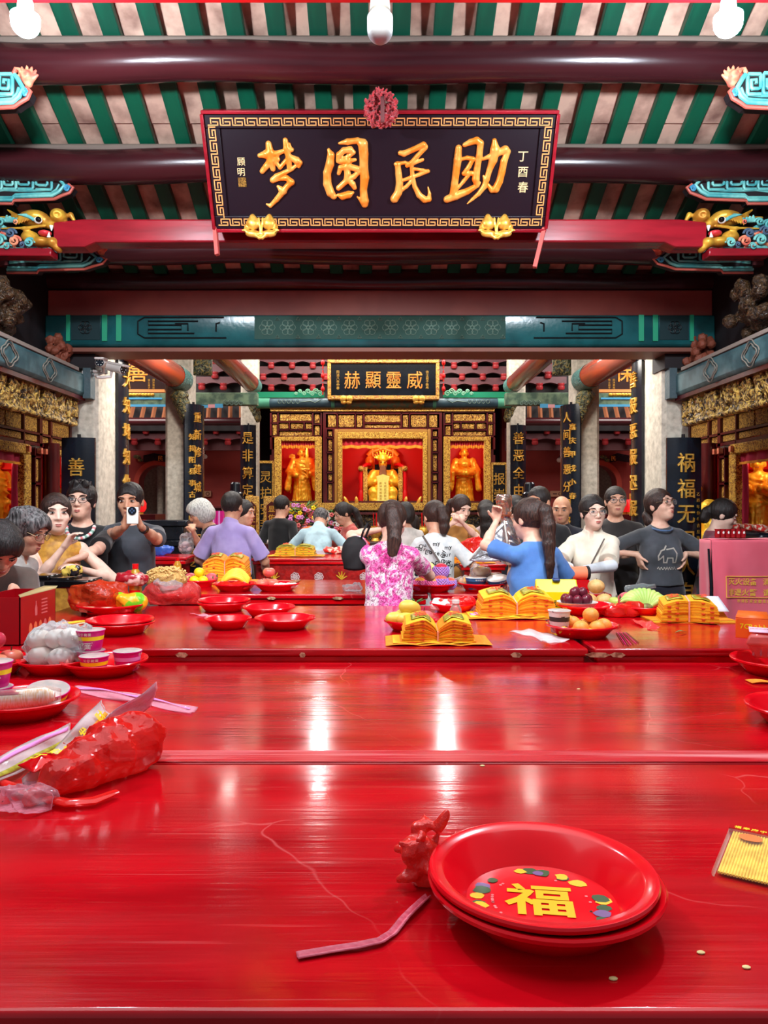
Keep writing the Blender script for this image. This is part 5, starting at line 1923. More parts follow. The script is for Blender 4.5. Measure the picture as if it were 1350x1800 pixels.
def altar_table(label, x0, x1, y0, y1, z, flowers):
 t = table(label, x0, x1, y0, y1, z, 'altar_table', .04, apron=.2)
 cx, cy = (x0+x1)/2, (y0+y1)/2
 w, d = (x1-x0)/2, (y1-y0)/2
 MB().box(-w+.04, w-.04, -d+.035, -d+.055, z-.30, z-.055).build('carved_front', mat('red_front_panel', (176, 22, 18), .35, col2=(140, 14, 14), scale=20, bump=.4, bscale=30), t)
 for i, fx_ in enumerate(flowers):
  m = MB()
  x = fx_-cx
  if i % 3 == 0:
   for k in range(5):
    a = .3+k*.6
    m.tube([V((x, -d+.03, z-.18)), V((x+.05*math.cos(a), -d+.028, z-.17+.06*math.sin(a)))], [.008, .004], 5)
   m.build('painted_leaf_spray', M_YELP, t)
  else:
   for k in range(7):
    a = 2*PI*k/7
    m.tube([V((x+.022*math.cos(a)+.016*math.cos(b), -d+.030, z-.16+.022*math.sin(a)+.016*math.sin(b))) for b in [2*PI*j/8 for j in range(8)]], .004, 4, closed=True)
   m.build('painted_peony', mat('pale_flower_paint', (216, 190, 190), .5), t)
 return t
altar_table('carved red altar table with painted flowers on its front, behind the foreground tables', -1.11, .12, 6.60, 7.85, 1.05,
   [P(v, 990, 6.6).x for v in (481, 518, 560, 600, 640)])
altar_table('dark red altar table right of the woman in the printed blouse', .66, 1.05, 6.35, 7.0, 1.02, [P(905, 990, 6.35).x])
table('red offering table before the altar holding red cloth bundles', -1.0, 1.1, 9.3, 10.1, .98, 'offering_table')
table('red bench table on the left holding the blue plastic bag', -2.0, -1.60, 6.35, 6.78, 1.08, 'bench_table', .05)
# ------------------------------------------------------------------ people
SK = {k: mat('skin_'+k, c, .5, col2=c2, scale=30, sheen=.1) for k, (c, c2) in
  dict(light=((236, 190, 166), (228, 176, 152)), fair=((242, 204, 184), (236, 192, 172)), tan=((206, 152, 122), (196, 138, 108)), mid=((222, 170, 142), (212, 156, 128))).items()}
H_BLK = mat('black_hair', (20, 17, 18), .42, col2=(44, 36, 34), scale=60, stretch=(3, 3, .4), bump=.5, bscale=90)
H_DBR = mat('dark_brown_hair', (34, 24, 22), .42, col2=(70, 46, 38), scale=60, stretch=(3, 3, .4), bump=.5, bscale=90)
H_GRY = mat('grey_hair', (150, 150, 146), .5, col2=(206, 206, 200), scale=50, stretch=(3, 3, .6), bump=.5, bscale=80)
H_SALT = mat('greying_hair', (44, 42, 44), .45, col2=(120, 118, 118), scale=30, stretch=(3, 3, .6), bump=.5, bscale=80)
M_EYEW = mat('eye_white', (232, 226, 220), .3)
M_IRIS = mat('dark_iris', (26, 16, 12), .15)
M_BROW = mat('brow', (40, 30, 26), .7)
M_LIP = mat('lips', (190, 112, 102), .45)
M_GLASS = mat('spectacle_frame', (40, 36, 36), .3, metal=.4)
M_GLASSG = mat('thin_spectacle_frame', (176, 150, 120), .3, metal=.7)
M_LENS = film('spectacle_lens', (230, 236, 240), .06, .05, .5, bump=0.)
def ik(a, w, l1, l2, pole):
 a, w = V(a), V(w)
 d = w-a
 L = min(d.length, (l1+l2)*.995)
 u = d.normalized()
 x = (l1*l1-l2*l2+L*L)/(2*L)
 h = math.sqrt(max(0, l1*l1-x*x))
 p = V(pole)
 p = (p-u*p.dot(u))
 p.normalize()
 return a+u*x+p*h, a+u*L
def person(label, loc, H, rz, skin='light', hair='short', hmat=None, top=None, bottom=None, lean=0., head=(0, 0), arms=None,
   fem=False, build=1., vox=.0075, face=True, specs=None, roll=0., tail=None, seat=0., group=None):
 t = thing('person', label, 'person', loc, rz, group)
 sm = SK[skin]
 hmat = hmat or H_BLK
 s = H/1.70
 Wm = Matrix.Translation(loc) @ Matrix.Rotation(rz, 4, 'Z')
 Wi = Wm.inverted()
 piv = V((0, 0, .93*s-seat))
 U = Matrix.Translation(piv) @ Matrix.Rotation(lean, 4, 'X') @ Matrix.Rotation(roll, 4, 'Y') @ Matrix.Scale(s, 4)
 Ur = (Matrix.Rotation(lean, 3, 'X') @ Matrix.Rotation(roll, 3, 'Y'))
 up = lambda x, y, z: U @ V((x, y, z))
 shw = (.150 if fem else .176)*(.6+.4*build)
 b = build
 # head frame
 hs = (.5+.5*s)*1.05
 hp0 = up(0, .0, .535)
 Hr = Ur @ Matrix.Rotation(head[0], 3, 'Z') @ Matrix.Rotation(head[1], 3, 'X')
 Hm = Matrix.Translation(hp0) @ Hr.to_4x4() @ Matrix.Translation((0, -.018, .095)) @ Matrix.Scale(hs, 4)
 hd = lambda x, y, z: Hm @ V((x, y, z))
 Hn = np.array(Hr)
 # arms
 A = {}
 l1, l2 = .285*s, .245*s
 for sd in (-1, 1):
  sp = (arms or {}).get(sd)
  sh = up(sd*shw, .01, .398)
  if sp is None:
   w = up(sd*(shw+.075), -.02, -.10)
   el, w = ik(sh, w, l1, l2, (sd*.4, 1, 0))
   f, n, cu = V((0, -.15, -1)), V((-sd, 0, 0)), .35
  else:
   w = V(sp[0])
   if len(sp) > 4 and sp[4] == 'local':
    w = up(*w)
   else:
    w = Wi @ w
   pole = sp[1]
   el, w = ik(sh, w, l1, l2, pole)
   f = V(sp[2]) if sp[2] is not None else (w-el)
   n = V(sp[3]) if sp[3] is not None else V((0, 0, -1))
   cu = sp[5] if len(sp) > 5 else .45
  f = f.normalized()
  n = (n-f*n.dot(f)).normalized()
  A[sd] = (sh, el, w, f, n, cu)
 pts = [hd(0, 0, .13), hd(.1, .12, 0), hd(-.1, -.13, 0), hd(0, .12, 0), V((.26*b, .22, 0)), V((-.26*b, -.24, 0)), up(.26*b, .2, .3), up(-.26*b, -.22*b, .3), up(0, -.22*b, 0)]
 for sd in A:
  pts += [A[sd][1]+V((.08, .08, .08)), A[sd][1]-V((.08, .08, .08)), A[sd][2]+A[sd][3]*.2+V((.05, .05, .05)), A[sd][2]+A[sd][3]*.2-V((.05, .05, .05)), A[sd][2]+V((.06, .06, .06)), A[sd][2]-V((.06, .06, .06))]
 lo = [min(p[i] for p in pts)-.04 for i in range(3)]
 hi = [max(p[i] for p in pts)+.04 for i in range(3)]
 lo[2] = 0.
 q = SDF(lo, hi, vox)
 Un = np.array(Ur)
 # torso
 secs = [(-.12, .146*b, .102*b, .0), (0, .152*b, .106*b, 0), (.11, (.120 if fem else .134)*b, .092*b, -.005), (.25, (.128 if fem else .145)*b, .096*b, -.005), (.36, .138 if fem else .148, .092, 0), (.44, .105, .075, .005), (.49, .055, .055, .01)]
 q.tubez([(z*s, a*s, c*s, e*s) for z, a, c, e in secs], Un, tuple(piv), k=.03)
 for sd in (-1, 1):
  q.cap(up(0, .012, .445), up(sd*shw*.92, .01, .405), .048*s, .045*s, k=.03)
 q.cap(up(0, .012, .44), hd(0, .012, -.06), .050*hs*(1 if fem else 1.1), .048*hs*(1 if fem else 1.1), k=.03)
 if fem:
  for sd in (-1, 1):
   q.ell(up(sd*.07, -.085, .27), (.055*s, .05*s, .055*s), k=.04)
 # legs
 for sd in (-1, 1):
  hipj = V((sd*.085*s, 0, .90*s-seat))
  kn = V((sd*.09*s, -.02 if not seat else -.35, .48*s if not seat else .86*s-seat))
  an = V((sd*.095*s, .02 if not seat else -.33, .085*s))
  q.cap(hipj, kn, .082*s*b, .055*s, k=.03)
  q.cap(kn, an, .055*s, .038*s, k=.02)
  q.cap(an+V((0, .03, -.04*s)), an+V((0, -.15*s, -.055*s)), .036*s, .026*s, k=.02)
  q.cap(an, an+V((0, 0, -.05*s)), .036*s, k=.02)
 # arms and hands
 ar = (.034 if fem else .0385)*(.5+.5*b)*s
 for sd, (sh, el, w, f, n, cu) in A.items():
  q.cap(sh, el, ar*1.12, ar*.86, k=.03)
  q.cap(el, sh.lerp(el, .5), ar*.86, ar, k=.02)
  q.cap(el, el.lerp(w, .4), ar*.84, ar*.84, k=.02)
  q.cap(el.lerp(w, .3), w, ar*.84, ar*.54, k=.02)
  th = f.cross(n)*sd*-1
  th.normalize()
  hz = .96*s
  for i, (o, fl) in enumerate(((.028, .070), (.010, .078), (-.009, .073), (-.027, .058))):
   base = w+(f*.085+th*o)*hz
   q.cap(w+th*o*.5*hz+f*.01, base, .0155*hz, .0125*hz, k=.010)
   p = base
   d = f.copy()
   for j, fr in enumerate((.45, .31, .24)):
    ang = cu*(.7, 1.1, .8)[j]*(1+.12*i)
    d = (d*math.cos(ang)+n*math.sin(ang)).normalized()
    nn = (n-d*n.dot(d))
    e = p+d*fl*fr*hz
    q.cap(p, e, (.0098-.0008*j)*hz, (.0090-.0008*j)*hz, k=.003)
    p = e
  base = w+(f*.028+th*.026)*hz
  d = (f*.62+th*.7+n*.3).normalized()
  e = base+d*.038*hz
  q.cap(w+f*.01, base, .018*hz, .015*hz, k=.010)
  q.cap(base, e, .0125*hz, .0105*hz, k=.006)
  d2 = (d*.6+f*.5+n*.35).normalized()
  q.cap(e, e+d2*.028*hz, .0103*hz, .0088*hz, k=.004)
 # head
 def he(c, r, k=.02, op='u'):
  q.ell(hd(*c), tuple(x*hs for x in r), Hn, k=k, op=op)
 he((0, .016, .022), (.076, .094, .095))
 he((0, -.026, -.040), (.060, .064, .072), .03)
 he((0, -.058, -.082), (.030, .030, .026), .03)
 for sd in (-1, 1):
  he((sd*.040, -.052, -.022), (.026, .026, .024), .02)
  he((sd*.033, -.102, .016), (.020, .014, .013), .012, 's')
  he((sd*.077, .014, -.008), (.010, .020, .032), .006)
  he((sd*.030, -.074, .038), (.028, .014, .010), .014)
 q.cap(hd(0, -.080, .020), hd(0, -.099, -.020), .009*hs, .0125*hs, k=.014)
 for sd in (-1, 1):
  he((sd*.014, -.090, -.024), (.011, .010, .008), .006)
 he((0, -.083, -.057), (.024, .014, .013), .010)
 q.mesh('body', sm, t)
 # face
 if face:
  m = MB()
  m.M = Hm
  for sd in (-1, 1):
   m.mi = 0
   m.ell((sd*.032, -.0805, .014), (.0148, .008, .0050), 12, 8)
   m.mi = 1
   m.ell((sd*.032, -.0855, .0145), (.0062, .0042, .0060), 10, 6)
  m.build('eyes', [M_EYEW, M_IRIS], t)
  m = MB()
  m.M = Hm
  for sd in (-1, 1):
   m.tube([(sd*.047, -.078, .016), (sd*.040, -.087, .0195), (sd*.030, -.089, .0205), (sd*.019, -.086, .0155)], [.0012, .0022, .0022, .0012], 6)
   m.tube([(sd*.056, -.072, .034), (sd*.044, -.085, .041), (sd*.028, -.091, .039), (sd*.015, -.090, .035)], [.0015, .0032, .0036, .002] if not fem else [.001, .0022, .0024, .0014], 6)
  m.build('eyebrows', M_BROW, t)
  m = MB()
  m.M = Hm
  m.tube([(-.024, -.084, -.057), (-.010, -.0955, -.054), (0, -.0965, -.0555), (.010, -.0955, -.054), (.024, -.084, -.057)], [.002, .0042, .0042, .0042, .002], 8)
  m.tube([(-.021, -.085, -.059), (-.010, -.094, -.0625), (0, -.096, -.0635), (.010, -.094, -.0625), (.021, -.085, -.059)], [.002, .0045, .0052, .0045, .002], 8)
  m.build('mouth', M_LIP, t)
 if specs:
  m = MB()
  m.M = Hm
  for sd in (-1, 1):
   m.tube([(sd*.034+.027*math.cos(a), -.103+.012*abs(math.cos(a))*(1 if math.cos(a)*sd > 0 else .1), .010+.020*math.sin(a)) for a in [2*PI*i/20 for i in range(20)]], .0018, 6, closed=True)
   m.tube([(sd*.061, -.092, .014), (sd*.078, -.04, .018), (sd*.082, .02, .010)], .0018, 6)
  m.tube([(-.007, -.103, .014), (0, -.107, .017), (.007, -.103, .014)], .0018, 6)
  g = m.build('spectacles', M_GLASS if specs == 'dark' else M_GLASSG, t)
  m = MB()
  m.M = Hm
  for sd in (-1, 1):
   m.add([(sd*.034+.026*math.cos(a), -.102, .010+.019*math.sin(a)) for a in [2*PI*i/16 for i in range(16)]], [tuple(range(16))])
  m.build('lens', M_LENS, g)
 # hair
 if hair != 'bald':
  ctr_ = hd(0, 0, 0)
  ext = .42 if hair in ('pony', 'long', 'curly') else .2
  h = SDF([c-ext for c in ctr_], [c+.24 for c in ctr_], min(vox, .006))
  def e2(c, r, k=.015, op='u', flat=None):
   fl = None
   if flat is not None:
    fp, fn = flat
    fl = (hd(*fp), Hr @ V(fn))
   h.ell(hd(*c), tuple(x*hs for x in r), Hn, k=k, op=op, flat=fl)
  th_ = {'short': .0, 'spiky': .008, 'buzz': -.004}.get(hair, .004)
  e2((0, .018, .030), (.085+th_, .102+th_, .098+th_), flat=((0, .06, -.075 if fem or hair == 'bob' else -.055), (0, -.25, -1)))
  if hair == 'spiky':
   for i in range(40):
    a, b_ = rn.uniform(0, 2*PI), rn.uniform(0, 1)
    x, y = .07*b_*math.cos(a), .01+.085*b_*math.sin(a)
    h.cap(hd(x, y, .105), hd(x*1.1+rn.uniform(-.012, .012), y-.015, rn.uniform(.118, .138)), .018*hs, .006*hs, k=.014)
  if hair == 'bob':
   e2((0, .03, -.02), (.094, .10, .105), flat=((0, .0, -.105), (0, 0, -1)))
  if hair in ('bob', 'curly'):
   e2((0, -.02, .05), (.09, .085, .075))
  if hair == 'curly':
   for i in range(26):
    a = rn.uniform(-.4, PI+.4)
    h.ell(hd(.085*math.cos(a), .02+.08*math.sin(a), rn.uniform(-.05, .10)), (.03*hs,)*3, k=.012)
  e2((0, -.108, -.045), (.074, .085, .126 if hair in ('bun', 'pony') else .116), .01, 's')
  if hair in ('pony', 'long', 'bun'):
   if hair == 'bun':
    e2((0, .12, .0), (.05, .045, .05))
    e2((0, .11, .05), (.03, .03, .03))
   else:
    tl = tail or [(0, .115, .03), (0, .15, -.04), (0, .15, -.14), (.01, .145, -.25), (.02, .14, -.33)]
    n_ = len(tl)
    for i in range(n_-1):
     r0 = (.030, .040, .042, .036, .026, .014, .01)[i] if hair == 'pony' else .055-.008*i
     r1 = (.040, .042, .036, .026, .012, .01, .008)[i] if hair == 'pony' else .055-.008*(i+1)
     a_, b_ = V(hd(*tl[i])), V(hd(*tl[i+1]))
     if hair == 'long':
      ax = Hr @ V((1, 0, 0))
      for o in (-.045, 0, .045):
       h.cap(a_+ax*o, b_+ax*o, r0*.85*hs, r1*.85*hs, k=.03)
     else:
      h.cap(a_, b_, r0*hs, r1*hs, k=.012)
      ax = Hr @ V((1, 0, 0))
      if i > 0:
       for o in (-.02, .02):
        h.cap(a_+ax*o, b_+ax*o*.8, r0*.6*hs, r1*.55*hs, k=.008)
  h.noise(.0022, 260, 5, (1.4, 1.4, .25))
  h.mesh('hair', hmat, t)
 # clothes
 if top:
  lo2 = list(lo)
  lo2[2] = max(0, .40*s)
  g = SDF(lo2, hi, vox)
  ls = top.get('loose', .018)
  hem = top.get('hem', -.12)
  secs2 = [(hem, .150*b+ls*1.5, .108*b+ls*1.5, -.005), (-.02, .152*b+ls, .108*b+ls, -.005), (.11, (.126 if fem else .139)*b+ls, .096*b+ls, -.008), (.25, (.134 if fem else .150)*b+ls*.8, .100*b+ls*.8, -.008), (.36, (.144 if fem else .154)+ls*.4, .096+ls*.5, 0), (.44, .118, .085, .005), (.485, .07, .068, .01)]
  g.tubez([(z*s, a*s, c*s, e*s) for z, a, c, e in secs2], Un, tuple(piv), k=.03)
  for sd in (-1, 1):
   g.cap(up(0, .012, .445), up(sd*shw*.94, .01, .402), (.050+ls*.25)*s, (.048+ls*.2)*s, k=.025)
  if fem:
   for sd in (-1, 1):
    g.ell(up(sd*.07, -.085-ls*.5, .26), (.058*s, .052*s, .06*s), k=.05)
  fr = top.get('sleeve', .72)
  for sd, (sh, el, w, f, n, cu) in A.items():
   if fr <= 0:
    continue
   e = sh.lerp(el, min(fr, 1))
   d = (e-sh).normalized()
   wide = top.get('wide', .022)
   if fr <= 1:
    g.cap(sh-d*.0, e+d*.05, ar*1.1+.010, ar+wide, k=.02, flat=(e, d))
   else:
    e2_ = el.lerp(w, fr-1)
    d2 = (e2_-el).normalized()
    g.cap(sh, el, ar*1.12+.012, ar+.014, k=.03)
    g.cap(el, e2_+d2*.05, ar+.014, ar*.7+.012, k=.015, flat=(e2_, d2))
  if top.get('collar'):
   g.cap(up(0, .01, .46), up(0, .005, .515), .074*s, .066*s, k=.012, flat=(up(0, -.02, .512), Ur @ V((0, -.35, 1))))
   g.cap(up(0, .01, .48), up(0, -.03, .60), .050*s, .054*s, k=.004, op='s')
   g.ell(up(0, -.075, .485), (.016*s, .035*s, .05*s), Un, k=.006, op='s')
  elif top.get('neck') == 'high':
   g.cap(up(0, .01, .46), up(0, .0, .51), .068*s, .064*s, k=.015, flat=(up(0, 0, .507), Ur @ V((0, 0, 1))))
  else:
   g.ell(up(0, -.03, .505), (.075*s, .088*s, .05*s+top.get('deep', 0)), Un, k=.006, op='s')
  if fr <= 0:                          # open armholes
   for sd in (-1, 1):
    sh = A[sd][0]
    g.ell(sh+Ur @ V((sd*.045, 0, -.03)), (.05*s, .08*s, .085*s), Un, k=.01, op='s')
  g.noise(top.get('crease', .0035), 34, hash(label) % 97 if False else len(label), (1, 1, .7))
  c = g.mesh(top.get('name', 'shirt'), top['mat'], t)
  if top.get('print'):
   top['print'](c, U, t)
 if bottom:
  zb = bottom.get('z', .06)
  g = SDF((lo[0], min(lo[1], -.45 if seat else 0), 0), (hi[0], hi[1], 1.12*s), max(vox, .009))
  g.tubez([((-.16)*s, .155*b*s, .115*b*s, 0), (0, .165*b*s, .118*b*s, 0), (bottom.get('waist', .09)*s, .140*b*s+.008, .103*b*s+.008, 0)], Un, tuple(piv), k=.02)
  for sd in (-1, 1):
   hipj = V((sd*.085*s, 0, .88*s-seat))
   kn = V((sd*.09*s, -.02 if not seat else -.35, .48*s if not seat else .86*s-seat))
   an = V((sd*.095*s, .02 if not seat else -.33, zb*s))
   if zb > .4:
    g.cap(hipj, hipj.lerp(kn, 1), .098*s*b, .09*s, k=.03, flat=((0, 0, zb*s), (0, 0, -1)))
   else:
    g.cap(hipj, kn, .096*s*b, .074*s, k=.03)
    g.cap(kn, an, .074*s, .062*s, k=.02, flat=((0, 0, zb*s), (0, 0, -1)))
  g.noise(.003, 30, 3)
  g.mesh('trousers' if zb < .4 else 'shorts', bottom['mat'], t)
 if not bottom or bottom.get('z', .06) < .4 or True:
  m = MB()
  for sd in (-1, 1):
   m.ell((sd*.095*s, -.05*s+(-.35 if seat else 0), .04*s), (.052*s, .14*s, .04*s))
  m.build('shoes', mat('dark_shoes', (40, 38, 40), .5), t)
 t['_h'] = 0
 del t['_h']
 return t, dict(U=U, Hm=Hm, A=A, Wi=Wi, Wm=Wm, Ur=Ur)
def cloth(name, c, c2=None, scale=9, rough=.85, **k):
 return mat('cloth_'+name, c, rough, col2=c2 or tuple(int(x*.86) for x in c), scale=scale, sheen=.25, bump=k.pop('bump', .15), bscale=k.pop('bscale', 300), **k)
def xy(px, Y):
 return ((px-668)*Y/1350, Y, 0)
def text_print(lines, size, pos, matl, name='shirt_print', back=False, dy=.05, fat=.006, extra=None):
 def fn(c, U, t):
  m = MB()
  for i, (tx, ox, oz, rot) in enumerate(lines):
   for j, ch in enumerate(tx):
    w = size*.62
    M = Matrix.Translation((pos[0]+ox, 0, pos[1]+oz)) @ Matrix.Rotation(rot, 4, 'Y')
    x = (j-(len(tx)-1)/2)*w
    if back:
     m.text(ch, size, M @ frame((-x, .3, 0), (-1, 0, 0), (0, 0, 1)), 0.0006, fat)
    else:
     m.text(ch, size, M @ frame((x, -.3, 0), (1, 0, 0), (0, 0, 1)), 0.0006, fat)
  if extra:
   extra(m)
  m.v = [tuple(U @ V(v)) for v in m.v]
  dr = U.to_3x3() @ V((0, -1 if back else 1, 0))
  project(m, c, dr, .003)
  m.build(name, matl, t, smooth=0)
 return fn
# ------------------------------------------------------------------ the crowd
C_BRN = cloth('brown', (92, 78, 70))
C_WHT = cloth('white', (230, 226, 220))
C_GLD = cloth('gold_silk', (206, 152, 52), (172, 116, 30), 26, .5)
C_BLK = cloth('black', (24, 24, 27))
C_GRY = cloth('charcoal', (66, 70, 78))
C_GRY2 = cloth('slate', (74, 78, 86))
C_DOT = cloth('brown_dots', (214, 196, 180), (44, 32, 30), 62, kind='voronoi', lo=.16, hi=.24)
C_LAV = cloth('lavender', (178, 160, 214), (164, 146, 204))
C_CYN = cloth('pale_cyan', (188, 222, 232))
C_SAL = cloth('salmon', (208, 96, 86), (176, 72, 66), 18)
C_BLU = cloth('denim_blue', (82, 132, 200), (70, 116, 184))
C_MUS = cloth('mustard', (204, 150, 78))
C_NVY = cloth('navy', (26, 28, 44))
C_IVO = cloth('ivory', (238, 230, 212), (226, 216, 196), 14)
C_ESP = cloth('espresso', (44, 38, 38))
C_MRN = cloth('plum', (140, 62, 80))
C_KHK = cloth('khaki', (134, 132, 118))
C_PRT = cloth('white_print_base', (226, 230, 230), (206, 212, 214), 20)
def floral():
 m = cloth('pink_floral', (238, 214, 222))
 nt = m.node_tree
 b = nt.nodes['Principled BSDF']
 tc = nt.nodes.new('ShaderNodeTexCoord')
 n1 = nt.nodes.new('ShaderNodeTexNoise')
 n1.inputs['Scale'].default_value = 17
 n1.inputs['Detail'].default_value = 3
 n1.inputs['Distortion'].default_value = 1.2
 n2 = nt.nodes.new('ShaderNodeTexNoise')
 n2.inputs['Scale'].default_value = 48
 n2.inputs['Detail'].default_value = 5
 n2.inputs['Distortion'].default_value = 2.5
 for n in (n1, n2):
  nt.links.new(tc.outputs['Object'], n.inputs['Vector'])
 r1 = nt.nodes.new('ShaderNodeValToRGB')
 e = r1.color_ramp.elements
 e[0].position, e[0].color = .42, lin((246, 226, 232))
 e[1].position, e[1].color = .60, lin((226, 64, 158))
 e.new(.50).color = lin((240, 140, 196))
 r2 = nt.nodes.new('ShaderNodeValToRGB')
 e = r2.color_ramp.elements
 e[0].position, e[0].color = .40, lin((128, 54, 100))
 e[1].position, e[1].color = .52, lin((255, 255, 255))
 nt.links.new(n1.outputs['Fac'], r1.inputs[0])
 nt.links.new(n2.outputs['Fac'], r2.inputs[0])
 mx = nt.nodes.new('ShaderNodeMix')
 mx.data_type = 'RGBA'
 mx.blend_type = 'MULTIPLY'
 mx.inputs[0].default_value = .85
 nt.links.new(r1.outputs[0], mx.inputs[6])
 nt.links.new(r2.outputs[0], mx.inputs[7])
 nt.links.new(mx.outputs[2], b.inputs['Base Color'])
 return m
C_FLR = floral()
PANT = dict(mat=C_NVY)
M_INK = mat('black_ink', (22, 22, 24), .7)
M_CREAM = mat('cream_print', (222, 216, 206), .7)
def B(px, py, Y, **k):
 return P(px, py, Y)
def at(px, py, Y, H, fwd=0., rz=0.):
 """standing point so that the head (seen at px) is fwd metres ahead of the feet"""
 p = P(px, py, Y)
 return (p.x-fwd*math.sin(rz), p.y+fwd*math.cos(rz), 0)
person('woman with black hair and brown T-shirt bending over the red carton at the left edge', at(-4, 940, 3.55, 0, .24, R(38)), 1.51, R(38), 'mid', 'bob', H_BLK,
  top=dict(mat=C_BRN, print=text_print([('amo', 0, 0, 0)], .07, (.03, .16), M_CREAM)), bottom=PANT, lean=.42, head=(.05, .45), fem=False, build=.95, vox=.0065,
  arms={1: (P(22, 1032, 3.42), (.6, .6, -1), (.3, -.6, -.75), (0, .3, -1)), -1: (P(-40, 1030, 3.36), (-1, .3, -.6), (.5, -.6, -.5), (0, .3, -1))})
person('older woman with grey-streaked curly hair and glasses in profile behind the brown T-shirt', at(44, 922, 4.05, 0, .14, R(78)), 1.51, R(78), 'mid', 'curly', H_SALT,
  top=dict(mat=C_WHT, collar=True), bottom=PANT, lean=.22, head=(0, .2), fem=True, specs='thin')
person('woman in a sleeveless gold brocade blouse raising one hand', at(98, 907, 4.68, 0, .03, R(22)), 1.575, R(22), 'fair', 'bun', H_DBR,
  top=dict(mat=C_GLD, sleeve=0, neck='high', loose=.014), bottom=PANT, lean=.04, head=(.15, .0), fem=True, build=1.12, vox=.007,
  arms={-1: (P(112, 962, 4.50), (-.7, .1, -1), (.55, -.1, .85), (.9, -.4, -.2), 'w', .5), 1: (P(142, 1000, 4.62), (1, .4, -.5), None, None)})
_, K = person('young man in a black T-shirt with spectacles and a flower garland at the neck', at(143, 876, 5.12, 0, .02, R(12)), 1.665, R(12), 'light', 'spiky', H_BLK,
  top=dict(mat=C_BLK, sleeve=.85, wide=.034, loose=.028), bottom=PANT, head=(-.1, -.02), specs='dark', vox=.007,
  arms={1: (P(136, 984, 4.62), (1, .2, -.7), (-1, -.3, -.25), (0, 0, -1)), -1: (P(120, 990, 4.66), (-1, .4, -.7), (.5, -.6, -.3), (0, 0, -1))})
m = MB()
for i in range(22):
 a = PI*(i/21)
 p = K['U'] @ V((.088*math.cos(a), -.055-.085*math.sin(a), .462-.075*math.sin(a)))
 m.mi = (0, 1, 0, 2)[i % 4]
 m.ell(p, (.013, .011, .012), 8, 6)
m.build('flower_garland', [M_WHITE, mat('garland_pink', (232, 128, 132), .6), mat('garland_green', (120, 168, 150), .6)], _)
tp, K = person('man in a charcoal T-shirt holding up a phone to take a photo', at(229, 880, 5.3, 0, .03, R(4)), 1.675, R(4), 'tan', 'short', H_BLK,
  top=dict(mat=C_GRY, sleeve=.8, wide=.026, loose=.024, hem=-.02), bottom=dict(mat=C_KHK, z=.5, waist=.12), head=(.0, .16), vox=.007,
  arms={-1: (P(221, 926, 4.86), (-.8, .2, -1), (.35, -.05, 1), (.9, -.4, 0), 'w', .7), 1: (P(248, 926, 4.86), (.8, .2, -1), (-.35, -.05, 1), (-.9, -.4, 0), 'w', .7)})
w_ = K['A'][1][2]
e_ = K['A'][1][1]
d_ = (e_-w_).normalized()
m = MB()
m.tube([w_+d_*.03+V((0, 0, 0)), w_+d_*.055], .030, 14)
m.build('wristwatch', M_BLACK, tp)
t = thing('smartphone', 'white smartphone with a round black camera ring in the hands of the man in charcoal', 'phone', P(233, 921, 4.78))
MB().box(-.037, .037, -.004, .004, 0, .105).build('case', M_WHITE, t, bevel=.006)
m = MB()
m.cyl((0, -.004, .082), (0, -.009, .082), .026, seg=24)
m.build('camera_ring', M_BLACK, t)
m = MB()
for a in range(4):
 m.cyl((.011*math.cos(a*PI/2), -.009, .082+.011*math.sin(a*PI/2)), (.011*math.cos(a*PI/2), -.0105, .082+.011*math.sin(a*PI/2)), .006, seg=12)
m.build('lens', mat('lens_blue', (60, 80, 110), .1), t)
person('grey-haired woman in a dark dotted blouse bending to the left with a plastic bag', at(357, 906, 7.0, 0, .16, R(-75)), 1.60, R(-75), 'tan', 'bob', H_GRY,
  top=dict(mat=C_DOT, sleeve=.8), bottom=PANT, lean=.25, head=(0, .25), fem=True, vox=.008,
  arms={-1: (P(338, 931, 6.75), (0, 0, -1), (-.8, 0, .5), (0, 0, -1), 'w', .8), 1: (P(334, 932, 7.1), (0, .3, -1), (-.8, 0, .3), (0, 0, -1), 'w', .8)})
person('man in a lavender shirt seen from behind', at(408, 893, 6.5, 0, .02, R(165)), 1.63, R(165), 'tan', 'short', H_BLK,
  top=dict(mat=C_LAV, collar=True, sleeve=.85, wide=.04, loose=.03, hem=.03), bottom=dict(mat=C_NVY, waist=.06), head=(0, .1), build=1.06, face=False, vox=.008,
  arms={-1: ((-.22, -.26, .0), (-1, .6, -.5), None, None, 'local'), 1: ((.26, -.22, .02), (1, .6, -.5), None, None, 'local')})
person('woman in profile just right of the man in lavender, dark hair tied back', at(432, 903, 7.3, 0, .05, R(75)), 1.56, R(75), 'mid', 'bun', H_BLK, top=dict(mat=C_ESP), bottom=PANT, fem=True, head=(0, .15), vox=.009)
person('man in a black T-shirt seen from behind near the left altar niche', at(494, 891, 9.0, 0, .02, R(158)), 1.635, R(158), 'mid', 'short', H_BLK,
  top=dict(mat=C_BLK, sleeve=.75, loose=.014), bottom=PANT, head=(-.2, .2), vox=.009)
person('person in a pale blue shirt bending low before the altar flowers', at(563, 916, 8.5, 0, .32, R(175)), 1.60, R(175), 'mid', 'short', H_SALT,
  top=dict(mat=C_CYN, collar=True), bottom=PANT, lean=.55, head=(0, .3), face=False, vox=.009,
  arms={-1: ((-.2, -.3, .2), (-1, .4, 0), None, None, 'local'), 1: ((.2, -.3, .2), (1, .4, 0), None, None, 'local')})
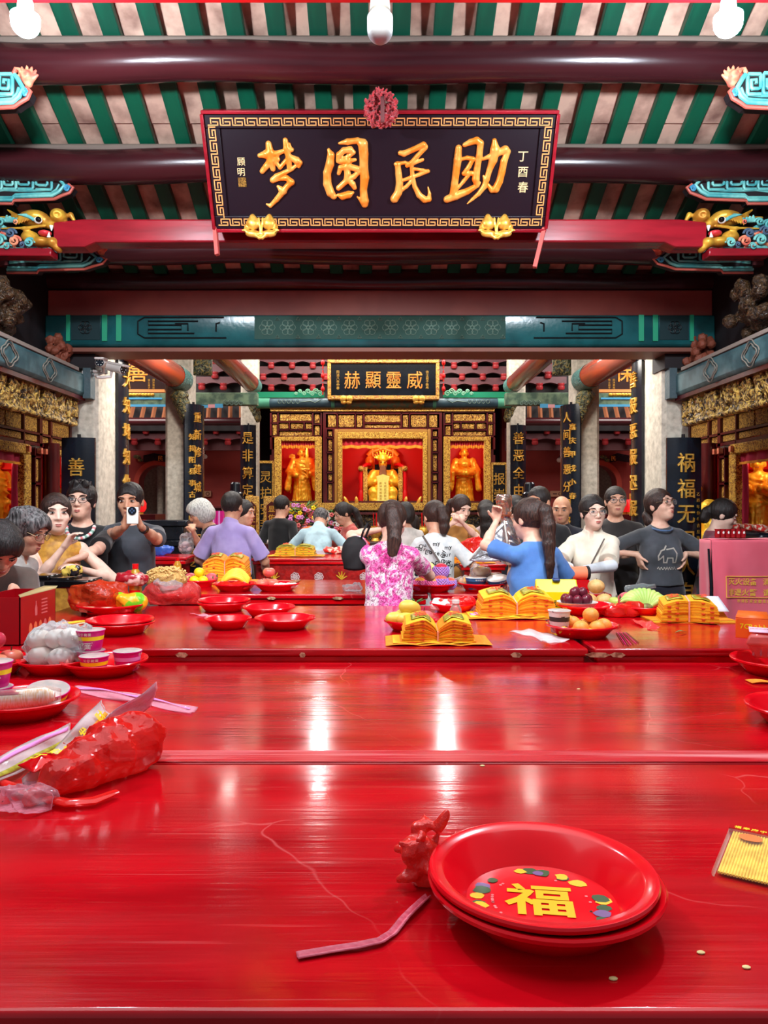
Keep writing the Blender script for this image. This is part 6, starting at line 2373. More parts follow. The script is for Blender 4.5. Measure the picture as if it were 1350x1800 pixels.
person('woman in a salmon long-sleeved top facing left with her hair tied back', at(606, 904, 8.8, 0, .12, R(-68)), 1.56, R(-68), 'mid', 'pony', H_BLK,
  top=dict(mat=C_SAL, sleeve=1.75, loose=.03), bottom=PANT, lean=.18, head=(0, .25), fem=True, vox=.009,
  arms={-1: (P(576, 946, 8.6), (0, .2, -1), None, None), 1: (P(580, 948, 8.9), (0, .2, -1), None, None)})
pf_, K = person('woman in a pink floral blouse seen from behind with a low ponytail', at(687, 925, 4.62, 0, .10, R(172)), 1.545, R(172), 'light', 'pony', H_DBR,
  top=dict(mat=C_FLR, sleeve=.62, wide=.03, loose=.026, hem=-.14, name='blouse'), bottom=PANT, lean=.16, head=(-.1, .28), fem=True, build=1.0, face=False, vox=.0065,
  tail=[(-.01, .105, .05), (-.03, .135, .0), (-.05, .14, -.09), (-.055, .135, -.18), (-.05, .13, -.25)],
  arms={1: (P(672, 930, 4.9), (1, .2, .05), (-.6, .4, .3), (0, 1, 0)), -1: (P(722, 988, 4.92), (-1, .45, -.75), None, None)})
t = thing('shoulder_bag', 'black shoulder bag hanging at the left side of the woman in pink floral', 'bag', P(624, 1004, 4.62))
q = SDF((-.11, -.09, 0), (.11, .09, .22), .006)
q.ell((0, 0, .10), (.075, .05, .11), k=.01)
q.tubez([(.015, .065, .045, 0), (.16, .07, .045, 0), (.2, .04, .02, 0)], k=.02)
q.noise(.005, 30, 1)
q.mesh('bag_body', mat('black_canvas', (24, 24, 27), .8), t)
m = MB()
m.tube([V((.03, 0, .17)), V((.05, -.05, .24)), V((.075, -.04, .285)), V((.09, .03, .27)), V((.06, .06, .2))], .007, 6)
m.build('strap', mat('black_canvas', (24, 24, 27), .8), t)
person('person in a white T-shirt with short black hair, far behind beyond the pink floral blouse', at(713, 903, 8.0, 0, .03, R(190)), 1.54, R(190), 'mid', 'bob', H_BLK, top=dict(mat=C_WHT), bottom=PANT, fem=True, face=False, head=(0, .2), vox=.009)
person('child with black hair and pale yellow-green top beside the altar', at(723, 923, 8.4, 0, .02, R(180)), 1.40, R(180), 'mid', 'bob', H_BLK, top=dict(mat=cloth('lime', (214, 220, 150))), bottom=PANT, fem=True, face=False, vox=.009)
rw = random.Random(4)
WORDS = [(rw.choice(('Our', 'my', 'Love', 'Out', 'Our')), rw.uniform(-.15, .15), rw.uniform(.04, .42), rw.choice((0, .1, -.15, 1.4))) for _ in range(14)]+[('Our', -.08, .30, .1), ('my', .06, .33, -.2), ('Our', .07, .22, 0), ('Love', -.09, .20, 1.3), ('my', -.02, .14, 0), ('Our', .09, .12, .3), ('Low', -.1, .07, 1.4), ('my', .03, .05, -.1), ('Pry', .1, .02, .1), ('Our', -.03, .24, .2), ('my', -.1, .36, 0), ('Out', .1, .38, .1), ('my', .0, .39, 0)]
pw, K = person('woman in a white blouse printed with black words, seen from behind', at(766, 914, 6.0, 0, .06, R(180)), 1.545, R(180), 'mid', 'pony', H_DBR,
  top=dict(mat=C_PRT, sleeve=.75, wide=.04, loose=.026, hem=.04, name='blouse', print=text_print(WORDS, .052, (0, 0), M_INK, 'printed_words', True, fat=.012)), bottom=dict(mat=C_PRT, waist=.10), lean=.10, head=(.3, .2), fem=True, face=False, vox=.0075,
  tail=[(-.02, .09, .07), (-.02, .12, .02), (-.03, .12, -.05), (-.035, .11, -.11), (-.03, .10, -.15)],
  arms={-1: ((-.28, -.16, .02), (-1, .5, -.4), None, None, 'local'), 1: ((.22, -.28, .04), (1, .3, -.5), None, None, 'local')})
m = MB()
q = []
for i in range(9):
 f = i/8
 p = K['U'] @ V((.12-.26*f, .135+.03*math.sin(f*PI)-.02*f, .46-.42*f))
 q.append(p)
m.tube(q, .018, 6, flat=.35)
m.build('bag_strap', mat('taupe_strap', (110, 100, 96), .7), pw)
m = MB()
m.lathe([(.165, 0), (.172, .02), (.172, .07), (.165, .09)], 24, K['U'] @ Matrix.Translation((0, 0, -.03)) , sx=1.0, sy=.76)
m.build('waistband', C_NVY, pw)
person('woman in a mustard top facing the camera and looking down at her hands', at(806, 892, 7.4, 0, .05, R(20)), 1.625, R(20), 'fair', 'pony', H_DBR,
  top=dict(mat=C_MUS, loose=.016, deep=.02), bottom=PANT, lean=.08, head=(.15, .32), fem=True, vox=.008,
  tail=[(0, .09, .05), (-.03, .13, 0), (-.05, .13, -.08), (-.05, .12, -.15)],
  arms={-1: (P(795, 920, 7.1), (-1, .3, -.8), (.6, -.3, .5), (.6, 0, .2)), 1: (P(812, 918, 7.1), (1, .3, -.8), (-.6, -.3, .5), (-.6, 0, .2))})
person('woman with long straight black hair seen from behind, right of the mustard top', at(854, 899, 7.9, 0, .02, R(182)), 1.56, R(182), 'mid', 'long', H_BLK,
  top=dict(mat=cloth('rose_white', (232, 206, 204))), bottom=PANT, fem=True, face=False, vox=.009)
pb, K = person('woman in a plain blue top with a long ponytail, holding up a silver bag', at(931, 924, 4.62, 0, .07, R(-152)), 1.545, R(-152), 'light', 'pony', H_DBR,
  top=dict(mat=C_BLU, sleeve=.7, wide=.03, loose=.03, hem=-.14), bottom=PANT, lean=.10, head=(.15, .05), fem=True, build=1.12, vox=.0065,
  tail=[(-.0, .10, .07), (.0, .14, .03), (.0, .15, -.06), (.01, .15, -.17), (.015, .145, -.28), (.02, .14, -.36)],
  arms={1: (P(873, 915, 4.86), (.88, -.47, -.6), (.1, .2, 1), (.4, .6, 0), 'w', 1.0), -1: ((-.22, -.2, .05), (-1, .4, -.4), None, None, 'local')})
person('woman with dark hair in a clip and light blue top, behind the silver bag', at(905, 893, 7.2, 0, .02, R(185)), 1.60, R(185), 'mid', 'bun', H_BLK, top=dict(mat=C_CYN), bottom=PANT, fem=True, face=False, vox=.009)
person('crop-haired man in a loose black T-shirt looking left behind the woman in blue', at(947, 884, 5.9, 0, .03, R(-32)), 1.665, R(-32), 'tan', 'buzz', H_BLK,
  top=dict(mat=C_BLK, sleeve=.95, wide=.045, loose=.035), bottom=PANT, head=(-.15, .12), build=1.08, vox=.008)
person('bald older man in a dark shirt looking down near the second right column', at(988, 894, 6.9, 0, .02, R(-15)), 1.60, R(-15), 'tan', 'bald', top=dict(mat=C_NVY, collar=True), bottom=PANT, head=(-.1, .2), vox=.009)
pl_, K = person('woman with glasses in an ivory blouse leaning on the table with white arm sleeves', at(1040, 905, 5.5, 0, .10, R(-22)), 1.585, R(-22), 'fair', 'bun', H_BLK,
  top=dict(mat=C_IVO, collar=True, sleeve=.78, wide=.045, loose=.028, name='blouse'), bottom=dict(mat=C_PRT), lean=.12, head=(.50, -.03), fem=True, specs='thin', vox=.007,
  arms={-1: (P(1003, 997, 5.22), (-1, .2, -.6), (-.7, -.4, -.2), (0, 0, -1)), 1: (P(1025, 1002, 5.2), (1, .3, -.6), (-1, -.1, -.1), (0, 0, -1))})
m = SDF(*[[min(K['A'][sd][j][i] for sd in (-1, 1) for j in (1, 2))-.08 for i in range(3)], [max(K['A'][sd][j][i] for sd in (-1, 1) for j in (1, 2))+.08 for i in range(3)]], .006)
for sd in (-1, 1):
 _s, e, w = K['A'][sd][:3]
 d = (w-e).normalized()
 m.cap(e-d*.04, w-d*.0, .043, .029, k=.01, flat=(w-d*.01, d))
m.mesh('arm_sleeves', cloth('arm_sleeve', (226, 234, 242)), pl_)
m = MB()
m.tube([K['U'] @ V((.10-.20*f, -.125-.03*math.sin(f*PI)+.02*(1-f), .45-.40*f)) for f in [i/8 for i in range(9)]], .012, 6, flat=.35)
m.build('bag_strap', mat('taupe_strap', (110, 100, 96), .7), pl_)
person('young man with dark glasses and an espresso T-shirt printed VITN, holding a paper', at(1082, 884, 6.4, 0, .02, R(-12)), 1.675, R(-12), 'mid', 'short', H_BLK,
  top=dict(mat=C_ESP, sleeve=.9, wide=.035, loose=.026, print=text_print([('VITN', .0, .29, 0)], .075, (0, 0), M_CREAM)), bottom=dict(mat=C_NVY), head=(.1, .0), specs='dark', build=1.08, vox=.008,
  arms={-1: (P(1080, 975, 6.12), (-1, .4, -.6), (.8, -.3, -.2), (0, 0, 1)), 1: (P(1104, 972, 6.12), (1, .4, -.6), (-.8, -.3, -.2), (0, 0, 1))})
one(MB().add([(0, 0, 0), (.07, 0, -.05), (.11, .01, .03), (.04, .01, .09)], [(0, 1, 2, 3)]), 'paper_sheet', mat('white_paper', (226, 222, 232), .7), 'white folded paper in the hands of the man in the VITN shirt', 'paper', solid=.002).location = P(1091, 982, 6.06)
def ele(m):
 pts = [(.0, .30), (.05, .31), (.07, .27), (.065, .20), (.045, .20), (.04, .235), (.0, .235), (-.005, .20), (-.03, .20), (-.035, .25), (-.07, .22), (-.075, .25), (-.05, .29), (-.02, .30), (.0, .33)]
 L = lambda a, b: m.box(min(a[0], b[0])-.003, max(a[0], b[0])+.003, -.3005, -.2995, min(a[1], b[1])-.003, max(a[1], b[1])+.003)
 for a, b in zip(pts, pts[1:]):
  for i in range(6):
   f = i/6
   x, z = a[0]+(b[0]-a[0])*f, a[1]+(b[1]-a[1])*f
   m.box(x-.005, x+.005, -.3005, -.2995, z-.005, z+.005)
 for i in range(26):
  x = -.07+.0056*i
  z = .155+.008*math.sin(i*1.7)
  m.box(x-.003, x+.003, -.3005, -.2995, z-.005, z+.005)
ph_, K = person('woman in a slate T-shirt with hands on hips gazing up to the right', at(1162, 892, 5.75, 0, .02, R(2)), 1.635, R(2), 'light', 'bob' if False else 'pony', H_DBR,
  top=dict(mat=C_GRY2, sleeve=.66, wide=.03, loose=.022, hem=.02, print=text_print([], .05, (0, 0), M_CREAM, extra=ele)), bottom=dict(mat=C_NVY, waist=.06), head=(.55, -.16), fem=True, build=1.1, specs='thin', vox=.007, tail=[(0, .10, -.02), (0, .118, -.06), (0, .11, -.10)],
  arms={1: (P(1205, 973, 5.70), (1, .5, 0), (-.28, -.12, -1), (-1, .2, 0)), -1: (P(1121, 975, 5.72), (-1, .5, 0), (.28, -.12, -1), (1, .2, 0))})
m = MB()
m.tube([K['U'] @ V((.078*math.cos(a), -.03+.088*math.sin(a), .462-.02*math.sin(-a))) for a in [2*PI*i/24 for i in range(24)]], .006, 6, closed=True)
m.build('blue_neckband', cloth('ring_blue', (76, 112, 158)), ph_)
person('girl with black hair and plum top looking down behind the pink cover', at(1258, 917, 6.05, 0, .05, R(72)), 1.57, R(72), 'fair', 'pony', H_BLK, top=dict(mat=C_MRN), bottom=PANT, lean=.1, head=(0, .35), fem=True, vox=.0075,
  tail=[(0, .10, .02), (0, .12, -.03), (0, .115, -.08)])
# painted official figures with black hats on either side of the altar
for s, px, nm in ((1, 414, 'left'), (-1, 931, 'right')):
 t = thing('official_statue', f'painted official with pink face and black winged hat on the {nm} of the altar', 'statue', xy(px, 9.6), R(75*s))
 q = SDF((-.3, -.3, 0), (.3, .3, 1.62), .012)
 q.tubez([(0, .2, .18, 0), (.5, .19, .16, 0), (1.0, .17, .14, 0), (1.32, .17, .12, 0), (1.42, .07, .07, 0)], k=.03)
 for a in (-1, 1):
  q.cap((a*.16, 0, 1.3), (a*.2, -.1, 1.05), .06, .08, k=.03)
  q.cap((a*.2, -.1, 1.05), (a*.04, -.22, 1.1), .08, .06, k=.03)
 q.noise(.004, 40, 1)
 q.mesh('robe', mat('official_robe', (214, 186, 96), .5, col2=(170, 130, 60), scale=16), t)
 q = SDF((-.15, -.2, 1.3), (.15, .15, 1.75), .008)
 q.cap((0, 0, 1.38), (0, -.01, 1.48), .055, k=.01)
 q.ell((0, -.01, 1.55), (.075, .085, .105), k=.01)
 q.cap((0, -.08, 1.57), (0, -.11, 1.545), .012, .016, k=.01)
 q.mesh('head', mat('pink_face_paint', (238, 150, 140), .4), t)
 m = MB()
 m.lathe([(0, 1.60), (.092, 1.60), (.098, 1.66), (.07, 1.68), (.066, 1.78), (.05, 1.80), (0, 1.80)], 20)
 for a in (-1, 1):
  m.box(*sorted((a*.09, a*.24)), .02, .035, 1.62, 1.66)
 m.build('winged_hat', M_BLACK, t, smooth=30)
 q = SDF((-.09, -.16, 1.2), (.09, 0, 1.56), .008)
 q.cap((0, -.09, 1.50), (0, -.12, 1.30), .04, .012, k=.01)
 for a in (-1, 1):
  q.cap((a*.05, -.06, 1.52), (a*.03, -.11, 1.34), .02, .01, k=.01)
 q.mesh('beard', H_BLK, t)
 m = MB()
 for a in (-1, 1):
  m.tube([V((a*.015, -.092, 1.575)), V((a*.035, -.092, 1.585)), V((a*.055, -.075, 1.58))], .004, 5)
  m.tube([V((a*.015, -.094, 1.60)), V((a*.035, -.094, 1.612)), V((a*.058, -.073, 1.61))], .005, 5)
 m.build('painted_eyes', M_BROW, t)
# ------------------------------------------------------------------ offerings
M_PLATE = mat('red_plastic', (232, 6, 26), .22, spec=.5, coat=.2)
M_ORG = mat('orange_peel', (250, 158, 60), .45, col2=(246, 176, 84), scale=40, bump=.15, bscale=160)
M_APL = mat('red_apple', (222, 88, 84), .3, col2=(236, 150, 110), scale=9)
M_MNG = mat('mango_skin', (240, 212, 96), .4, col2=(226, 190, 70), scale=10)
M_PLUM = mat('dark_plum', (122, 36, 54), .3, col2=(92, 24, 42), scale=12)
M_BAN = mat('banana_yellow', (246, 222, 70), .45, col2=(232, 196, 50), scale=12)
M_BANG = mat('banana_green', (168, 208, 104), .45, col2=(196, 218, 120), scale=12)
M_BUN = mat('bun_white', (244, 240, 226), .7)
M_STEM = mat('stem_brown', (86, 60, 36), .8)
M_LEAF = mat('leaf_green', (72, 116, 50), .5, col2=(54, 92, 40), scale=20)
M_JO = mat('joss_orange', (250, 150, 30), .75, col2=(244, 136, 24), scale=60)
M_JY = mat('joss_yellow', (250, 196, 40), .7, col2=(244, 182, 30), scale=40)
M_JG = mat('joss_gold_leaf', (196, 186, 60), .35, metal=.3, col2=(160, 150, 40), scale=50)
M_JR = mat('joss_red_stamp', (226, 74, 30), .7)
M_CLR = film('clear_plastic', (240, 236, 236), .05, .08, .8, bump=.35, bscale=40)
M_PNK = film('pink_clear_plastic', (250, 190, 206), .16, .1, .8, bump=.5, bscale=50)
M_RBAG = film('red_bag_plastic', (255, 42, 36), .46, .16, .9, bump=.25, bscale=22)
M_RBAG2 = film('thin_red_bag', (250, 84, 84), .34, .2, .7, bump=1., bscale=30)
M_OBAG = film('orange_red_bag', (244, 76, 36), .34, .18, .7, bump=1., bscale=30)
M_BBAG = film('blue_bag', (70, 120, 226), .5, .2, .6, bump=.9, bscale=30)
M_WBAG = film('white_bag', (240, 240, 244), .2, .15, .7, bump=.9, bscale=40)
M_MAG = mat('magenta_card', (214, 20, 132), .35)
M_LILAC = mat('lilac_card', (236, 150, 220), .4)
M_YBAND = mat('yellow_band', (255, 226, 20), .4)
M_FOIL = mat('silver_foil', (214, 214, 218), .22, metal=.9, bump=.6, bscale=14)
M_RINK = mat('red_ink', (196, 40, 24), .7)
def on(px, py, z=TZ):
 Y = 1350*(EYE-z)/(py-890)
 return V(((px-668)*Y/1350, Y, z))
def onY(px, Y, z):
 return V(((px-668)*Y/1350, Y, z))
FACET = ('red_bag_plastic', 'thin_red_bag', 'orange_red_bag', 'blue_bag')
_plates = {}
def plate(loc, r, label, group=None, rz=0., tilt=None):
 k = round(r, 3)
 if k not in _plates:
  h = .034+.02*(r/.17)
  prof = [(0, .004), (r*.60, .004), (r*.66, .006), (r*.76, h*.55), (r*.88, h*.85), (r*.90, h*.93), (r*.985, h), (r, h-.003), (r*.99, h-.009), (r*.90, h*.78), (r*.80, h*.45), (r*.66, 0), (0, 0)]
  o = MB().lathe(prof[::-1], 64).build('offering_plate', M_PLATE)
  _plates[k] = o
 else:
  o = _plates[k].copy()
  COL.objects.link(o)
 o.location = loc
 o.rotation_euler = (0, 0, rz)
 if tilt:
  o.rotation_euler = tilt
 return tag(o, label, 'plate', group)
def fruit(kind, loc, r, label, cat, group=None, material=None, rz=0., squash=.9, rot=None):
 t = thing(kind, label, cat, loc, rz, group)
 if kind in ('apple', 'peach', 'orange', 'pomelo', 'plum', 'dragon_fruit', 'pear'):
  n = 12
  prof = []
  for i in range(n+1):
   a = -PI/2+PI*i/n
   rr, zz = math.cos(a), math.sin(a)
   if kind in ('apple', 'peach'):
    zz = zz*.92-.18*max(0, zz)**6*1.2+.08*max(0, -zz)**6
   prof.append((max(0, rr)*r, r*squash*(1+zz)))
  prof[0] = (0, prof[0][1])
  prof[-1] = (0, prof[-1][1])
  MB().lathe(prof, 20).build('flesh', material, t, smooth=80)
  if kind == 'dragon_fruit':
   m = MB()
   for i in range(14):
    a, z = i*2.4, .3+1.2*(i/14)
    c = V((r*.9*math.cos(a), r*.9*math.sin(a), r*squash*z))
    m.tube([c, c*1.12+V((0, 0, r*.3))], [r*.14, r*.02], 6)
   m.build('scale_leaves', M_LEAF, t)
  elif kind != 'plum':
   MB().tube([(0, 0, r*squash*1.72), (r*.05, 0, r*squash*2.1)], r*.06, 6).build('stem', M_STEM, t)
 return t
def plain(kind, loc, rad, label, cat, group, material, rot=(0, 0, 0)):
 o = MB().ell((0, 0, 0), rad, 18, 12).build(kind, material)
 o.location = loc
 o.rotation_euler = rot
 return tag(o, label, cat, group)
def blob(name, loc, size, material, label, cat, seed=1, amp=.012, freq=28, vox=.006, group=None, rz=0., parts=None, parent=None):
 sx, sy, sz = size
 facet = material.name in FACET
 vox = max(vox*1.7, .0085) if facet else vox
 q = SDF((-sx*1.3, -sy*1.3, -.01), (sx*1.3, sy*1.3, sz*1.35), vox)
 q.ell((0, 0, sz*.45), (sx*.92, sy*.92, sz*.5), k=.03)
 r_ = random.Random(seed)
 for i in range(9):
  a = r_.uniform(0, 2*PI)
  q.ell((sx*.55*math.cos(a), sy*.55*math.sin(a), sz*r_.uniform(.25, .7)), (sx*.4, sy*.4, sz*.32), k=.02)
 for i in range(6):
  a = r_.uniform(0, 2*PI)
  b = (sx*.8*math.cos(a), sy*.8*math.sin(a), sz*r_.uniform(.2, .9))
  q.cap(b, (b[0]*1.25, b[1]*1.25, b[2]*1.1), .018*sx/.1, .006, k=.03)
 q.ridge(amp*2.2, freq*.5, seed)
 q.ridge(amp*.8, freq*1.2, seed+3)
 q.cut((0, 0, .001), (0, 0, -1))
 if parent is not None:
  o = q.mesh(name, material, parent)
  o.location = loc
  if facet:
   o.data.polygons.foreach_set('use_smooth', [False]*len(o.data.polygons))
  return o
 o = q.mesh(name, material)
 if facet:
  o.data.polygons.foreach_set('use_smooth', [False]*len(o.data.polygons))
 o.location = loc
 o.rotation_euler = (0, 0, rz)
 return tag(o, label, cat, group)
def sheet(fn, nu, nv):
 return MB().grid(fn, nu, nv)
def pouch(name, a, b, wdt, up, material, label, cat='wrapper', seed=1, curl=.02, stripe=None, text=None, tcol=None):
 """long flat film sleeve from a to b; up: its width direction"""
 a, b = V(a), V(b)
 d = b-a
 u_ = V(up).normalized()
 n_ = d.cross(u_).normalized()
 if n_.z < 0:
  n_ = -n_
 t = thing(name, label, cat, a)
 sd = seed*1.7
 def f(u, v, off=0.):
  w = wdt*(v-.5)*(1+.08*math.sin(9*u+sd))
  z = curl*math.sin(u*PI)*.5+curl*.35*math.sin(5*u+sd)*math.sin(3*v+sd)+.003*math.sin(13*u+7*v)+.004
  return d*u+u_*w+n_*(abs(z)+off)
 MB().grid(lambda u, v: f(u, v), 40, 8).build('film', material, t, smooth=60, solid=.0015)
 if stripe:
  for k, (v0, v1, mm) in enumerate(stripe):
   MB().grid(lambda u, v: f(.04+.92*u, v0+(v1-v0)*v, .004), 30, 2).build('printed_stripe', mm, t, solid=.001)
 if text:
  m = MB()
  for i, ch in enumerate(text):
   u = .15+.7*i/max(1, len(text)-1)
   p = f(u, .5, .008)
   m.text(ch, wdt*.55, frame(p, d, u_), .0008, .02)
  m.build('printed_characters', tcol or M_YBAND, t, smooth=0)
 return t
# ---- foreground plate pair with the golden character
pc = V((.243, 1.136, TZ))
plate(pc, .172, 'lower red plastic plate of the foreground pair', tilt=(0, 0, 0))
up_ = thing('offering_plate', 'red plate with golden character and painted fruit ring, in the foreground', 'plate', pc+V((-.004, .002, .010)), R(-12))
r = .167
h = .056
prof = [(0, .004), (r*.60, .004), (r*.66, .006), (r*.76, h*.55), (r*.86, h*.88), (r*.885, h*.95), (r*.93, h*.965), (r*.95, h), (r*.99, h*.99), (r, h-.004), (r*.985, h-.010), (r*.88, h*.78), (r*.78, h*.45), (r*.66, 0), (0, 0)]
MB().lathe(prof[::-1], 96).build('dish', M_PLATE, up_)
m = MB()
m.text('福', .094, T(-.004, .004, .0052, R(4)), .0004, .022, 1.1)
m.build('golden_character', mat('print_gold', (250, 190, 24), .35), up_, smooth=0)
m = MB()
rp = random.Random(11)
for i in range(34):
 a = 2*PI*i/34+rp.uniform(-.08, .08)
 if i % 9 in (3, 4):
  continue
 c = (.092*math.cos(a)*rp.uniform(.92, 1.03), .094*math.sin(a)*rp.uniform(.92, 1.03))
 m.mi = (0, 1, 0, 2, 0, 1)[i % 6]
 n = 9
 rr = rp.uniform(.009, .015)
 m.add([(c[0]+rr*math.cos(b+a)*rp.uniform(.6, 1.2), c[1]+rr*.8*math.sin(b+a), .0048+.0001*(i % 5)) for b in [2*PI*k/n for k in range(n)]], [tuple(range(n))])
for i in range(18):
 a = rp.uniform(0, 2*PI)
 c = (.072*math.cos(a), .072*math.sin(a))
 m.mi = 4
 m.add([(c[0]+.0024*math.cos(b), c[1]+.0024*math.sin(b), .0049) for b in [2*PI*k/8 for k in range(8)]], [tuple(range(8))])
m.build('painted_fruit_ring', [mat('print_green', (40, 84, 40), .4), mat('print_yellow', (240, 196, 40), .4), mat('print_violet', (120, 90, 140), .4), mat('print_dark_red', (150, 10, 26), .4), mat('print_pink', (250, 130, 130), .4)], up_, smooth=0)
m = MB()
m.box(-.030, -.006, -.097, -.071, .0042, .0048)
m.build('printed_seal', M_WHITE, up_)
m = MB()
m.text('囍', .020, T(-.018, -.084, .0049), .0003, .02)
m.box(-.0285, -.0075, -.0955, -.0945, .0045, .0050)
m.build('seal_mark', M_RINK, up_, smooth=0)
# crumpled red bag scrap behind the plate and the pink ribbon
q = SDF((-.08, -.06, 0), (.08, .06, .13), .0032)
rs = random.Random(8)
for i in range(26):
 a = rs.uniform(0, 2*PI)
 z = rs.uniform(.01, .09)
 p0 = (.022*math.cos(a), .018*math.sin(a), z)
 q.cap(p0, (p0[0]*rs.uniform(1.2, 2.2), p0[1]*rs.uniform(1.2, 2.2), z+rs.uniform(-.01, .03)), .011, .004, k=.008)
q.cap((0, 0, .01), (0, 0, .06), .016, .02, k=.01)
q.noise(.004, 90, 3)
o = q.mesh('bag_scrap', film('bright_red_film', (250, 50, 40), .72, .2, .6, bump=.8, bscale=50))
o.location = on(748, 1556)
tag(o, 'crumpled scrap of red plastic bag just left of the foreground plates', 'plastic scrap')
t = thing('ribbon', 'flat pink plastic ribbon trailing left from the foreground plates', 'ribbon', on(640, 1650))
pts = [on(752, 1578), on(735, 1598), on(712, 1620), on(692, 1642), on(668, 1660), on(630, 1668), on(580, 1674), on(522, 1684)]
def rib(u, v):
 f = u*(len(pts)-1)
 i = min(int(f), len(pts)-2)
 p = pts[i].lerp(pts[i+1], f-i)
 d = (pts[i+1]-pts[i]).normalized()
 n = V((-d.y, d.x, 0))
 return p+n*(v-.5)*(.012+.006*u)+V((0, 0, .003+.005*abs(math.sin(u*7))*(1-u)+.002*math.sin(v*9)))-t.location
MB().grid(rib, 60, 6).build('strip', mat('pink_ribbon', (226, 110, 130), .4, col2=(206, 84, 106), scale=60, stretch=(1, 4, 1)), t, solid=.0012)
# incense packet at the right edge
t = thing('incense_packet', 'yellow incense stick packet with a red printed header at the right edge', 'packet', on(1400, 1525), R(-32))
m = MB()
for i in range(22):
 m.cyl((-.105+.2*0+.0045*i-.0, -.10, .006), (-.105+.0045*i, .085, .006), .0022, seg=6)
m.build('incense_sticks', mat('incense_yellow', (250, 222, 84), .7, col2=(236, 196, 60), scale=40), t)
MB().box(-.115, .03, -.11, .10, 0, .0115).build('film_sleeve', film('packet_film', (250, 246, 236), .02, .06, .35, bump=.2), t, bevel=.004)
m = MB()
m.box(-.114, .03, .082, .102, .004, .0125)
m.build('red_header', M_LACE, t)
m = MB()
for i in range(9):
 m.text('福寿康宁平安吉祥福'[i], .012, T(-.10+.014*i, .092, .0127), .0002, .02)
m.build('printed_characters', M_YBAND, t, smooth=0)
m = MB()
m.add([(-.075+.02*math.cos(a), .055+.016*math.sin(a), .0122) for a in [2*PI*i/16 for i in range(16)]], [tuple(range(16))])
m.build('printed_emblem', mat('emblem_orange', (230, 120, 40), .5), t)
for i, (px, py) in enumerate(((1232, 1676), (1312, 1702), (1078, 1722), (848, 1347), (1017, 1212))):
 o = MB().ell((0, 0, 0), (.006, .004, .002), 8, 5).build('crumb', mat('crumb', (236, 214, 150), .8))
 o.location = on(px, py)+V((0, 0, .0015))
 tag(o, 'tiny pale food crumb scattered on the red table tops', 'crumb', 'crumbs on the front tables')
# ---- big red bag with clear sleeves, front left
t = thing('red_shopping_bag', 'crumpled red plastic bag lying on the front table at the left', 'plastic bag', on(172, 1372), R(56))
q = SDF((-.19, -.13, -.005), (.21, .13, .18), .0095)
q.cap((-.09, 0, .045), (.09, .0, .065), .046, .074, k=.03)
q.ell((.08, .01, .06), (.085, .07, .06), k=.03)
q.ell((-.06, -.01, .04), (.07, .055, .045), k=.03)
for i in range(26):
 a = rs.uniform(-.12, .15)
 b = rs.uniform(0, PI)
 p0 = V((a, .055*math.cos(b), .05+.05*math.sin(b)))
 d = V((rs.uniform(-1, 1), math.cos(b)*.4+rs.uniform(-.3, .3), rs.uniform(-.4, .6)))*.03
 q.cap(p0, p0+d, .012, .004, k=.016)
q.cap((.14, 0, .06), (.19, .01, .045), .03, .01, k=.02)
q.cap((-.12, 0, .03), (-.17, -.02, .015), .025, .008, k=.02)
q.ridge(.020, 12, 3)
q.ridge(.009, 27, 5)
q.cut((0, 0, .001), (0, 0, -1))
o = q.mesh('bag', M_RBAG, t)
o.data.polygons.foreach_set('use_smooth', [False]*len(o.data.polygons))
t2 = MB()
hpts = [on(205, 1402), on(165, 1418), on(120, 1422), on(70, 1412), on(30, 1395), on(5, 1385)]
t2.tube([p+V((0, 0, .012)) for p in hpts], [.01, .014, .014, .012, .012, .01], 8, flat=.5)
m = t.matrix_local.inverted() if False else None
t2.v = [tuple((Matrix.Translation(t.location) @ Matrix.Rotation(R(56), 4, 'Z')).inverted() @ V(v)) for v in t2.v]
t2.build('bag_handle', M_RBAG, t)
a = on(108, 1392)
pouch('film_sleeve', a+V((0, 0, .05)), onY(274, 1.92, 1.03), .062, (.25, 0, 1), M_PNK, 'long clear sleeve standing up out of the red bag at the left', seed=2, curl=.012, stripe=((.08, .2, M_LILAC),), text='万事如意', tcol=M_YBAND)
pouch('film_sleeve', on(-20, 1388)+V((0, 0, .03)), on(124, 1305)+V((0, 0, .02)), .075, (-.3, .6, .35), M_CLR, 'clear incense sleeve with a magenta stripe at the far left of the front table', seed=3, curl=.012,
  stripe=((.70, .86, M_LILAC), (.12, .34, M_JG)))
pouch('film_sleeve', on(48, 1412)+V((0, 0, .02)), on(185, 1312)+V((0, 0, .09)), .06, (-.4, .2, .6), M_CLR, 'clear sleeve with gold stripe lying between the red bag and its label', seed=5, curl=.014, stripe=((.3, .5, M_JO),), text='恭喜发财', tcol=M_YBAND)
pouch('film_sleeve', on(125, 1212), on(342, 1252), .058, (.1, 1, .08), M_PNK, 'empty clear sleeve with pink stripe lying across the second table', seed=7, curl=.010, stripe=((.55, .72, M_LILAC),))
t = thing('red_packet_label', 'glossy red label with yellow characters on the red bag at the left', 'label', on(82, 1392)+V((0, 0, .06)), R(50))
MB().grid(lambda u, v: V((-.045+.09*u, -.035+.07*v+.01*math.sin(u*3), .018*math.sin(u*PI)*math.sin(v*PI))), 14, 10).build('sheet', mat('glossy_red', (214, 6, 16), .15), t, solid=.002)
m = MB()
for i, ch in enumerate('丁财'):
 m.text(ch, .032, T(-.02+.042*i, -.0, .020, R(-60)), .0006, .02)
m.build('printed_characters', M_YBAND, t, smooth=0)
blob('clear_wrapper', on(52, 1418), (.055, .04, .035), M_PNK, 'crumpled pinkish clear wrapper end at the lower left', 'wrapper', 4, .006, 60, .004)
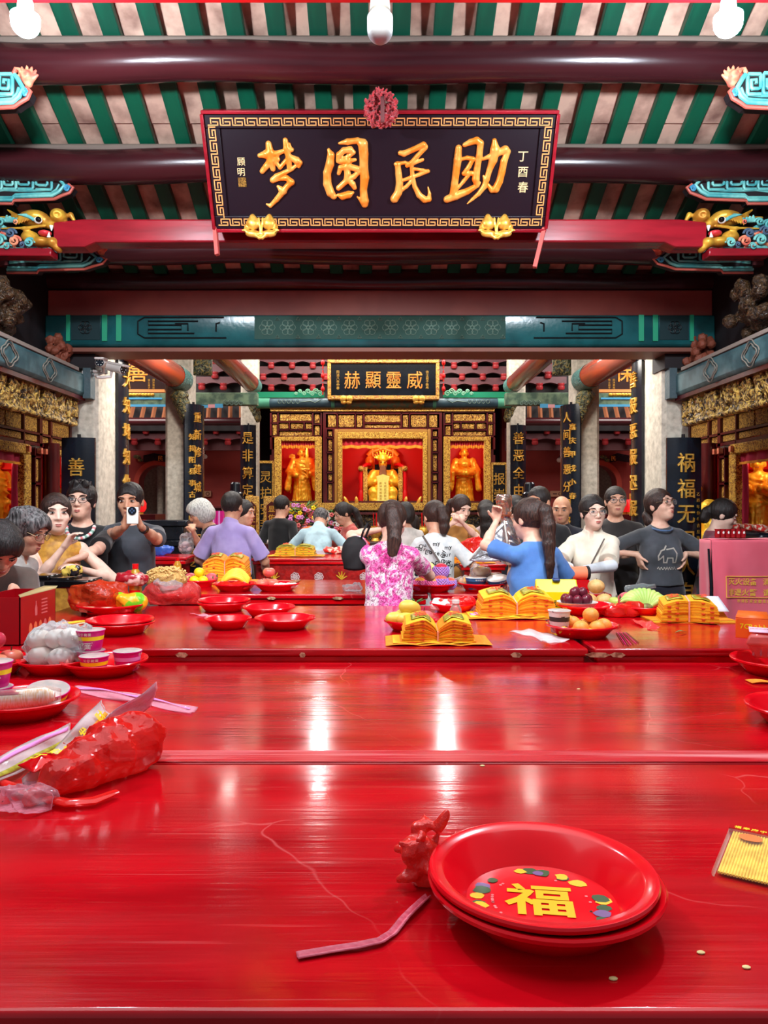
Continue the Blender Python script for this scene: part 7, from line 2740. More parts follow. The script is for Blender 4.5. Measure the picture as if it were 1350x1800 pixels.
# ---- noodle cups on plates at the left
def noodle_cup(loc, label, r=.049, h=.072, rz=0., tilt=None, group=None, cols=(M_MAG, M_YBAND), txt='公仔碗面', big='好面'):
 t = thing('noodle_cup', label, 'instant noodle cup', loc, rz, group)
 r0 = r*.80
 R_ = lambda z: r0+(r-r0)*z/h
 MB().lathe([(0, 0), (r0*.95, 0), (r0, .004), (r, h-.004), (r+.003, h-.003), (r+.003, h), (r-.002, h+.001)], 36).build('cup', cols[0], t)
 m = MB().lathe([(R_(h*.52)+.0006, h*.52), (R_(h*.72)+.0006, h*.72)], 36)
 m.build('band', cols[1], t)
 m = MB().lathe([(0, h+.0015), (r-.001, h+.0015), (r+.002, h)], 36)
 m.build('lid', mat('foil_lid', (206, 196, 190), .3, metal=.3, col2=(236, 214, 206), scale=30), t)
 m = MB()
 for k in range(2):
  for i, ch in enumerate(txt):
   m.text(ch, .011, T(-.02+.0135*i+.15*k, h*.84, 0), .0003, .02)
  for i, ch in enumerate(big):
   m.text(ch, .026, T(-.013+.026*i+.15*k, h*.26, 0), .0003, .02)
  for i in range(9):
   a0 = PI*i/8
   m.box(.0+.15*k+.030*math.cos(a0)-.001, .15*k+.030*math.cos(a0)+.001, h*.42-.022*math.sin(a0)-.002, h*.42-.022*math.sin(a0)+.002, -.0003, .0003)
 m.warp(lambda v: (lambda rr, a_: V((rr*math.sin(a_), -rr*math.cos(a_), v.y)))(R_(v.y)+.0024+v.z, v.x/r))
 m.build('printed_characters', M_WHITE, t, smooth=0)
 if tilt:
  t.rotation_euler = tilt
 return t
pA = V((-1.03, 2.22, TZ))
plate(pA, .155, 'red plate at the left edge holding noodle cups and a wrapped roll')
noodle_cup(pA+V((-.095, .02, .012)), 'lower magenta noodle cup at the left edge, under another cup', rz=.5, h=.062)
noodle_cup(pA+V((-.095, .02, .076)), 'upper magenta noodle cup at the left edge, stacked on another', rz=.2)
noodle_cup(pA+V((.045, .055, .012)), 'low noodle bowl with a printed lid tilted beside the wrapped roll', r=.058, h=.052, rz=.6, tilt=(R(14), 0, .6))
t = thing('wrapped_roll', 'maroon and clear cellophane-wrapped roll of biscuits on the left plate', 'packet', pA+V((-.12, -.075, .045)), R(14))
m = MB()
m.tube([(0, 0, 0), (.03, 0, .004), (.20, 0, .012), (.225, 0, .012)], [.018, .026, .026, .012], 16)
m.build('biscuits', mat('biscuit', (236, 196, 150), .7, col2=(250, 240, 230), scale=50, stretch=(6, 1, 1)), t)
m = MB()
m.lathe([(.0275, 0), (.0275, .15)], 16, Matrix.Translation((.05, 0, .006)) @ Matrix.Rotation(PI/2, 4, 'Y'), a0=PI*.55, a1=PI*1.25)
m.build('maroon_label', mat('maroon_label', (176, 24, 62), .3), t, solid=.001)
MB().tube([(-.01, 0, 0), (.02, 0, .003), (.21, 0, .013), (.24, 0, .012)], [.03, .03, .03, .02], 12).build('cellophane', M_CLR, t)
pB = V((-.993, 2.77, TZ))
plate(pB, .152, 'red plate holding four magenta noodle cups at the left of the second table')
noodle_cup(pB+V((-.062, .03, .012)), 'magenta noodle cup at the bottom of the pair stacked on the plate', rz=.3, h=.064)
noodle_cup(pB+V((-.062, .03, .0785)), 'magenta noodle cup on top of the stack of cups', rz=-.15)
noodle_cup(pB+V((-.012, -.07, .012)), 'magenta noodle cup in front of the stacked pair', rz=.1, h=.064)
noodle_cup(pB+V((.082, .0, .012)), 'paler pink noodle cup right of the stacked pair', rz=1.7, h=.068, cols=(M_MAG, M_LILAC))
pC = V((-1.175, 2.80, TZ))
plate(pC, .14, 'red plate under the bag of white buns')
for i, (x, y, z) in enumerate(((-.055, -.02, .045), (.03, -.045, .045), (.055, .035, .045), (-.03, .05, .045), (.0, .0, .105), (-.07, .01, .10), (.05, -.01, .11))):
 plain('steamed_bun', pC+V((x, y, z+.012)), (.047, .045, .036), 'round white steamed bun inside the clear bag', 'bun', 'buns in the clear bag', M_BUN)
blob('bun_bag', pC+V((0, 0, .008)), (.125, .105, .175), M_WBAG, 'clear knotted bag around the white buns', 'plastic bag', 5, .007, 40, .005)
pD = V((-1.41, 2.76, TZ))
plate(pD, .15, 'red plate with apples at the left edge beside the bun bag')
for i, (x, y, z, mm) in enumerate(((.06, -.06, .012, M_APL), (.07, .03, .012, M_APL), (-.03, -.02, .012, M_APL), (.03, -.02, .085, mat('crimson_apple', (200, 50, 74), .3)), (.0, -.085, .012, mat('yellow_apple', (240, 200, 100), .35)))):
 lab = ('red-orange apple on the plate at the left edge', 'red-orange apple on the plate at the left edge', 'red-orange apple on the plate at the left edge', 'crimson fruit on top of the apples at the left edge', 'yellow apple in front of the red apples at the left edge')[i]
 fruit('apple', pD+V((x, y, z)), .042, lab, 'apple', 'apples at the left edge' if i < 3 else None, mm)
# ---- right edge of the second table
pE = V((1.44, 2.77, TZ))
plate(pE, .165, 'red plate under the clear cake box at the right edge')
t = thing('cake_box', 'clear pink-tinted plastic cake box with a lilac label at the right edge', 'box', pE+V((0, .0, .06)), R(-24))
M_TUB = film('pink_tub', (250, 110, 104), .55, .1, .7, bump=.2)
m = MB()
m.lathe([(0, 0), (.10, 0), (.125, .045), (.135, .05), (.12, .085), (.10, .09), (0, .09)], 4, Matrix.Rotation(PI/4, 4, 'Z'), sx=1.2, sy=.8)
m.build('tub', M_TUB, t, bevel=.01, smooth=30)
m = MB()
for i in range(8):
 m.box(-.09+.024*i, -.084+.024*i, -.0935, -.0825, .012, .036)
m.build('ribs', M_PNK, t)
MB().grid(lambda u, v: V((-.10+.07*u, -.09+.18*v, .094+.002*math.sin(v*PI))), 2, 8).build('label', mat('lilac_label', (244, 196, 220), .5), t, solid=.002)
m = MB()
for i in range(14):
 m.box(-.095+.0042*i, -.0925+.0042*i, -.03, -.022+.004*(i % 3), .0965, .097)
m.build('small_print', M_INK, t)
t = thing('orange_box', 'open orange cardboard box with yellow and white print standing at the right edge', 'box', pE+V((.0, .07, .112)), R(-30))
m = MB()
m.box(-.11, .10, -.05, .05, -.0, .075)
m.build('carton', mat('orange_card', (255, 106, 20), .5), t, bevel=.003)
MB().add([(-.11, -.05, .076), (.0, -.05, .076), (-.01, .05, .09), (-.11, .05, .09)], [(0, 1, 2, 3)]).build('flap', mat('orange_card', (255, 106, 20), .5), t, solid=.002)
m = MB()
for i, ch in enumerate('7CRabbi'):
 m.text(ch, .026, frame((-.088+.0155*i, -.0506, .045), (1, 0, 0), (0, 0, 1)), .0003, .02)
m.build('yellow_print', M_YBAND, t, smooth=0)
m = MB()
for i, ch in enumerate('因为'):
 m.text(ch, .028, frame((.045+.028*i, -.0506, .042), (1, 0, 0), (0, 0, 1)), .0003, .02)
m.box(.03, .09, -.0508, -.0502, .022, .026)
m.build('white_print', M_WHITE, t, smooth=0)
o = MB().grid(lambda u, v: V((.09*u, .05*v*(1-.4*u), .004+.004*math.sin(u*4))), 8, 4).build('joss_sheet', M_JO, solid=.002)
o.location = on(1322, 1203)
tag(o, 'orange corner of a joss paper sheet at the right edge of the second table', 'paper')
plate(V((1.18, 2.12, TZ)), .16, 'empty red plate cut off by the right edge on the second table')
# ---- third table, left half
Z3 = TZ3
t = thing('red_carton', 'open red carton with fruit and bottle emblems at the left end of the third table', 'carton', (-1.515, 3.19, Z3))
m = rel(t)
x0, x1, y0, y1, z0_, z1_ = -1.60, -1.42, 3.03, 3.36, Z3, Z3+.19
m.mi = 0
for b in ((x0, x1, y0, y0+.004), (x0, x1, y1-.004, y1), (x0, x0+.004, y0, y1), (x1-.004, x1, y0, y1)):
 m.box(*b, z0_, z1_)
m.box(x0, x1, y0, y1, z0_, z0_+.004)
m.build('carton', mat('carton_red', (184, 8, 24), .35), t)
m = rel(t)
m.add([(x1, y0, z1_), (x1, y1, z1_), (x1+.01, y1, z1_+.012), (x1-.05, y1+.0, z1_+.012), (x1-.03, y0+.05, z1_+.004)], [(0, 1, 2, 3, 4)])
m.build('flap', mat('carton_inside', (190, 164, 110), .7), t, solid=.002)
m = rel(t)
for i in range(5):
 a = [(math.cos(q), math.sin(q)) for q in [2*PI*k/12 for k in range(12)]]
 m.mi = 0 if i != 3 else 1
 m.add([(x1+.0008, y0+.09+.045*i+.016*c, z0_+.05+.022*s_*(1.2 if s_ > 0 else 1)) for c, s_ in a], [tuple(range(12))])
m.mi = 1
m.add([(x1+.0008, y0+.14+q, z0_+w) for q, w in ((-.01, .10), (.01, .10), (.012, .13), (.004, .145), (.004, .16), (-.004, .16), (-.004, .145), (-.012, .13))], [tuple(range(8))])
for i in range(5):
 m.add([(x1+.0008, y0+.19+q, z0_+.10+.014*i+w) for q, w in ((0, 0), (.06, 0), (.055, .006), (0, .006))], [(0, 1, 2, 3)])
m.build('printed_emblems', [mat('emblem_peach', (250, 140, 90), .5), mat('emblem_pink', (230, 130, 130), .5)], t, smooth=0)
# black tray with a snack pack
t = thing('black_tray', 'glossy black plastic tray raised on a stand behind the red carton', 'tray', (-1.535, 4.02, Z3))
L0 = t.location.copy()
m = MB()
for i in range(3):
 m.box(-.26+.105*i, -.16+.105*i, -.09, .09, .165-.012*i, .195-.012*i)
m.box(-.26, .05, -.10, .10, .13, .172)
m.build('tray', mat('glossy_black', (14, 13, 16), .1), t, bevel=.008)
MB().box(-.02, .03, -.03, .03, 0, .14).build('stand', mat('glossy_black', (14, 13, 16), .1), t, bevel=.005)
m = MB()
for i in range(9):
 m.box(-.255+.009*i, -.251+.009*i, -.101, -.099, .14, .165)
m.build('vent_slots', mat('grey_slot', (90, 90, 92), .4), t)
blob('snack_pack', V((-1.60, 4.0, Z3+.185)), (.045, .03, .06), mat('snack_yellow', (226, 196, 90), .25, col2=(36, 34, 40), scale=22, lo=.5, hi=.54), 'crinkled yellow and black snack pack on the black tray', 'snack pack', 6, .006, 50, .004)
# plate with orange bag and packs
pF = V((-1.375, 3.93, Z3))
plate(pF, .17, 'red plate heaped with an orange-red bag and snack packs on the third table')
blob('orange_bag', pF+V((-.075, .03, .012)), (.17, .11, .16), M_OBAG, 'sheer orange-red plastic bag slumped on the left plate', 'plastic bag', 3, .009, 30, .006)
blob('snack_pack', pF+V((.06, .12, .13)), (.085, .045, .07), mat('snack_dark_red', (160, 22, 36), .25, col2=(236, 190, 186), scale=9, lo=.52, hi=.56), 'puffed dark red snack pack with a pale panel above the orange-red bag', 'snack pack', 8, .004, 40, .005)
blob('snack_pack', pF+V((.10, .0, .012)), (.085, .05, .10), mat('snack_green_yellow', (250, 176, 30), .3, col2=(110, 200, 30), scale=7, lo=.5, hi=.53), 'orange-yellow and green packet leaning on the right of the orange-red bag', 'packet', 9, .004, 40, .005)
for i in range(5):
 blob('sachet', pF+V((-.09+.045*i, -.095-.01*(i % 2), .02)), (.03, .02, .022), (mat('sachet_cream', (226, 200, 160), .4), mat('sachet_red', (214, 40, 50), .4), mat('sachet_dark', (90, 40, 40), .4))[(0, 2, 0, 1, 1)[i]], ('cream sachet at the front of the heaped plate', 'small dark sachet at the front of the heaped plate', 'cream sachet at the front of the heaped plate', 'small red sachet at the front of the heaped plate', 'small red sachet at the front of the heaped plate')[i], 'sachet', 20+i, .003, 60, .004,
   group=('cream sachets', None, 'cream sachets', 'red sachets', 'red sachets')[i])
def oil_bottle(loc, h, label):
 t = thing('oil_bottle', label, 'bottle', loc)
 k = h/.24
 prof = [(0, 0), (.030, 0), (.033, .004), (.033, .12), (.030, .135), (.033, .15), (.032, .18), (.02, .205), (.013, .215), (.013, .225), (0, .225)]
 MB().lathe([(a*k, b*k) for a, b in prof], 20).build('bottle', mat('cooking_oil', (244, 190, 60), .06, trans=.55, spec=.6), t)
 MB().lathe([(0, .215*k), (.016*k, .215*k), (.016*k, .24*k), (0, .24*k)], 16).build('cap', M_LACE, t)
 m = MB()
 m.lathe([(.0335*k, .025*k), (.0335*k, .105*k)], 16, a0=-PI*.75, a1=-PI*.15)
 m.build('red_label', M_LACE, t, solid=.0008)
 m = MB()
 m.lathe([(.0337*k, .142*k), (.0337*k, .19*k)], 16, a0=-PI*1.05, a1=-PI*.75)
 m.build('handle', M_LACE, t, solid=.004)
 return t
oil_bottle(on(238, 1072, Z3), .245, 'cooking oil bottle with red cap and label left of the noodle bag')
oil_bottle(onY(312, 5.30, Z3), .195, 'farther cooking oil bottle with red cap behind the noodle bag')
# noodle bag
pG = on(300, 1062, Z3)
t = thing('noodle_bag', 'pink-red plastic bag full of dry tan noodles on the third table', 'plastic bag', pG)
blob('bag', V((0, 0, 0)), (.165, .12, .13), M_RBAG2, '', '', 7, .010, 26, .006, parent=t)
q = SDF((-.16, -.12, .02), (.16, .12, .26), .006)
q.ell((-.03, .03, .13), (.115, .085, .075), k=.02)
q.mesh('noodle_core', mat('noodle_core', (206, 166, 96), .7, col2=(176, 134, 70), scale=60), t)
m = MB()
for i in range(90):
 a, b = rs.uniform(0, 2*PI), rs.uniform(.1, 1.2)
 c = V((-.03+.115*math.cos(a)*math.cos(b), .03+.085*math.sin(a)*math.cos(b), .13+.078*math.sin(b)))
 pp = []
 da = rs.uniform(0, 6)
 for j in range(6):
  pp.append(c+V((.03*math.cos(da+j*.6)*.6, .03*math.sin(da+j*.6)*.6, .006*math.sin(j*1.5+i))))
 m.tube(pp, .0035, 5)
m.build('noodles', mat('dry_noodle', (226, 190, 120), .7), t)
blob('white_liner', V((.0, -.05, .07)), (.08, .05, .07), M_WBAG, '', '', 9, .006, 40, .006, parent=t)
# empty plates on table three
pH = onY(393, 4.05, Z3)
plate(pH, .14, 'lower of two stacked red plates behind the noodle bag')
plate(pH+V((.004, 0, .012)), .137, 'upper of two stacked red plates behind the noodle bag')
plate(onY(473, 3.86, Z3), .132, 'single red plate right of the two stacked plates, farther back')
plate(onY(401, 3.48, Z3), .107, 'small empty red plate in the middle of the third table, left of a larger one')
plate(onY(501, 3.48, Z3), .138, 'empty red plate in the middle of the third table, right of the small one')
pI = onY(212, 3.34, Z3)
plate(pI, .146, 'lower of two stacked red plates in front of the oil bottle')
plate(pI+V((-.003, .003, .012)), .1435, 'upper of two stacked red plates in front of the oil bottle')
pouch('incense_packet', onY(75, 3.52, Z3), onY(240, 3.72, Z3), .05, (-.1, 1, .1), mat('patterned_wrap', (226, 120, 96), .3, col2=(240, 220, 170), scale=40), 'long patterned incense packet lying behind the stacked red plates', 'packet', 11, .008, stripe=((.1, .4, M_JY),))
pouch('film_sleeve', onY(345, 3.9, Z3), onY(395, 3.72, Z3), .06, (1, .5, 0), M_PNK, 'flat scrap of clear pink film beside the empty plates', seed=12, curl=.006)
def joss(loc, w, d, h, n, label, rz=0., pinch=.4, cols=None, leaf=True, stamps='平安', sheets=2, group=None, skew=.0):
 """tied bundle of folded joss paper: many sheets pinched at the middle"""
 t = thing('joss_bundle', label, 'joss paper', loc, rz, group)
 cols = cols or [M_JO, M_JY]
 m = MB()
 dz = h/n
 base = .006
 def zf(u, i, v):
  a = abs(2*u-1)
  return base+(i+.5)*dz*(pinch+(1-pinch)*min(1, a*2.2)**.7)*(1-.25*a*a*(i/n))+.15*h*(v-.5)*(i/n)
 r_ = random.Random(int(w*1000))
 for i in range(n):
  m.mi = i % 2
  jx, jy = r_.uniform(-.004, .004), r_.uniform(-.004, .004)
  sh = 1-.12*(i/n)
  m.grid(lambda u, v: V(((u-.5)*w*sh+jx+skew*(i/n), (v-.5)*d*(.55+.45*min(1, abs(2*u-1)*1.8))+jy, zf(u, i, v))), 20, 4)
 m.build('sheets', cols, t, smooth=0, solid=dz*.8)
 if leaf:
  m = MB()
  for u0, u1 in ((.08, .40), (.60, .92)):
   m.grid(lambda u, v: V(((u0+(u1-u0)*u-.5)*w*.88+skew, (v-.5)*d*.5, zf(u0+(u1-u0)*u, n-1, v*.6+.2)+dz*1.2)), 8, 4)
  m.build('gold_leaf_square', M_JG, t, solid=.001)
 m = MB()
 for s in (-1, 1):
  for i in range(n//2):
   x = s*w*(.22 if i % 2 else .36)
   u = x/w+.5
   m.box(x-.008, x+.008, -d*.5*(.55+.45*min(1, abs(2*u-1)*1.8))-.006, -d*.49*(.55+.45*min(1, abs(2*u-1)*1.8)), zf(u, i*2, 0)-.002, zf(u, i*2, 0)+.003)
 for i, ch in enumerate(stamps):
  u = .22+.56*i/max(1, len(stamps)-1)
  x = (u-.5)*w*.88+skew
  m.text(ch, min(w, d)*.34, frame((x, 0, zf(u, n-1, .5)+dz*1.6+.003), (1, 0, .12), (0, 1, .2)), .0008, .02)
 m.build('red_stamps', M_JR, t, smooth=0)
 m = MB()
 m.tube([V((0, -d*.31, base)), V((0, -d*.33, zf(.5, n-1, 0)+.004)), V((0, d*.3, zf(.5, n-1, 1)+.004)), V((0, d*.3, base))], .004, 6)
 m.build('paper_tie', mat('pink_tie', (244, 170, 150), .6), t)
 if sheets:
  m = MB()
  for k in range(sheets):
   m.mi = k % 2
   m.grid(lambda u, v: V(((u-.5)*w*(1.45-.2*k), (v-.55)*d*(1.35-.2*k), .002+.002*k+.006*abs(math.sin(u*9+k)))), 24, 3)
  m.build('spread_sheets', [M_JO, M_JY], t, smooth=0, solid=.001)
 return t
joss(onY(768, 3.14, Z3), .29, .17, .105, 20, 'thick tied bundle of orange joss paper in the middle of the third table', stamps='福禄', sheets=3)
pM = onY(722, 3.42, Z3)
plate(pM, .12, 'red plate of mangoes behind the middle joss paper bundle')
for i, (x, y, z, a) in enumerate(((-.065, -.03, .05, .5), (-.015, -.055, .05, .2), (-.03, .03, .055, .9), (-.005, -.01, .10, .3))):
 plain('mango', pM+V((x, y, z)), (.052, .036, .034), 'yellow mango on the plate behind the joss paper bundle', 'mango', 'mangoes on the red plate', M_MNG, (0, R(12), a))
fruit('peach', pM+V((.06, .02, .012)), .045, 'pink peach beside the mangoes', 'peach', None, mat('peach_pink', (236, 110, 110), .5))
t = thing('leaf_sprig', 'small green leafy sprig on top of the mangoes', 'leaves', pM+V((.02, .03, .09)))
m = MB()
for i in range(7):
 a = i*.9
 m.grid(lambda u, v: V((.06*u*math.cos(a)+(v-.5)*.014*math.sin(PI*u)*-math.sin(a), .06*u*math.sin(a)*.6+(v-.5)*.014*math.sin(PI*u)*math.cos(a), .02+.04*u*(1-.4*u))), 6, 2)
m.build('leaves', M_LEAF, t, solid=.001)
t = thing('glass_jar', 'small clear plastic bottle standing behind the joss paper bundle', 'bottle', onY(801, 3.66, Z3))
MB().lathe([(0, 0), (.026, 0), (.028, .004), (.028, .06), (.018, .078), (.016, .08), (.016, .09), (0, .09)], 20).build('bottle', film('clear_bottle', (250, 220, 210), .18, .05, .9, bump=0.), t)
MB().lathe([(0, .088), (.018, .088), (.018, .104), (0, .104)], 16).build('cap', M_WHITE, t)
pN = onY(797, 4.02, Z3)
plate(pN, .125, 'red plate with red and white packets behind the joss paper bundle')
blob('sweet_packet', pN+V((-.04, -.02, .012)), (.08, .045, .045), mat('white_red_packet', (240, 220, 216), .3, col2=(214, 40, 40), scale=14, lo=.48, hi=.52), 'white packet with red print on the plate behind the joss bundle', 'packet', 31, .004, 40, .005)
blob('sweet_packet', pN+V((.04, .055, .02)), (.08, .05, .05), M_RBAG, 'bright red crinkled packet on the plate behind the joss bundle', 'packet', 32, .006, 40, .005)
blob('red_wrapper', onY(872, 4.10, Z3), (.075, .045, .05), M_RBAG, 'bright red crumpled wrapper right of the packet plate', 'wrapper', 33, .006, 40, .005)
joss(onY(905, 3.86, Z3), .38, .2, .13, 16, 'wide orange joss paper bundle in front of the woman in blue', pinch=.55, stamps='平安', sheets=4)
o = MB().grid(lambda u, v: V((.1*u, .08*v, .005+.01*math.sin(u*5+v*3)**2)), 10, 8).build('magenta_sheet', M_LILAC, solid=.002)
o.location = onY(828, 3.80, Z3)
tag(o, 'lilac paper sheet sticking out left of the wide joss bundle', 'paper')
pouch('film_sleeve', onY(912, 3.38, Z3), onY(985, 3.10, Z3), .10, (1, .55, .05), M_CLR, 'flat clear film packet near the table edge, left of the oranges', seed=15, curl=.008)
pO = onY(1022, 3.27, Z3)
plate(pO, .152, 'red plate with oranges and a noodle cup at the table joint')
noodle_cup(pO+V((-.088, .025, .010)), 'white and black noodle cup standing among the oranges', r=.046, h=.095, rz=.3, cols=(mat('cup_white', (236, 236, 230), .4, col2=(40, 40, 40), scale=30, lo=.62, hi=.66), mat('cup_grey_band', (60, 60, 60), .4)), txt='出前一丁', big='一丁')
for i, (x, y, z) in enumerate(((-.02, -.07, 0), (.05, -.06, 0), (.095, .0, 0), (.02, .0, .0), (.06, .06, 0), (.03, -.035, .05), (-.02, .07, 0))):
 fruit('orange', pO+V((x, y, z+.012)), .034, 'small orange fruit on the plate with the noodle cup', 'orange', 'oranges on the plate', M_ORG, i*.7)
for i, (x, y) in enumerate(((-.085, -.075), (-.05, -.098), (.01, -.11))):
 o = MB().grid(lambda u, v: V((.05*u-.025, .03*v, .03*math.sin(u*PI)*.5+.01*v)), 8, 4).build('gold_wrapper', M_JY, solid=.002)
 o.location = pO+V((x, y, .02))
 tag(o, 'yellow foil sweet in front of the oranges', 'sweet', 'yellow foil sweets')
for i in range(7):
 a = on(1083+3*i, 1113, Z3)
 b = on(1096+4.5*i, 1136-1.2*abs(i-2), Z3)
 o = MB().cyl(a+V((0, 0, .003)), b+V((0, 0, .003)), .0018, seg=6).build('incense_stick', (M_PLUM, M_MAG)[i % 2])
 center(o)
 tag(o, 'thin dark incense stick lying right of the orange plate', 'incense stick', 'incense sticks by the orange plate')
for i, (px, py) in enumerate(((1083, 1101), (1197, 1113))):
 t = one(MB().grid(lambda u, v: V((.05*u, .022*(v-.5)*math.sin(PI*u), .004+.008*math.sin(u*PI))), 10, 4), 'fallen_leaf', mat('olive_leaf', (120, 120, 60), .6),
   ('olive green leaf on the table just right of the oranges', 'small olive leaf lying alone on the right third table')[i], 'leaf', solid=.0012)
 t.location = on(px, py, Z3)+V((0, 0, .003))
# ---- third table, right half
t = thing('yellow_gift_bag', 'bright yellow paper gift bag lying before the woman in blue', 'gift bag', onY(977, 4.08, Z3), R(-4))
m = MB()
pf = [(-.05, 0), (.05, 0), (.052, .10), (.0, .165), (-.052, .10)]
m.prism(pf, -.108, .108, Matrix(((0, 0, 1, 0), (1, 0, 0, 0), (0, 1, 0, 0), (0, 0, 0, 1))))
m.build('bag', mat('bright_yellow_card', (252, 226, 10), .4), t, bevel=.006, smooth=0)
m = MB()
m.box(-.02, .02, -.03, .03, .150, .168)
m.build('black_emblem', mat('navy_emblem', (40, 60, 110), .4), t, bevel=.008)
m = MB()
for i in range(14):
 m.box(.02+.0042*i, .02+.0042*i+(.001+.001*(i % 3)), -.0525, -.051, .025, .055)
for i in range(4):
 m.box(-.03, .0, -.0525, -.051, .025+.009*i, .029+.009*i)
m.build('barcode', M_INK, t)
pQ = onY(1030, 3.93, Z3)
plate(pQ, .15, 'red plate under the white bowl of dark plums')
t = thing('white_bowl', 'shallow white bowl full of dark plums', 'bowl', pQ+V((-.05, -.02, .02)))
MB().lathe([(0, 0), (.06, 0), (.10, .045), (.103, .045), (.063, -.003), (0, -.003)][::1], 32).build('bowl', M_WHITE, t)
for i, (x, y, z) in enumerate(((-.05, -.03, .03), (-.01, -.045, .03), (.035, -.035, .03), (.055, .01, .03), (-.055, .02, .03), (.0, .0, .03), (.03, .045, .03), (-.02, .05, .03), (-.02, -.02, .065), (.025, -.01, .065), (.0, .025, .065))):
 plain('plum', pQ+V((-.05+x, -.02+y, .045+z)), (.026, .026, .03), 'dark red plum in the shallow white bowl', 'plum', 'plums in the white bowl', M_PLUM)
for i, (x, y, z) in enumerate(((1035, 4.16, 0), (1062, 4.16, 0), (1048, 4.18, .075), (1020, 4.2, .0))):
 fruit('pear', onY(x, y, Z3+z), .046, 'round tan pear heaped behind the plum bowl', 'pear', 'tan pears', mat('tan_pear', (222, 182, 118), .5, col2=(206, 160, 96), scale=40), squash=.85)
fruit('apple', onY(1083, 4.02, Z3+.012), .040, 'pale green apple between the pears and the bananas', 'apple', None, mat('green_apple', (186, 206, 96), .35))
fruit('dragon_fruit', onY(1100, 3.99, Z3+.012), .044, 'pink dragon fruit right of the green apple', 'dragon fruit', None, mat('dragon_pink', (216, 90, 100), .4), squash=1.05)
blob('red_wrapper', onY(1088, 3.84, Z3), (.13, .05, .06), M_RBAG, 'bright red crinkled bag in front of the dragon fruit', 'wrapper', 41, .006, 40, .005)
pR = onY(1130, 3.90, Z3)
plate(pR, .135, 'red plate under the green banana hand')
t = thing('banana_hand', 'hand of small green bananas fanned out on a red plate', 'bananas', pR+V((.0, .0, .012)))
MB().ell((0, -.045, .03), (.035, .03, .022)).build('crown', mat('banana_crown', (150, 170, 90), .6, col2=(110, 90, 50), scale=30), t)
for i in range(12):
 a = PI*(.04+.92*i/11)
 r0 = random.Random(i)
 dz = .025+.04*math.sin(a)
 m = MB()
 pts = [V((math.cos(a)*(.02+.105*f), -.04+.105*math.sin(a)*f*.8, .03+dz*math.sin(f*PI*.75)*1.2)) for f in [k/6 for k in range(7)]]
 m.tube(pts, [.007, .013, .0165, .0175, .016, .011, .004], 10)
 m.build('banana', M_BANG, t)
t = thing('glass_bottle', 'clear glass bottle lying behind the green bananas', 'bottle', onY(1100, 4.12, Z3+.10), R(-38))
m = MB()
m.lathe([(0, 0), (.02, 0), (.024, .004), (.024, .10), (.012, .13), (.011, .16), (0, .16)], 18, Matrix.Rotation(R(78), 4, 'Y'))
m.build('bottle', film('smoky_glass', (150, 160, 160), .35, .05, .9, bump=0.), t)
blob('sweet_packet', onY(1183, 4.12, Z3), (.075, .05, .055), mat('candy_packet', (236, 200, 196), .25, col2=(196, 40, 50), scale=22, lo=.48, hi=.53), 'clear packet of red and white sweets behind the yellow joss bundle', 'packet', 42, .005, 45, .005)
t_j = joss(onY(1208, 3.66, Z3), .26, .17, .115, 16, 'bright yellow joss bundle with red characters at the right of the third table', pinch=.9, cols=[M_JY, mat('joss_amber', (246, 170, 24), .7)], leaf=True, stamps='安發', sheets=0, rz=R(-12))
t = thing('joss_sheets', 'orange joss paper sheets spread and curling under the yellow bundle', 'joss paper', onY(1212, 3.70, Z3-.0))
m = MB()
for k in range(3):
 m.mi = k % 2
 m.grid(lambda u, v: V((-.20+.40*u, -.10+.02*k+.22*v, .002+.003*k+(.05+.02*k)*max(0, v-.55)*max(0, u-.3)*3)), 20, 12)
m.build('sheets', [M_JO, M_JY], t, smooth=0, solid=.001)
MB().grid(lambda u, v: V((.12+.08*u, .02+.12*v, .04+.06*v)), 4, 4).build('white_sheet', mat('white_paper', (226, 222, 232), .7), t, solid=.002)
pouch('cellophane_twist', onY(1118, 3.66, Z3), onY(1150, 3.42, Z3), .06, (1, .2, .1), M_RBAG2, 'twist of red and clear cellophane in front of the bananas', seed=21, curl=.02)
# ---- fourth tables
joss(onY(398, 5.58, Z3), .33, .2, .20, 18, 'tall block of yellow and orange joss paper behind the fruit plates on the left', pinch=.8, cols=[M_JY, M_JO], stamps='福福', sheets=2)
pS = onY(352, 5.28, Z3)
plate(pS, .115, 'red plate of yellow citrus and dragon fruit behind the noodle bag')
for i, (x, y, z) in enumerate(((-.03, -.04, 0), (.03, -.05, 0), (.0, -.03, .055))):
 fruit('orange', pS+V((x, y, z+.012)), .036, 'bright yellow citrus on the plate behind the noodle bag', 'citrus', 'yellow citrus fruits', mat('lemon_skin', (250, 222, 30), .4, bump=.1, bscale=150))
for i, (x, y) in enumerate(((-.07, .02), (.075, .01))):
 fruit('dragon_fruit', pS+V((x, y, .012)), .044, ('pink dragon fruit left of the yellow citrus', 'pink dragon fruit right of the yellow citrus')[i], 'dragon fruit', None, mat('dragon_pink', (216, 90, 100), .4))
pT = onY(413, 5.02, Z3)
plate(pT, .145, 'red plate of bananas wrapped in red film on the fourth table')
t = thing('banana_bunch', 'bunch of yellow bananas on the plate behind the empty plates', 'bananas', pT+V((0, .0, .02)))
for i in range(5):
 m = MB()
 pts = [V((-.09+.18*f, -.04+.022*i, .02+.055*math.sin(f*PI)+.008*i)) for f in [k/8 for k in range(9)]]
 m.tube(pts, [.006, .012, .016, .018, .018, .018, .016, .012, .005], 10)
 m.build('banana', M_BAN, t)
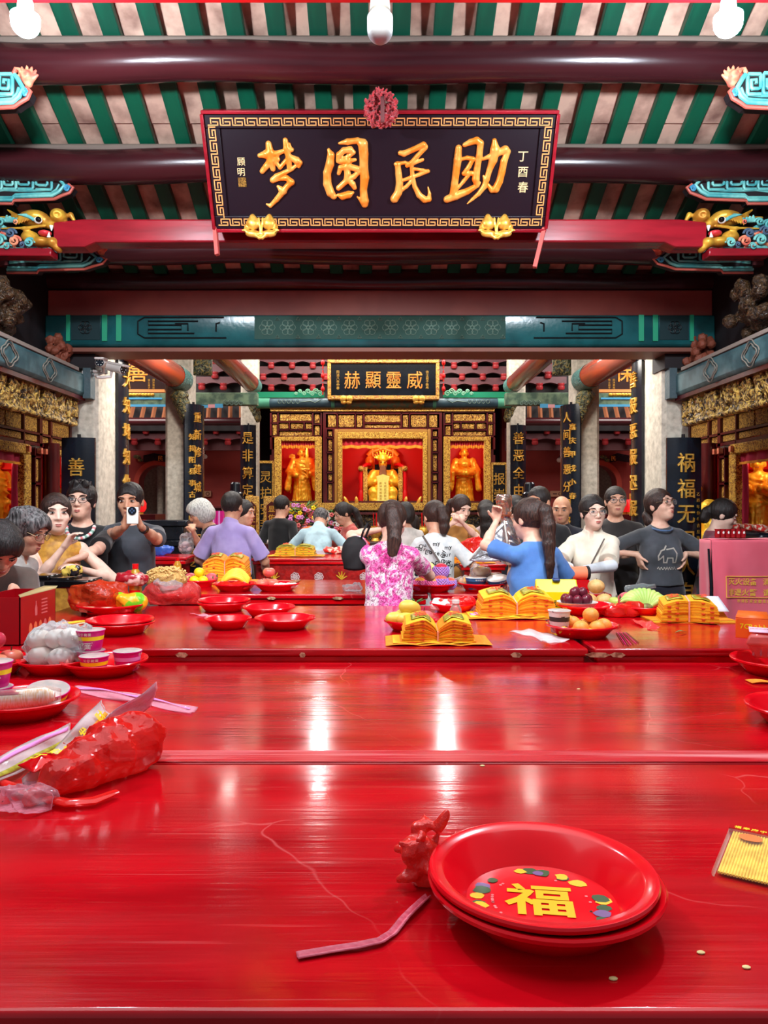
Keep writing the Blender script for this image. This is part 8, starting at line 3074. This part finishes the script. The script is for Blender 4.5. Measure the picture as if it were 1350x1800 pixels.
blob('red_wrapper', pT+V((.0, -.07, .012)), (.10, .04, .05), M_RBAG, 'crinkled red film in front of the yellow bananas', 'wrapper', 51, .005, 40, .006)
pU = onY(487, 5.02, Z3)
plate(pU, .150, 'red plate of apples and white eggs left of the woman in pink floral')
for i, (x, y, z) in enumerate(((-.08, .03, 0), (-.03, -.0, 0), (-.055, .02, .07), (-.09, -.04, 0))):
 fruit('apple', pU+V((x, y, z+.012)), .041, 'blush apple on the plate with the white eggs', 'apple', 'apples beside the eggs', M_APL, i)
for i in range(7):
 plain('egg', pU+V((.005+.024*i-.03*(i > 4), -.06+.03*(i % 2)+.02*(i > 4), .038+.0*(i > 4))), (.02, .017, .017), 'white egg on the plate beside the apples', 'egg', 'white eggs', M_BUN)
plain('dried_fish', pU+V((.10, -.01, .05)), (.06, .02, .012), 'brown dried fish at the right end of the egg plate', 'fish', None, mat('fish_brown', (150, 100, 70), .5), (0, R(-18), .3))
blob('clear_wrapper', onY(618, 4.98, Z3), (.06, .045, .05), M_WBAG, 'crumpled clear plastic wrapper just left of the woman in pink floral', 'wrapper', 52, .006, 45, .006)
pV = onY(757, 4.99, Z3)
plate(pV, .165, 'red plate of fruit in foam nets right of the woman in pink floral')
def netted(loc, r, mm, fm, label, group=None):
 t = thing('netted_fruit', label, 'fruit', loc, 0, group)
 MB().ell((0, 0, r), (r, r, r), 18, 12).build('flesh', fm, t)
 m = MB()
 for k in range(16):
  for s in (-1, 1):
   pp = []
   for j in range(9):
    b = -1.2+1.75*j/8
    a = 2*PI*k/16+s*.5*j/2
    pp.append(V((r*1.04*math.cos(b)*math.cos(a), r*1.04*math.cos(b)*math.sin(a), r+r*1.04*math.sin(b))))
   m.tube(pp, r*.07, 4)
 m.build('foam_net', mm, t)
N1, N2 = mat('pink_foam', (236, 110, 190), .6), mat('lilac_foam', (176, 140, 226), .6)
netted(pV+V((-.075, -.075, .012)), .042, N1, M_ORG, 'pink-netted fruit at the front left of the net plate')
netted(pV+V((.0, -.09, .012)), .042, N1, M_ORG, 'pink-netted fruit at the front middle of the net plate')
netted(pV+V((-.035, -.03, .075)), .045, N1, M_ORG, 'pink-netted orange fruit on top of the net plate')
netted(pV+V((.065, -.04, .085)), .05, N2, mat('crimson_apple', (200, 50, 74), .3), 'lilac-netted apple on top of the net plate')
netted(pV+V((.125, -.03, .012)), .04, N2, M_APL, 'lilac-netted apple at the right of the net plate')
netted(pV+V((.06, -.07, .012)), .05, N2, M_APL, 'large lilac-netted red apple at the front of the net plate')
t = thing('purple_carton', 'small purple carton with a white top on the net plate', 'carton', pV+V((-.11, .03, .012)), R(20))
MB().box(-.045, .045, -.035, .035, 0, .07).build('carton', mat('purple_card', (110, 30, 140), .4), t, bevel=.004)
MB().box(-.043, .043, -.033, .033, .07, .075).build('top_panel', M_WHITE, t)
blob('leafy_greens', pV+V((.03, .08, .012)), (.09, .06, .13), mat('dark_greens', (40, 70, 30), .5, col2=(80, 110, 50), scale=30), 'dark green leafy vegetable behind the netted fruit', 'vegetable', 55, .012, 45, .006)
fruit('pomelo', pV+V((-.01, .11, .09)), .05, 'pale yellow pomelo behind the netted fruit', 'pomelo', None, mat('pale_yellow', (236, 226, 140), .5))
pW = onY(848, 5.03, Z3)
plate(pW, .165, 'red plate of blue noodle tubs and bread by the woman in blue')
for i, (x, y, rz_, tl) in enumerate(((-.05, -.06, .2, None), (.10, -.04, 1.0, (R(10), R(-14), .4)))):
 noodle_cup(pW+V((x, y, .014)), ('blue noodle tub with orange print in front of the bread', 'tilted blue noodle tub nearest the woman in blue')[i], r=.068, h=.075, rz=rz_, tilt=tl,
    cols=(mat('tub_blue', (54, 110, 160), .35, col2=(196, 130, 90), scale=9, lo=.54, hi=.6), mat('tub_navy', (30, 50, 84), .4)), txt='老坛酸菜', big='牛肉')
for i, (x, y, z) in enumerate(((-.10, .05, .01), (.0, .06, .08), (.09, .07, .03))):
 t = thing('bread_bun', ('bagged golden bun at the left behind the noodle tubs', 'bagged golden bun topmost behind the noodle tubs', 'bagged golden bun at the right behind the noodle tubs')[i], 'bread', pW+V((x, y, z)))
 MB().ell((0, 0, .04), (.055, .045, .035)).build('bun', mat('golden_bread', (226, 160, 80), .6, col2=(240, 206, 140), scale=12), t)
 blob('clear_bag', V((0, 0, .0)), (.075, .055, .08), M_WBAG, '', '', 60+i, .005, 40, .006, parent=t)
t = thing('paper_roll', 'salmon-orange paper roll with a dark band under the hands of the woman in ivory', 'paper roll', onY(1000, 5.12, Z3+.06), R(6))
MB().cyl((-.11, 0, .045), (.13, 0, .045), .04, .045, seg=20).build('roll', mat('salmon_paper', (248, 140, 100), .6), t)
MB().cyl((.115, 0, .045), (.135, 0, .045), .0465, seg=20).build('dark_band', M_DARK, t)
m = MB().box(-.12, .12, -.06, .06, -.06, .004)
m.build('red_case', M_LACE, t, bevel=.006)
# ---- silver bag held up by the woman in blue
t = thing('silver_bag', 'shiny silver foil bag held up by the woman in blue', 'bag', onY(858, 4.95, 1.16))
m = MB()
px_ = lambda a, b, y=4.95: P(a, b, y)-t.location
m.add([px_(822, 985, 4.98), px_(884, 918, 4.93), px_(897, 958, 4.86), px_(893, 984, 4.9), px_(850, 988, 4.9)], [(0, 1, 2), (0, 2, 3), (0, 3, 4)])
m.build('foil_side', M_FOIL, t, smooth=0, solid=.004)
q = SDF((-.06, -.14, -.05), (.24, .2, .42), .006)
a, b = px_(900, 985), px_(890, 905)
q.cap((a.x+.03, a.y+.10, a.z+.02), (b.x, b.y+.06, b.z), .085, .034, k=.02)
q.cap((b.x, b.y+.06, b.z), (b.x-.005, b.y+.06, b.z+.09), .034, .062, k=.01)
q.ridge(.016, 24, 3)
q.mesh('foil_neck', mat('silver_foil_orange_reflection', (226, 222, 222), .2, metal=.9, col2=(226, 176, 150), scale=7, bump=.6, bscale=14), t)  # silver foil with orange reflections put into its colour
m = MB()
m.lathe([(.042, b.z-.01), (.043, b.z+.02)], 20, Matrix.Translation((b.x, b.y+.06, 0)))
m.build('copper_band', mat('copper_band', (196, 120, 90), .3, metal=.6), t, solid=.003)
m = MB()
m.tube([px_(823, 985, 4.96), px_(868, 935, 4.92), px_(886, 915, 4.9), px_(896, 984, 4.86)], .006, 6)
m.build('white_cord', M_WHITE, t)
# ---- farther offerings
t = thing('plastic_bag', 'clear plastic bag of fruit hanging from the hand of the grey-haired woman', 'plastic bag', onY(326, 6.95, 1.06))
blob('bag', V((0, 0, 0)), (.075, .06, .22), M_WBAG, '', '', 71, .008, 30, .007, parent=t)
for i in range(4):
 MB().ell((.025*math.cos(i*1.6), .02*math.sin(i*1.6), .06+.03*(i % 2)), (.035, .035, .035)).build('fruit', mat('pale_pink_fruit', (226, 190, 190), .5), t)
blob('blue_bag', onY(282, 6.6, 1.08), (.13, .09, .10), M_BBAG, 'blue and pink plastic bag lying on the red bench table', 'plastic bag', 72, .010, 30, .007)
joss(onY(520, 6.95, 1.05), .36, .2, .10, 10, 'flat yellow joss paper pile on the carved altar table', pinch=.7, cols=[M_JY, M_JG], stamps='吉', sheets=3)
blob('red_cloth', onY(618, 9.5, .98), (.24, .14, .12), mat('scarlet_cloth', (226, 40, 36), .6, bump=.6, bscale=20), 'scarlet cloth bundle on the far red table, below the salmon top', 'cloth', 73, .012, 26, .008)
blob('snack_pile', onY(590, 7.3, 1.05), (.12, .08, .06), mat('mixed_snack', (222, 60, 50), .4, col2=(236, 214, 190), scale=30, lo=.5, hi=.55), 'small heap of red and white packets on the carved altar table', 'packets', 74, .008, 40, .007)
for i, (px, Y, z) in enumerate(((548, 9.0, 1.22), (548, 9.0, 1.12))):
 plain('orange_cake', onY(px, Y, z), (.13, .10, .05), ('upper orange cake on the stand by the altar', 'lower orange cake on the stand by the altar')[i], 'cake', None, mat('orange_cake', (236, 130, 40), .5, col2=(214, 90, 30), scale=20))
one(MB().lathe([(0, 0), (.10, 0), (.09, .02), (.03, .04), (.03, 1.04), (.13, 1.07), (.13, 1.09), (0, 1.09)], 20, Matrix.Translation(onY(548, 9.0, 0))), 'cake_stand', M_MAR, 'maroon stand carrying the orange cakes near the altar', 'stand')
blob('red_bag', onY(838, 6.75, 1.02), (.17, .10, .22), M_RBAG, 'red plastic bags piled before the woman in mustard', 'plastic bag', 75, .014, 26, .007)
t = joss(onY(825, 6.5, 1.02), .30, .14, .06, 8, 'small yellow joss paper fan on the dark red altar table', pinch=.6, cols=[M_JY, M_JO], stamps='', sheets=1)
# altar greenery and flowers, incense holders
def bouquet(loc, w, h, label, cols, seed):
 t = thing('flower_arrangement', label, 'flowers', loc)
 r_ = random.Random(seed)
 m = MB()
 for i in range(70):
  a = r_.uniform(0, 2*PI)
  rr = w*r_.uniform(.2, 1)
  z = h*r_.uniform(.25, 1)
  p = V((rr*math.cos(a), rr*.6*math.sin(a), z))
  d = V((math.cos(a), .6*math.sin(a), r_.uniform(-.2, .7))).normalized()*.14
  s_ = V((-d.y, d.x, 0)).normalized()*.02
  m.add([p-d*.5, p+s_, p+d*.5+V((0, 0, .02)), p-s_], [(0, 1, 2, 3)])
 m.build('leaves', M_LEAF, t, smooth=0, solid=.003)
 m = MB()
 for i in range(34):
  a = r_.uniform(0, 2*PI)
  rr = w*r_.uniform(.1, .9)
  m.mi = r_.randrange(3)
  c = V((rr*math.cos(a), -abs(rr*.6*math.sin(a))-.03, h*r_.uniform(.3, .95)))
  for k in range(5):
   m.ell(c+V((.022*math.cos(k*1.26), 0, .022*math.sin(k*1.26))), (.016, .012, .016), 8, 5)
 m.build('blossoms', cols, t)
 MB().lathe([(0, 0), (w*.35, 0), (w*.45, h*.3), (w*.3, h*.4), (0, h*.4)], 18).build('vase', M_MAR, t)
 return t
one(MB().box(-2.0, 1.9, 11.2, 11.9, 0, .98), 'altar_bench', mat('dark_bench', (60, 26, 22), .4, bump=.5, bscale=20), 'dark red bench in front of the main altar carrying flowers and incense', 'bench', bevel=.01)
bouquet(onY(533, 11.4, .98), .28, .58, 'leafy arrangement with pink and yellow flowers left of the main altar', [M_LILAC, M_YBAND, mat('coral_petal', (226, 110, 110), .6)], 2)
bouquet(onY(585, 11.5, .98), .18, .45, 'smaller pink flower arrangement near the middle niche', [mat('coral_petal', (226, 110, 110), .6), M_LILAC, M_WHITE], 4)
bouquet(onY(790, 11.4, .98), .26, .52, 'yellow-green flower arrangement right of the main altar', [M_YBAND, M_WHITE, M_LILAC], 3)
for k, px in enumerate((615, 628, 712, 730)):
 t = thing('altar_ornament', ('curled golden ornament at the far left before the seated god', 'golden feather-like ornament left of the seated god', 'golden feather-like ornament right of the seated god', 'curled golden ornament at the far right before the seated god')[k], 'ornament', onY(px, 12.86, fz(900)+.0))
 m = MB()
 s_ = -1 if k < 2 else 1
 m.tube([V((s_*.10*(f**1.5)*(1 if k in (0, 3) else .2), 0, .26*f)) for f in [i/8 for i in range(9)]], [.014, .018, .022, .024, .026, .028, .030, .026, .012], 8)
 m.lathe([(0, 0), (.05, 0), (.03, .03), (0, .03)], 14)
 m.build('plume', M_GOLD, t)
for k, px in enumerate((517, 540, 600, 660, 690, 745)):
 t = thing('incense_burner', ('gilt burner at the far left of the altar row', 'gilt burner second from the left of the altar row', 'gilt burner left of the seated god', 'gilt burner just below the seated god', 'gilt burner right of the seated god', 'gilt burner at the far right of the altar row')[k], 'burner', onY(px, 11.62, .98))
 MB().lathe([(0, 0), (.07, 0), (.05, .04), (.09, .10), (.10, .16), (.08, .2), (.085, .22), (0, .21)], 18).build('bowl', (M_SEAL, M_GOLD)[k % 2], t)
 m = MB()
 for j in range(5):
  m.cyl((.03*math.cos(j*1.3), .03*math.sin(j*1.3), .2), (.04*math.cos(j*1.3), .04*math.sin(j*1.3), .42), .005, seg=5)
 m.build('joss_sticks', (M_SEAL, M_JO)[j % 2], t)
# ---- left and right furnishings
t = thing('ornate_cabinet', 'black-topped cabinet with gilt carved sides behind the man with the phone', 'cabinet', onY(290, 7.9, 0))
MB().box(-.20, .20, -.18, .18, 0, .90).build('body', carved('cabinet_gilt', (170, 120, 56), (60, 22, 14), 26, lo=.46), t)
m = MB()
for i, (w, z0_, z1_) in enumerate(((.23, .90, .96), (.20, .96, 1.10), (.25, 1.10, 1.16), (.28, 1.30, 1.36), (.24, 1.16, 1.30))):
 m.box(-w, w, -w*.8, w*.8, z0_, z1_)
m.build('black_top', M_BLACK, t, bevel=.01)
for s, px, nm in ((-1, 245, 'left'), (1, 1108, 'right')):
 for k in range(2 if s < 0 else 3):
  t = thing('red_lantern', f'{("first", "second", "third")[k]} small red lantern from the left in the {nm} bay', 'lantern', onY(px-14+14*k, 9.6, 1.42-.0*k))
  MB().lathe([(0, 0), (.06, .01), (.085, .05), (.085, .12), (.06, .16), (0, .17)], 18).build('shade', mat('lantern_red', (236, 24, 30), .4, emit=.5, ecol=(255, 40, 40)), t)
  MB().lathe([(0, -.02), (.05, -.02), (.05, .01), (0, .01)], 14).build('base', M_GOLD, t)
  MB().cyl((0, 0, .17), (0, 0, .24), .012, seg=8).build('finial', M_GOLD, t)
 one(MB().box(onY(px-60, 9.6, 0).x, onY(px+40, 9.6, 0).x, 9.3, 10.0, 0, 1.40), 'lantern_table', M_MAR, f'maroon table with red lanterns in the {nm} bay', 'table')
t = thing('pamphlet_rack', 'dark rack with two rows of magenta booklets behind the grey-haired woman', 'rack', onY(378, 9.2, 0))
m = MB()
for b in ((-.14, .14, -.12, .12, 0, 1.08), (-.14, .14, -.02, .12, 1.08, 1.50), (-.14, .14, -.12, .12, 1.26, 1.285), (-.14, .14, -.12, .12, 1.48, 1.50)):
 m.box(*b)
m.build('rack', M_MAR, t)
for row in range(2):
 for i in range(12):
  o = MB().box(-.009, .009, -.09, .0, 0, .16).build('booklet', M_MAG if i % 3 else M_LILAC)
  o.location = t.location+V((-.12+.0215*i, -.03, 1.085+.2*row+.001))
  tag(o, f'magenta booklet in the {("lower", "upper")[row]} row of the rack', 'booklet', f'booklets in the {("lower", "upper")[row]} rack row')
# white bins / altar clutter at left behind lavender man
one(MB().box(-.75, .2, -.2, .2, 0, .98).box(-.75, .2, -.2, .2, .98, 1.0, T(0, 0, 0)), 'side_altar', M_MAR, 'dark red side table with small goods left of the man in black', 'table').location = onY(470, 10.3, 0)
for i in range(8):
 blob('small_offering', onY(445+5.5*i, 10.15, 1.0), (.06, .05, .10), (mat('mixed_snack', (222, 60, 50), .4), mat('offer_gold', (214, 170, 90), .4), mat('offer_white', (230, 220, 214), .5))[i % 3], ('small red offering packet on the side table', 'small gold offering packet on the side table', 'small white offering packet on the side table')[i % 3], 'packet', 80+i % 3, .006, 40, .009, group=('red offering packets', 'gold offering packets', 'white offering packets')[i % 3])
# pink fire-equipment cover
t = thing('equipment_cover', 'rose-pink cloth cover with yellow printed warning over fire equipment at the right', 'cloth cover', (2.86, 5.3, .75))
xa, xb, ya, yb, zc, zd = 2.222, 3.4, 5.16, 5.34, .715, 1.275
def cov(u, v):
 x = xa+(xb-xa)*u
 z = zd+(zc-zd)*v
 w = .012*math.sin(9*u+3*v)+.008*math.sin(21*u-7*v)+.012*math.sin(5*v+2*u)*v
 w += .03*math.exp(-((u-.07)/.03)**2)*v
 return V((x, ya-.01-w-.02*v, z-.012*math.sin(u*3)*v))-t.location
m = MB()
m.grid(cov, 60, 30)
m.grid(lambda u, v: V((xa+(xb-xa)*u, ya-.01+(yb-ya)*v-.0, zd+.006*math.sin(9*u+4*v)))-t.location, 30, 8)
m.grid(lambda u, v: V((xa-.004-.010*math.sin(8*u+2*v)*v, ya-.01+(yb-ya)*u, zd+(zc-zd)*v))-t.location, 16, 20)
m.build('cloth', mat('rose_cloth', (236, 104, 124), .7, col2=(228, 92, 112), scale=3, sheen=.3), t, solid=.004, smooth=60)
m = MB()
def pr(u0, v0):
 return cov(u0, v0)
def ctext(m, ch, u, v, size):
 q = MB().text(ch, size, T(0, 0, 0), .0008, .02)
 for i, w in enumerate(q.v):
  p = cov(u+w[0]/(xb-xa), v-w[1]/(zd-zc))
  q.v[i] = (p.x, p.y-.006-w[2], p.z)
 m.add(q.v, q.f)
uu = lambda px: ((px-668)*5.12/1350-xa)/(xb-xa)
vv = lambda py: (zd-(EYE+(890-py)*5.12/1350))/(zd-zc)
for ln, (txt, py) in enumerate((('灭火设备', 1022), ('非遇火警', 1041))):
 for i, ch in enumerate(txt):
  ctext(m, ch, uu(1287+13*i), vv(py), .05)
 ctext(m, '消请'[ln], uu(1350), vv(py), .05)
 ctext(m, '防勿'[ln], uu(1363), vv(py), .05)
 ctext(m, '专擅'[ln], uu(1376), vv(py), .05)
 ctext(m, '用动'[ln], uu(1389), vv(py), .05)
for i, ch in enumerate('市消防安全委员会'):
 ctext(m, ch, uu(1302+7.4*i), vv(1056), .024)
m.build('printed_warning', mat('cover_yellow', (246, 190, 80), .6), t, smooth=0)
m = MB()
for a, b in (((1276, 1013), (1402, 1013)), ((1276, 1050), (1402, 1050)), ((1276, 1013), (1276, 1050)), ((1402, 1013), (1402, 1050))):
 m.tube([cov(uu(a[0]+(b[0]-a[0])*f), vv(a[1]+(b[1]-a[1])*f))-V((0, .006, 0)) for f in [i/20 for i in range(21)]], .003, 5)
m.build('printed_border', mat('cover_yellow', (246, 190, 80), .6), t)
m = MB()
m.tube([cov(uu(1248), vv(965+110*f))-V((0, .012, 0)) for f in [i/12 for i in range(13)]], .008, 6)
m.build('black_cord', M_BLACK, t)
one(MB().box(xa+.03, xb-.03, ya+.035, yb-.03, .0, zd-.012), 'equipment_chest', mat('chest_dark', (24, 22, 24), .6), 'dark chest hidden under the rose-pink cover', 'chest')
for i in range(6):
 t = thing('red_jar', f'glossy dark red jar, {("first", "second", "third", "fourth", "fifth", "last")[i]} in the row on the pink cover', 'jar', onY(1261+9*i, 5.26, zd+.010))
 MB().lathe([(0, 0), (.016, 0), (.019, .02), (.015, .045), (.019, .06), (0, .06)], 14).build('jar', mat('jar_red', (150, 20, 28), .15), t)
 MB().ell((0, -.017, .035), (.007, .003, .010)).build('white_mark', M_WHITE, t)
# black altar tray in the right shrine
t = thing('black_altar_tray', 'glossy black altar table with red packets in front of the right niche', 'altar table', (3.05, 6.3, 0))
MB().box(-.16, .3, -.45, .45, 1.16, 1.30).build('table_top', M_BLACK, t, bevel=.03)
MB().box(-.05, .25, -.3, .3, 0, 1.16).build('pedestal', M_CARVD, t)
for i in range(5):
 blob('red_packet', V((2.98+.03*(i % 2), 6.0+.10*i, 1.30)), (.05, .05, .055), mat('mixed_snack', (222, 60, 50), .4), 'red packet on the black altar table of the right shrine', 'packet', 90, .006, 40, .009, group='red packets on the right shrine table')
# security cameras on the left column
def cctv(loc, rz, label, rx=0.):
 t = thing('security_camera', label, 'security camera', loc, rz)
 m = MB()
 M = Matrix.Rotation(rx, 4, 'X')
 m.cyl(M @ V((0, .06, 0)), M @ V((0, -.10, 0)), .036, seg=20)
 m.box(-.034, .034, -.125, .05, .022, .040, M)
 m.build('housing', mat('camera_white', (206, 196, 190), .4), t, bevel=.004)
 m = MB()
 m.cyl(M @ V((0, -.100, 0)), M @ V((0, -.104, 0)), .032, seg=20)
 m.build('lens_face', M_BLACK, t)
 m = MB()
 for k in range(6):
  a = k*PI/3
  m.ell(M @ V((.021*math.cos(a), -.105, .021*math.sin(a))), (.004, .002, .004), 8, 6)
 m.build('infrared_leds', M_WHITE, t)
 m = MB()
 m.tube([V((0, .03, -.03)), V((0, .04, -.07)), V((-.05, .08, -.08)), V((-.09, .10, -.08))], .012, 8)
 m.build('arm', mat('camera_white', (206, 196, 190), .4), t)
 return t
cctv(P(180, 638, 6.10), R(8), 'white security camera facing the hall on the left lintel column', R(8))
cctv(P(201, 646, 6.06), R(62), 'white security camera turned to the right on the left lintel column', R(14))
one(MB().cyl((0, 0, 0), (0, -.05, 0), .035, seg=18).tube([(0, -.05, 0), (.05, -.06, .01), (.12, -.05, .0)], .013, 8), 'camera_mount', mat('camera_white', (206, 196, 190), .4),
 'white wall bracket carrying the two security cameras', 'bracket').location = P(162, 662, 6.18)
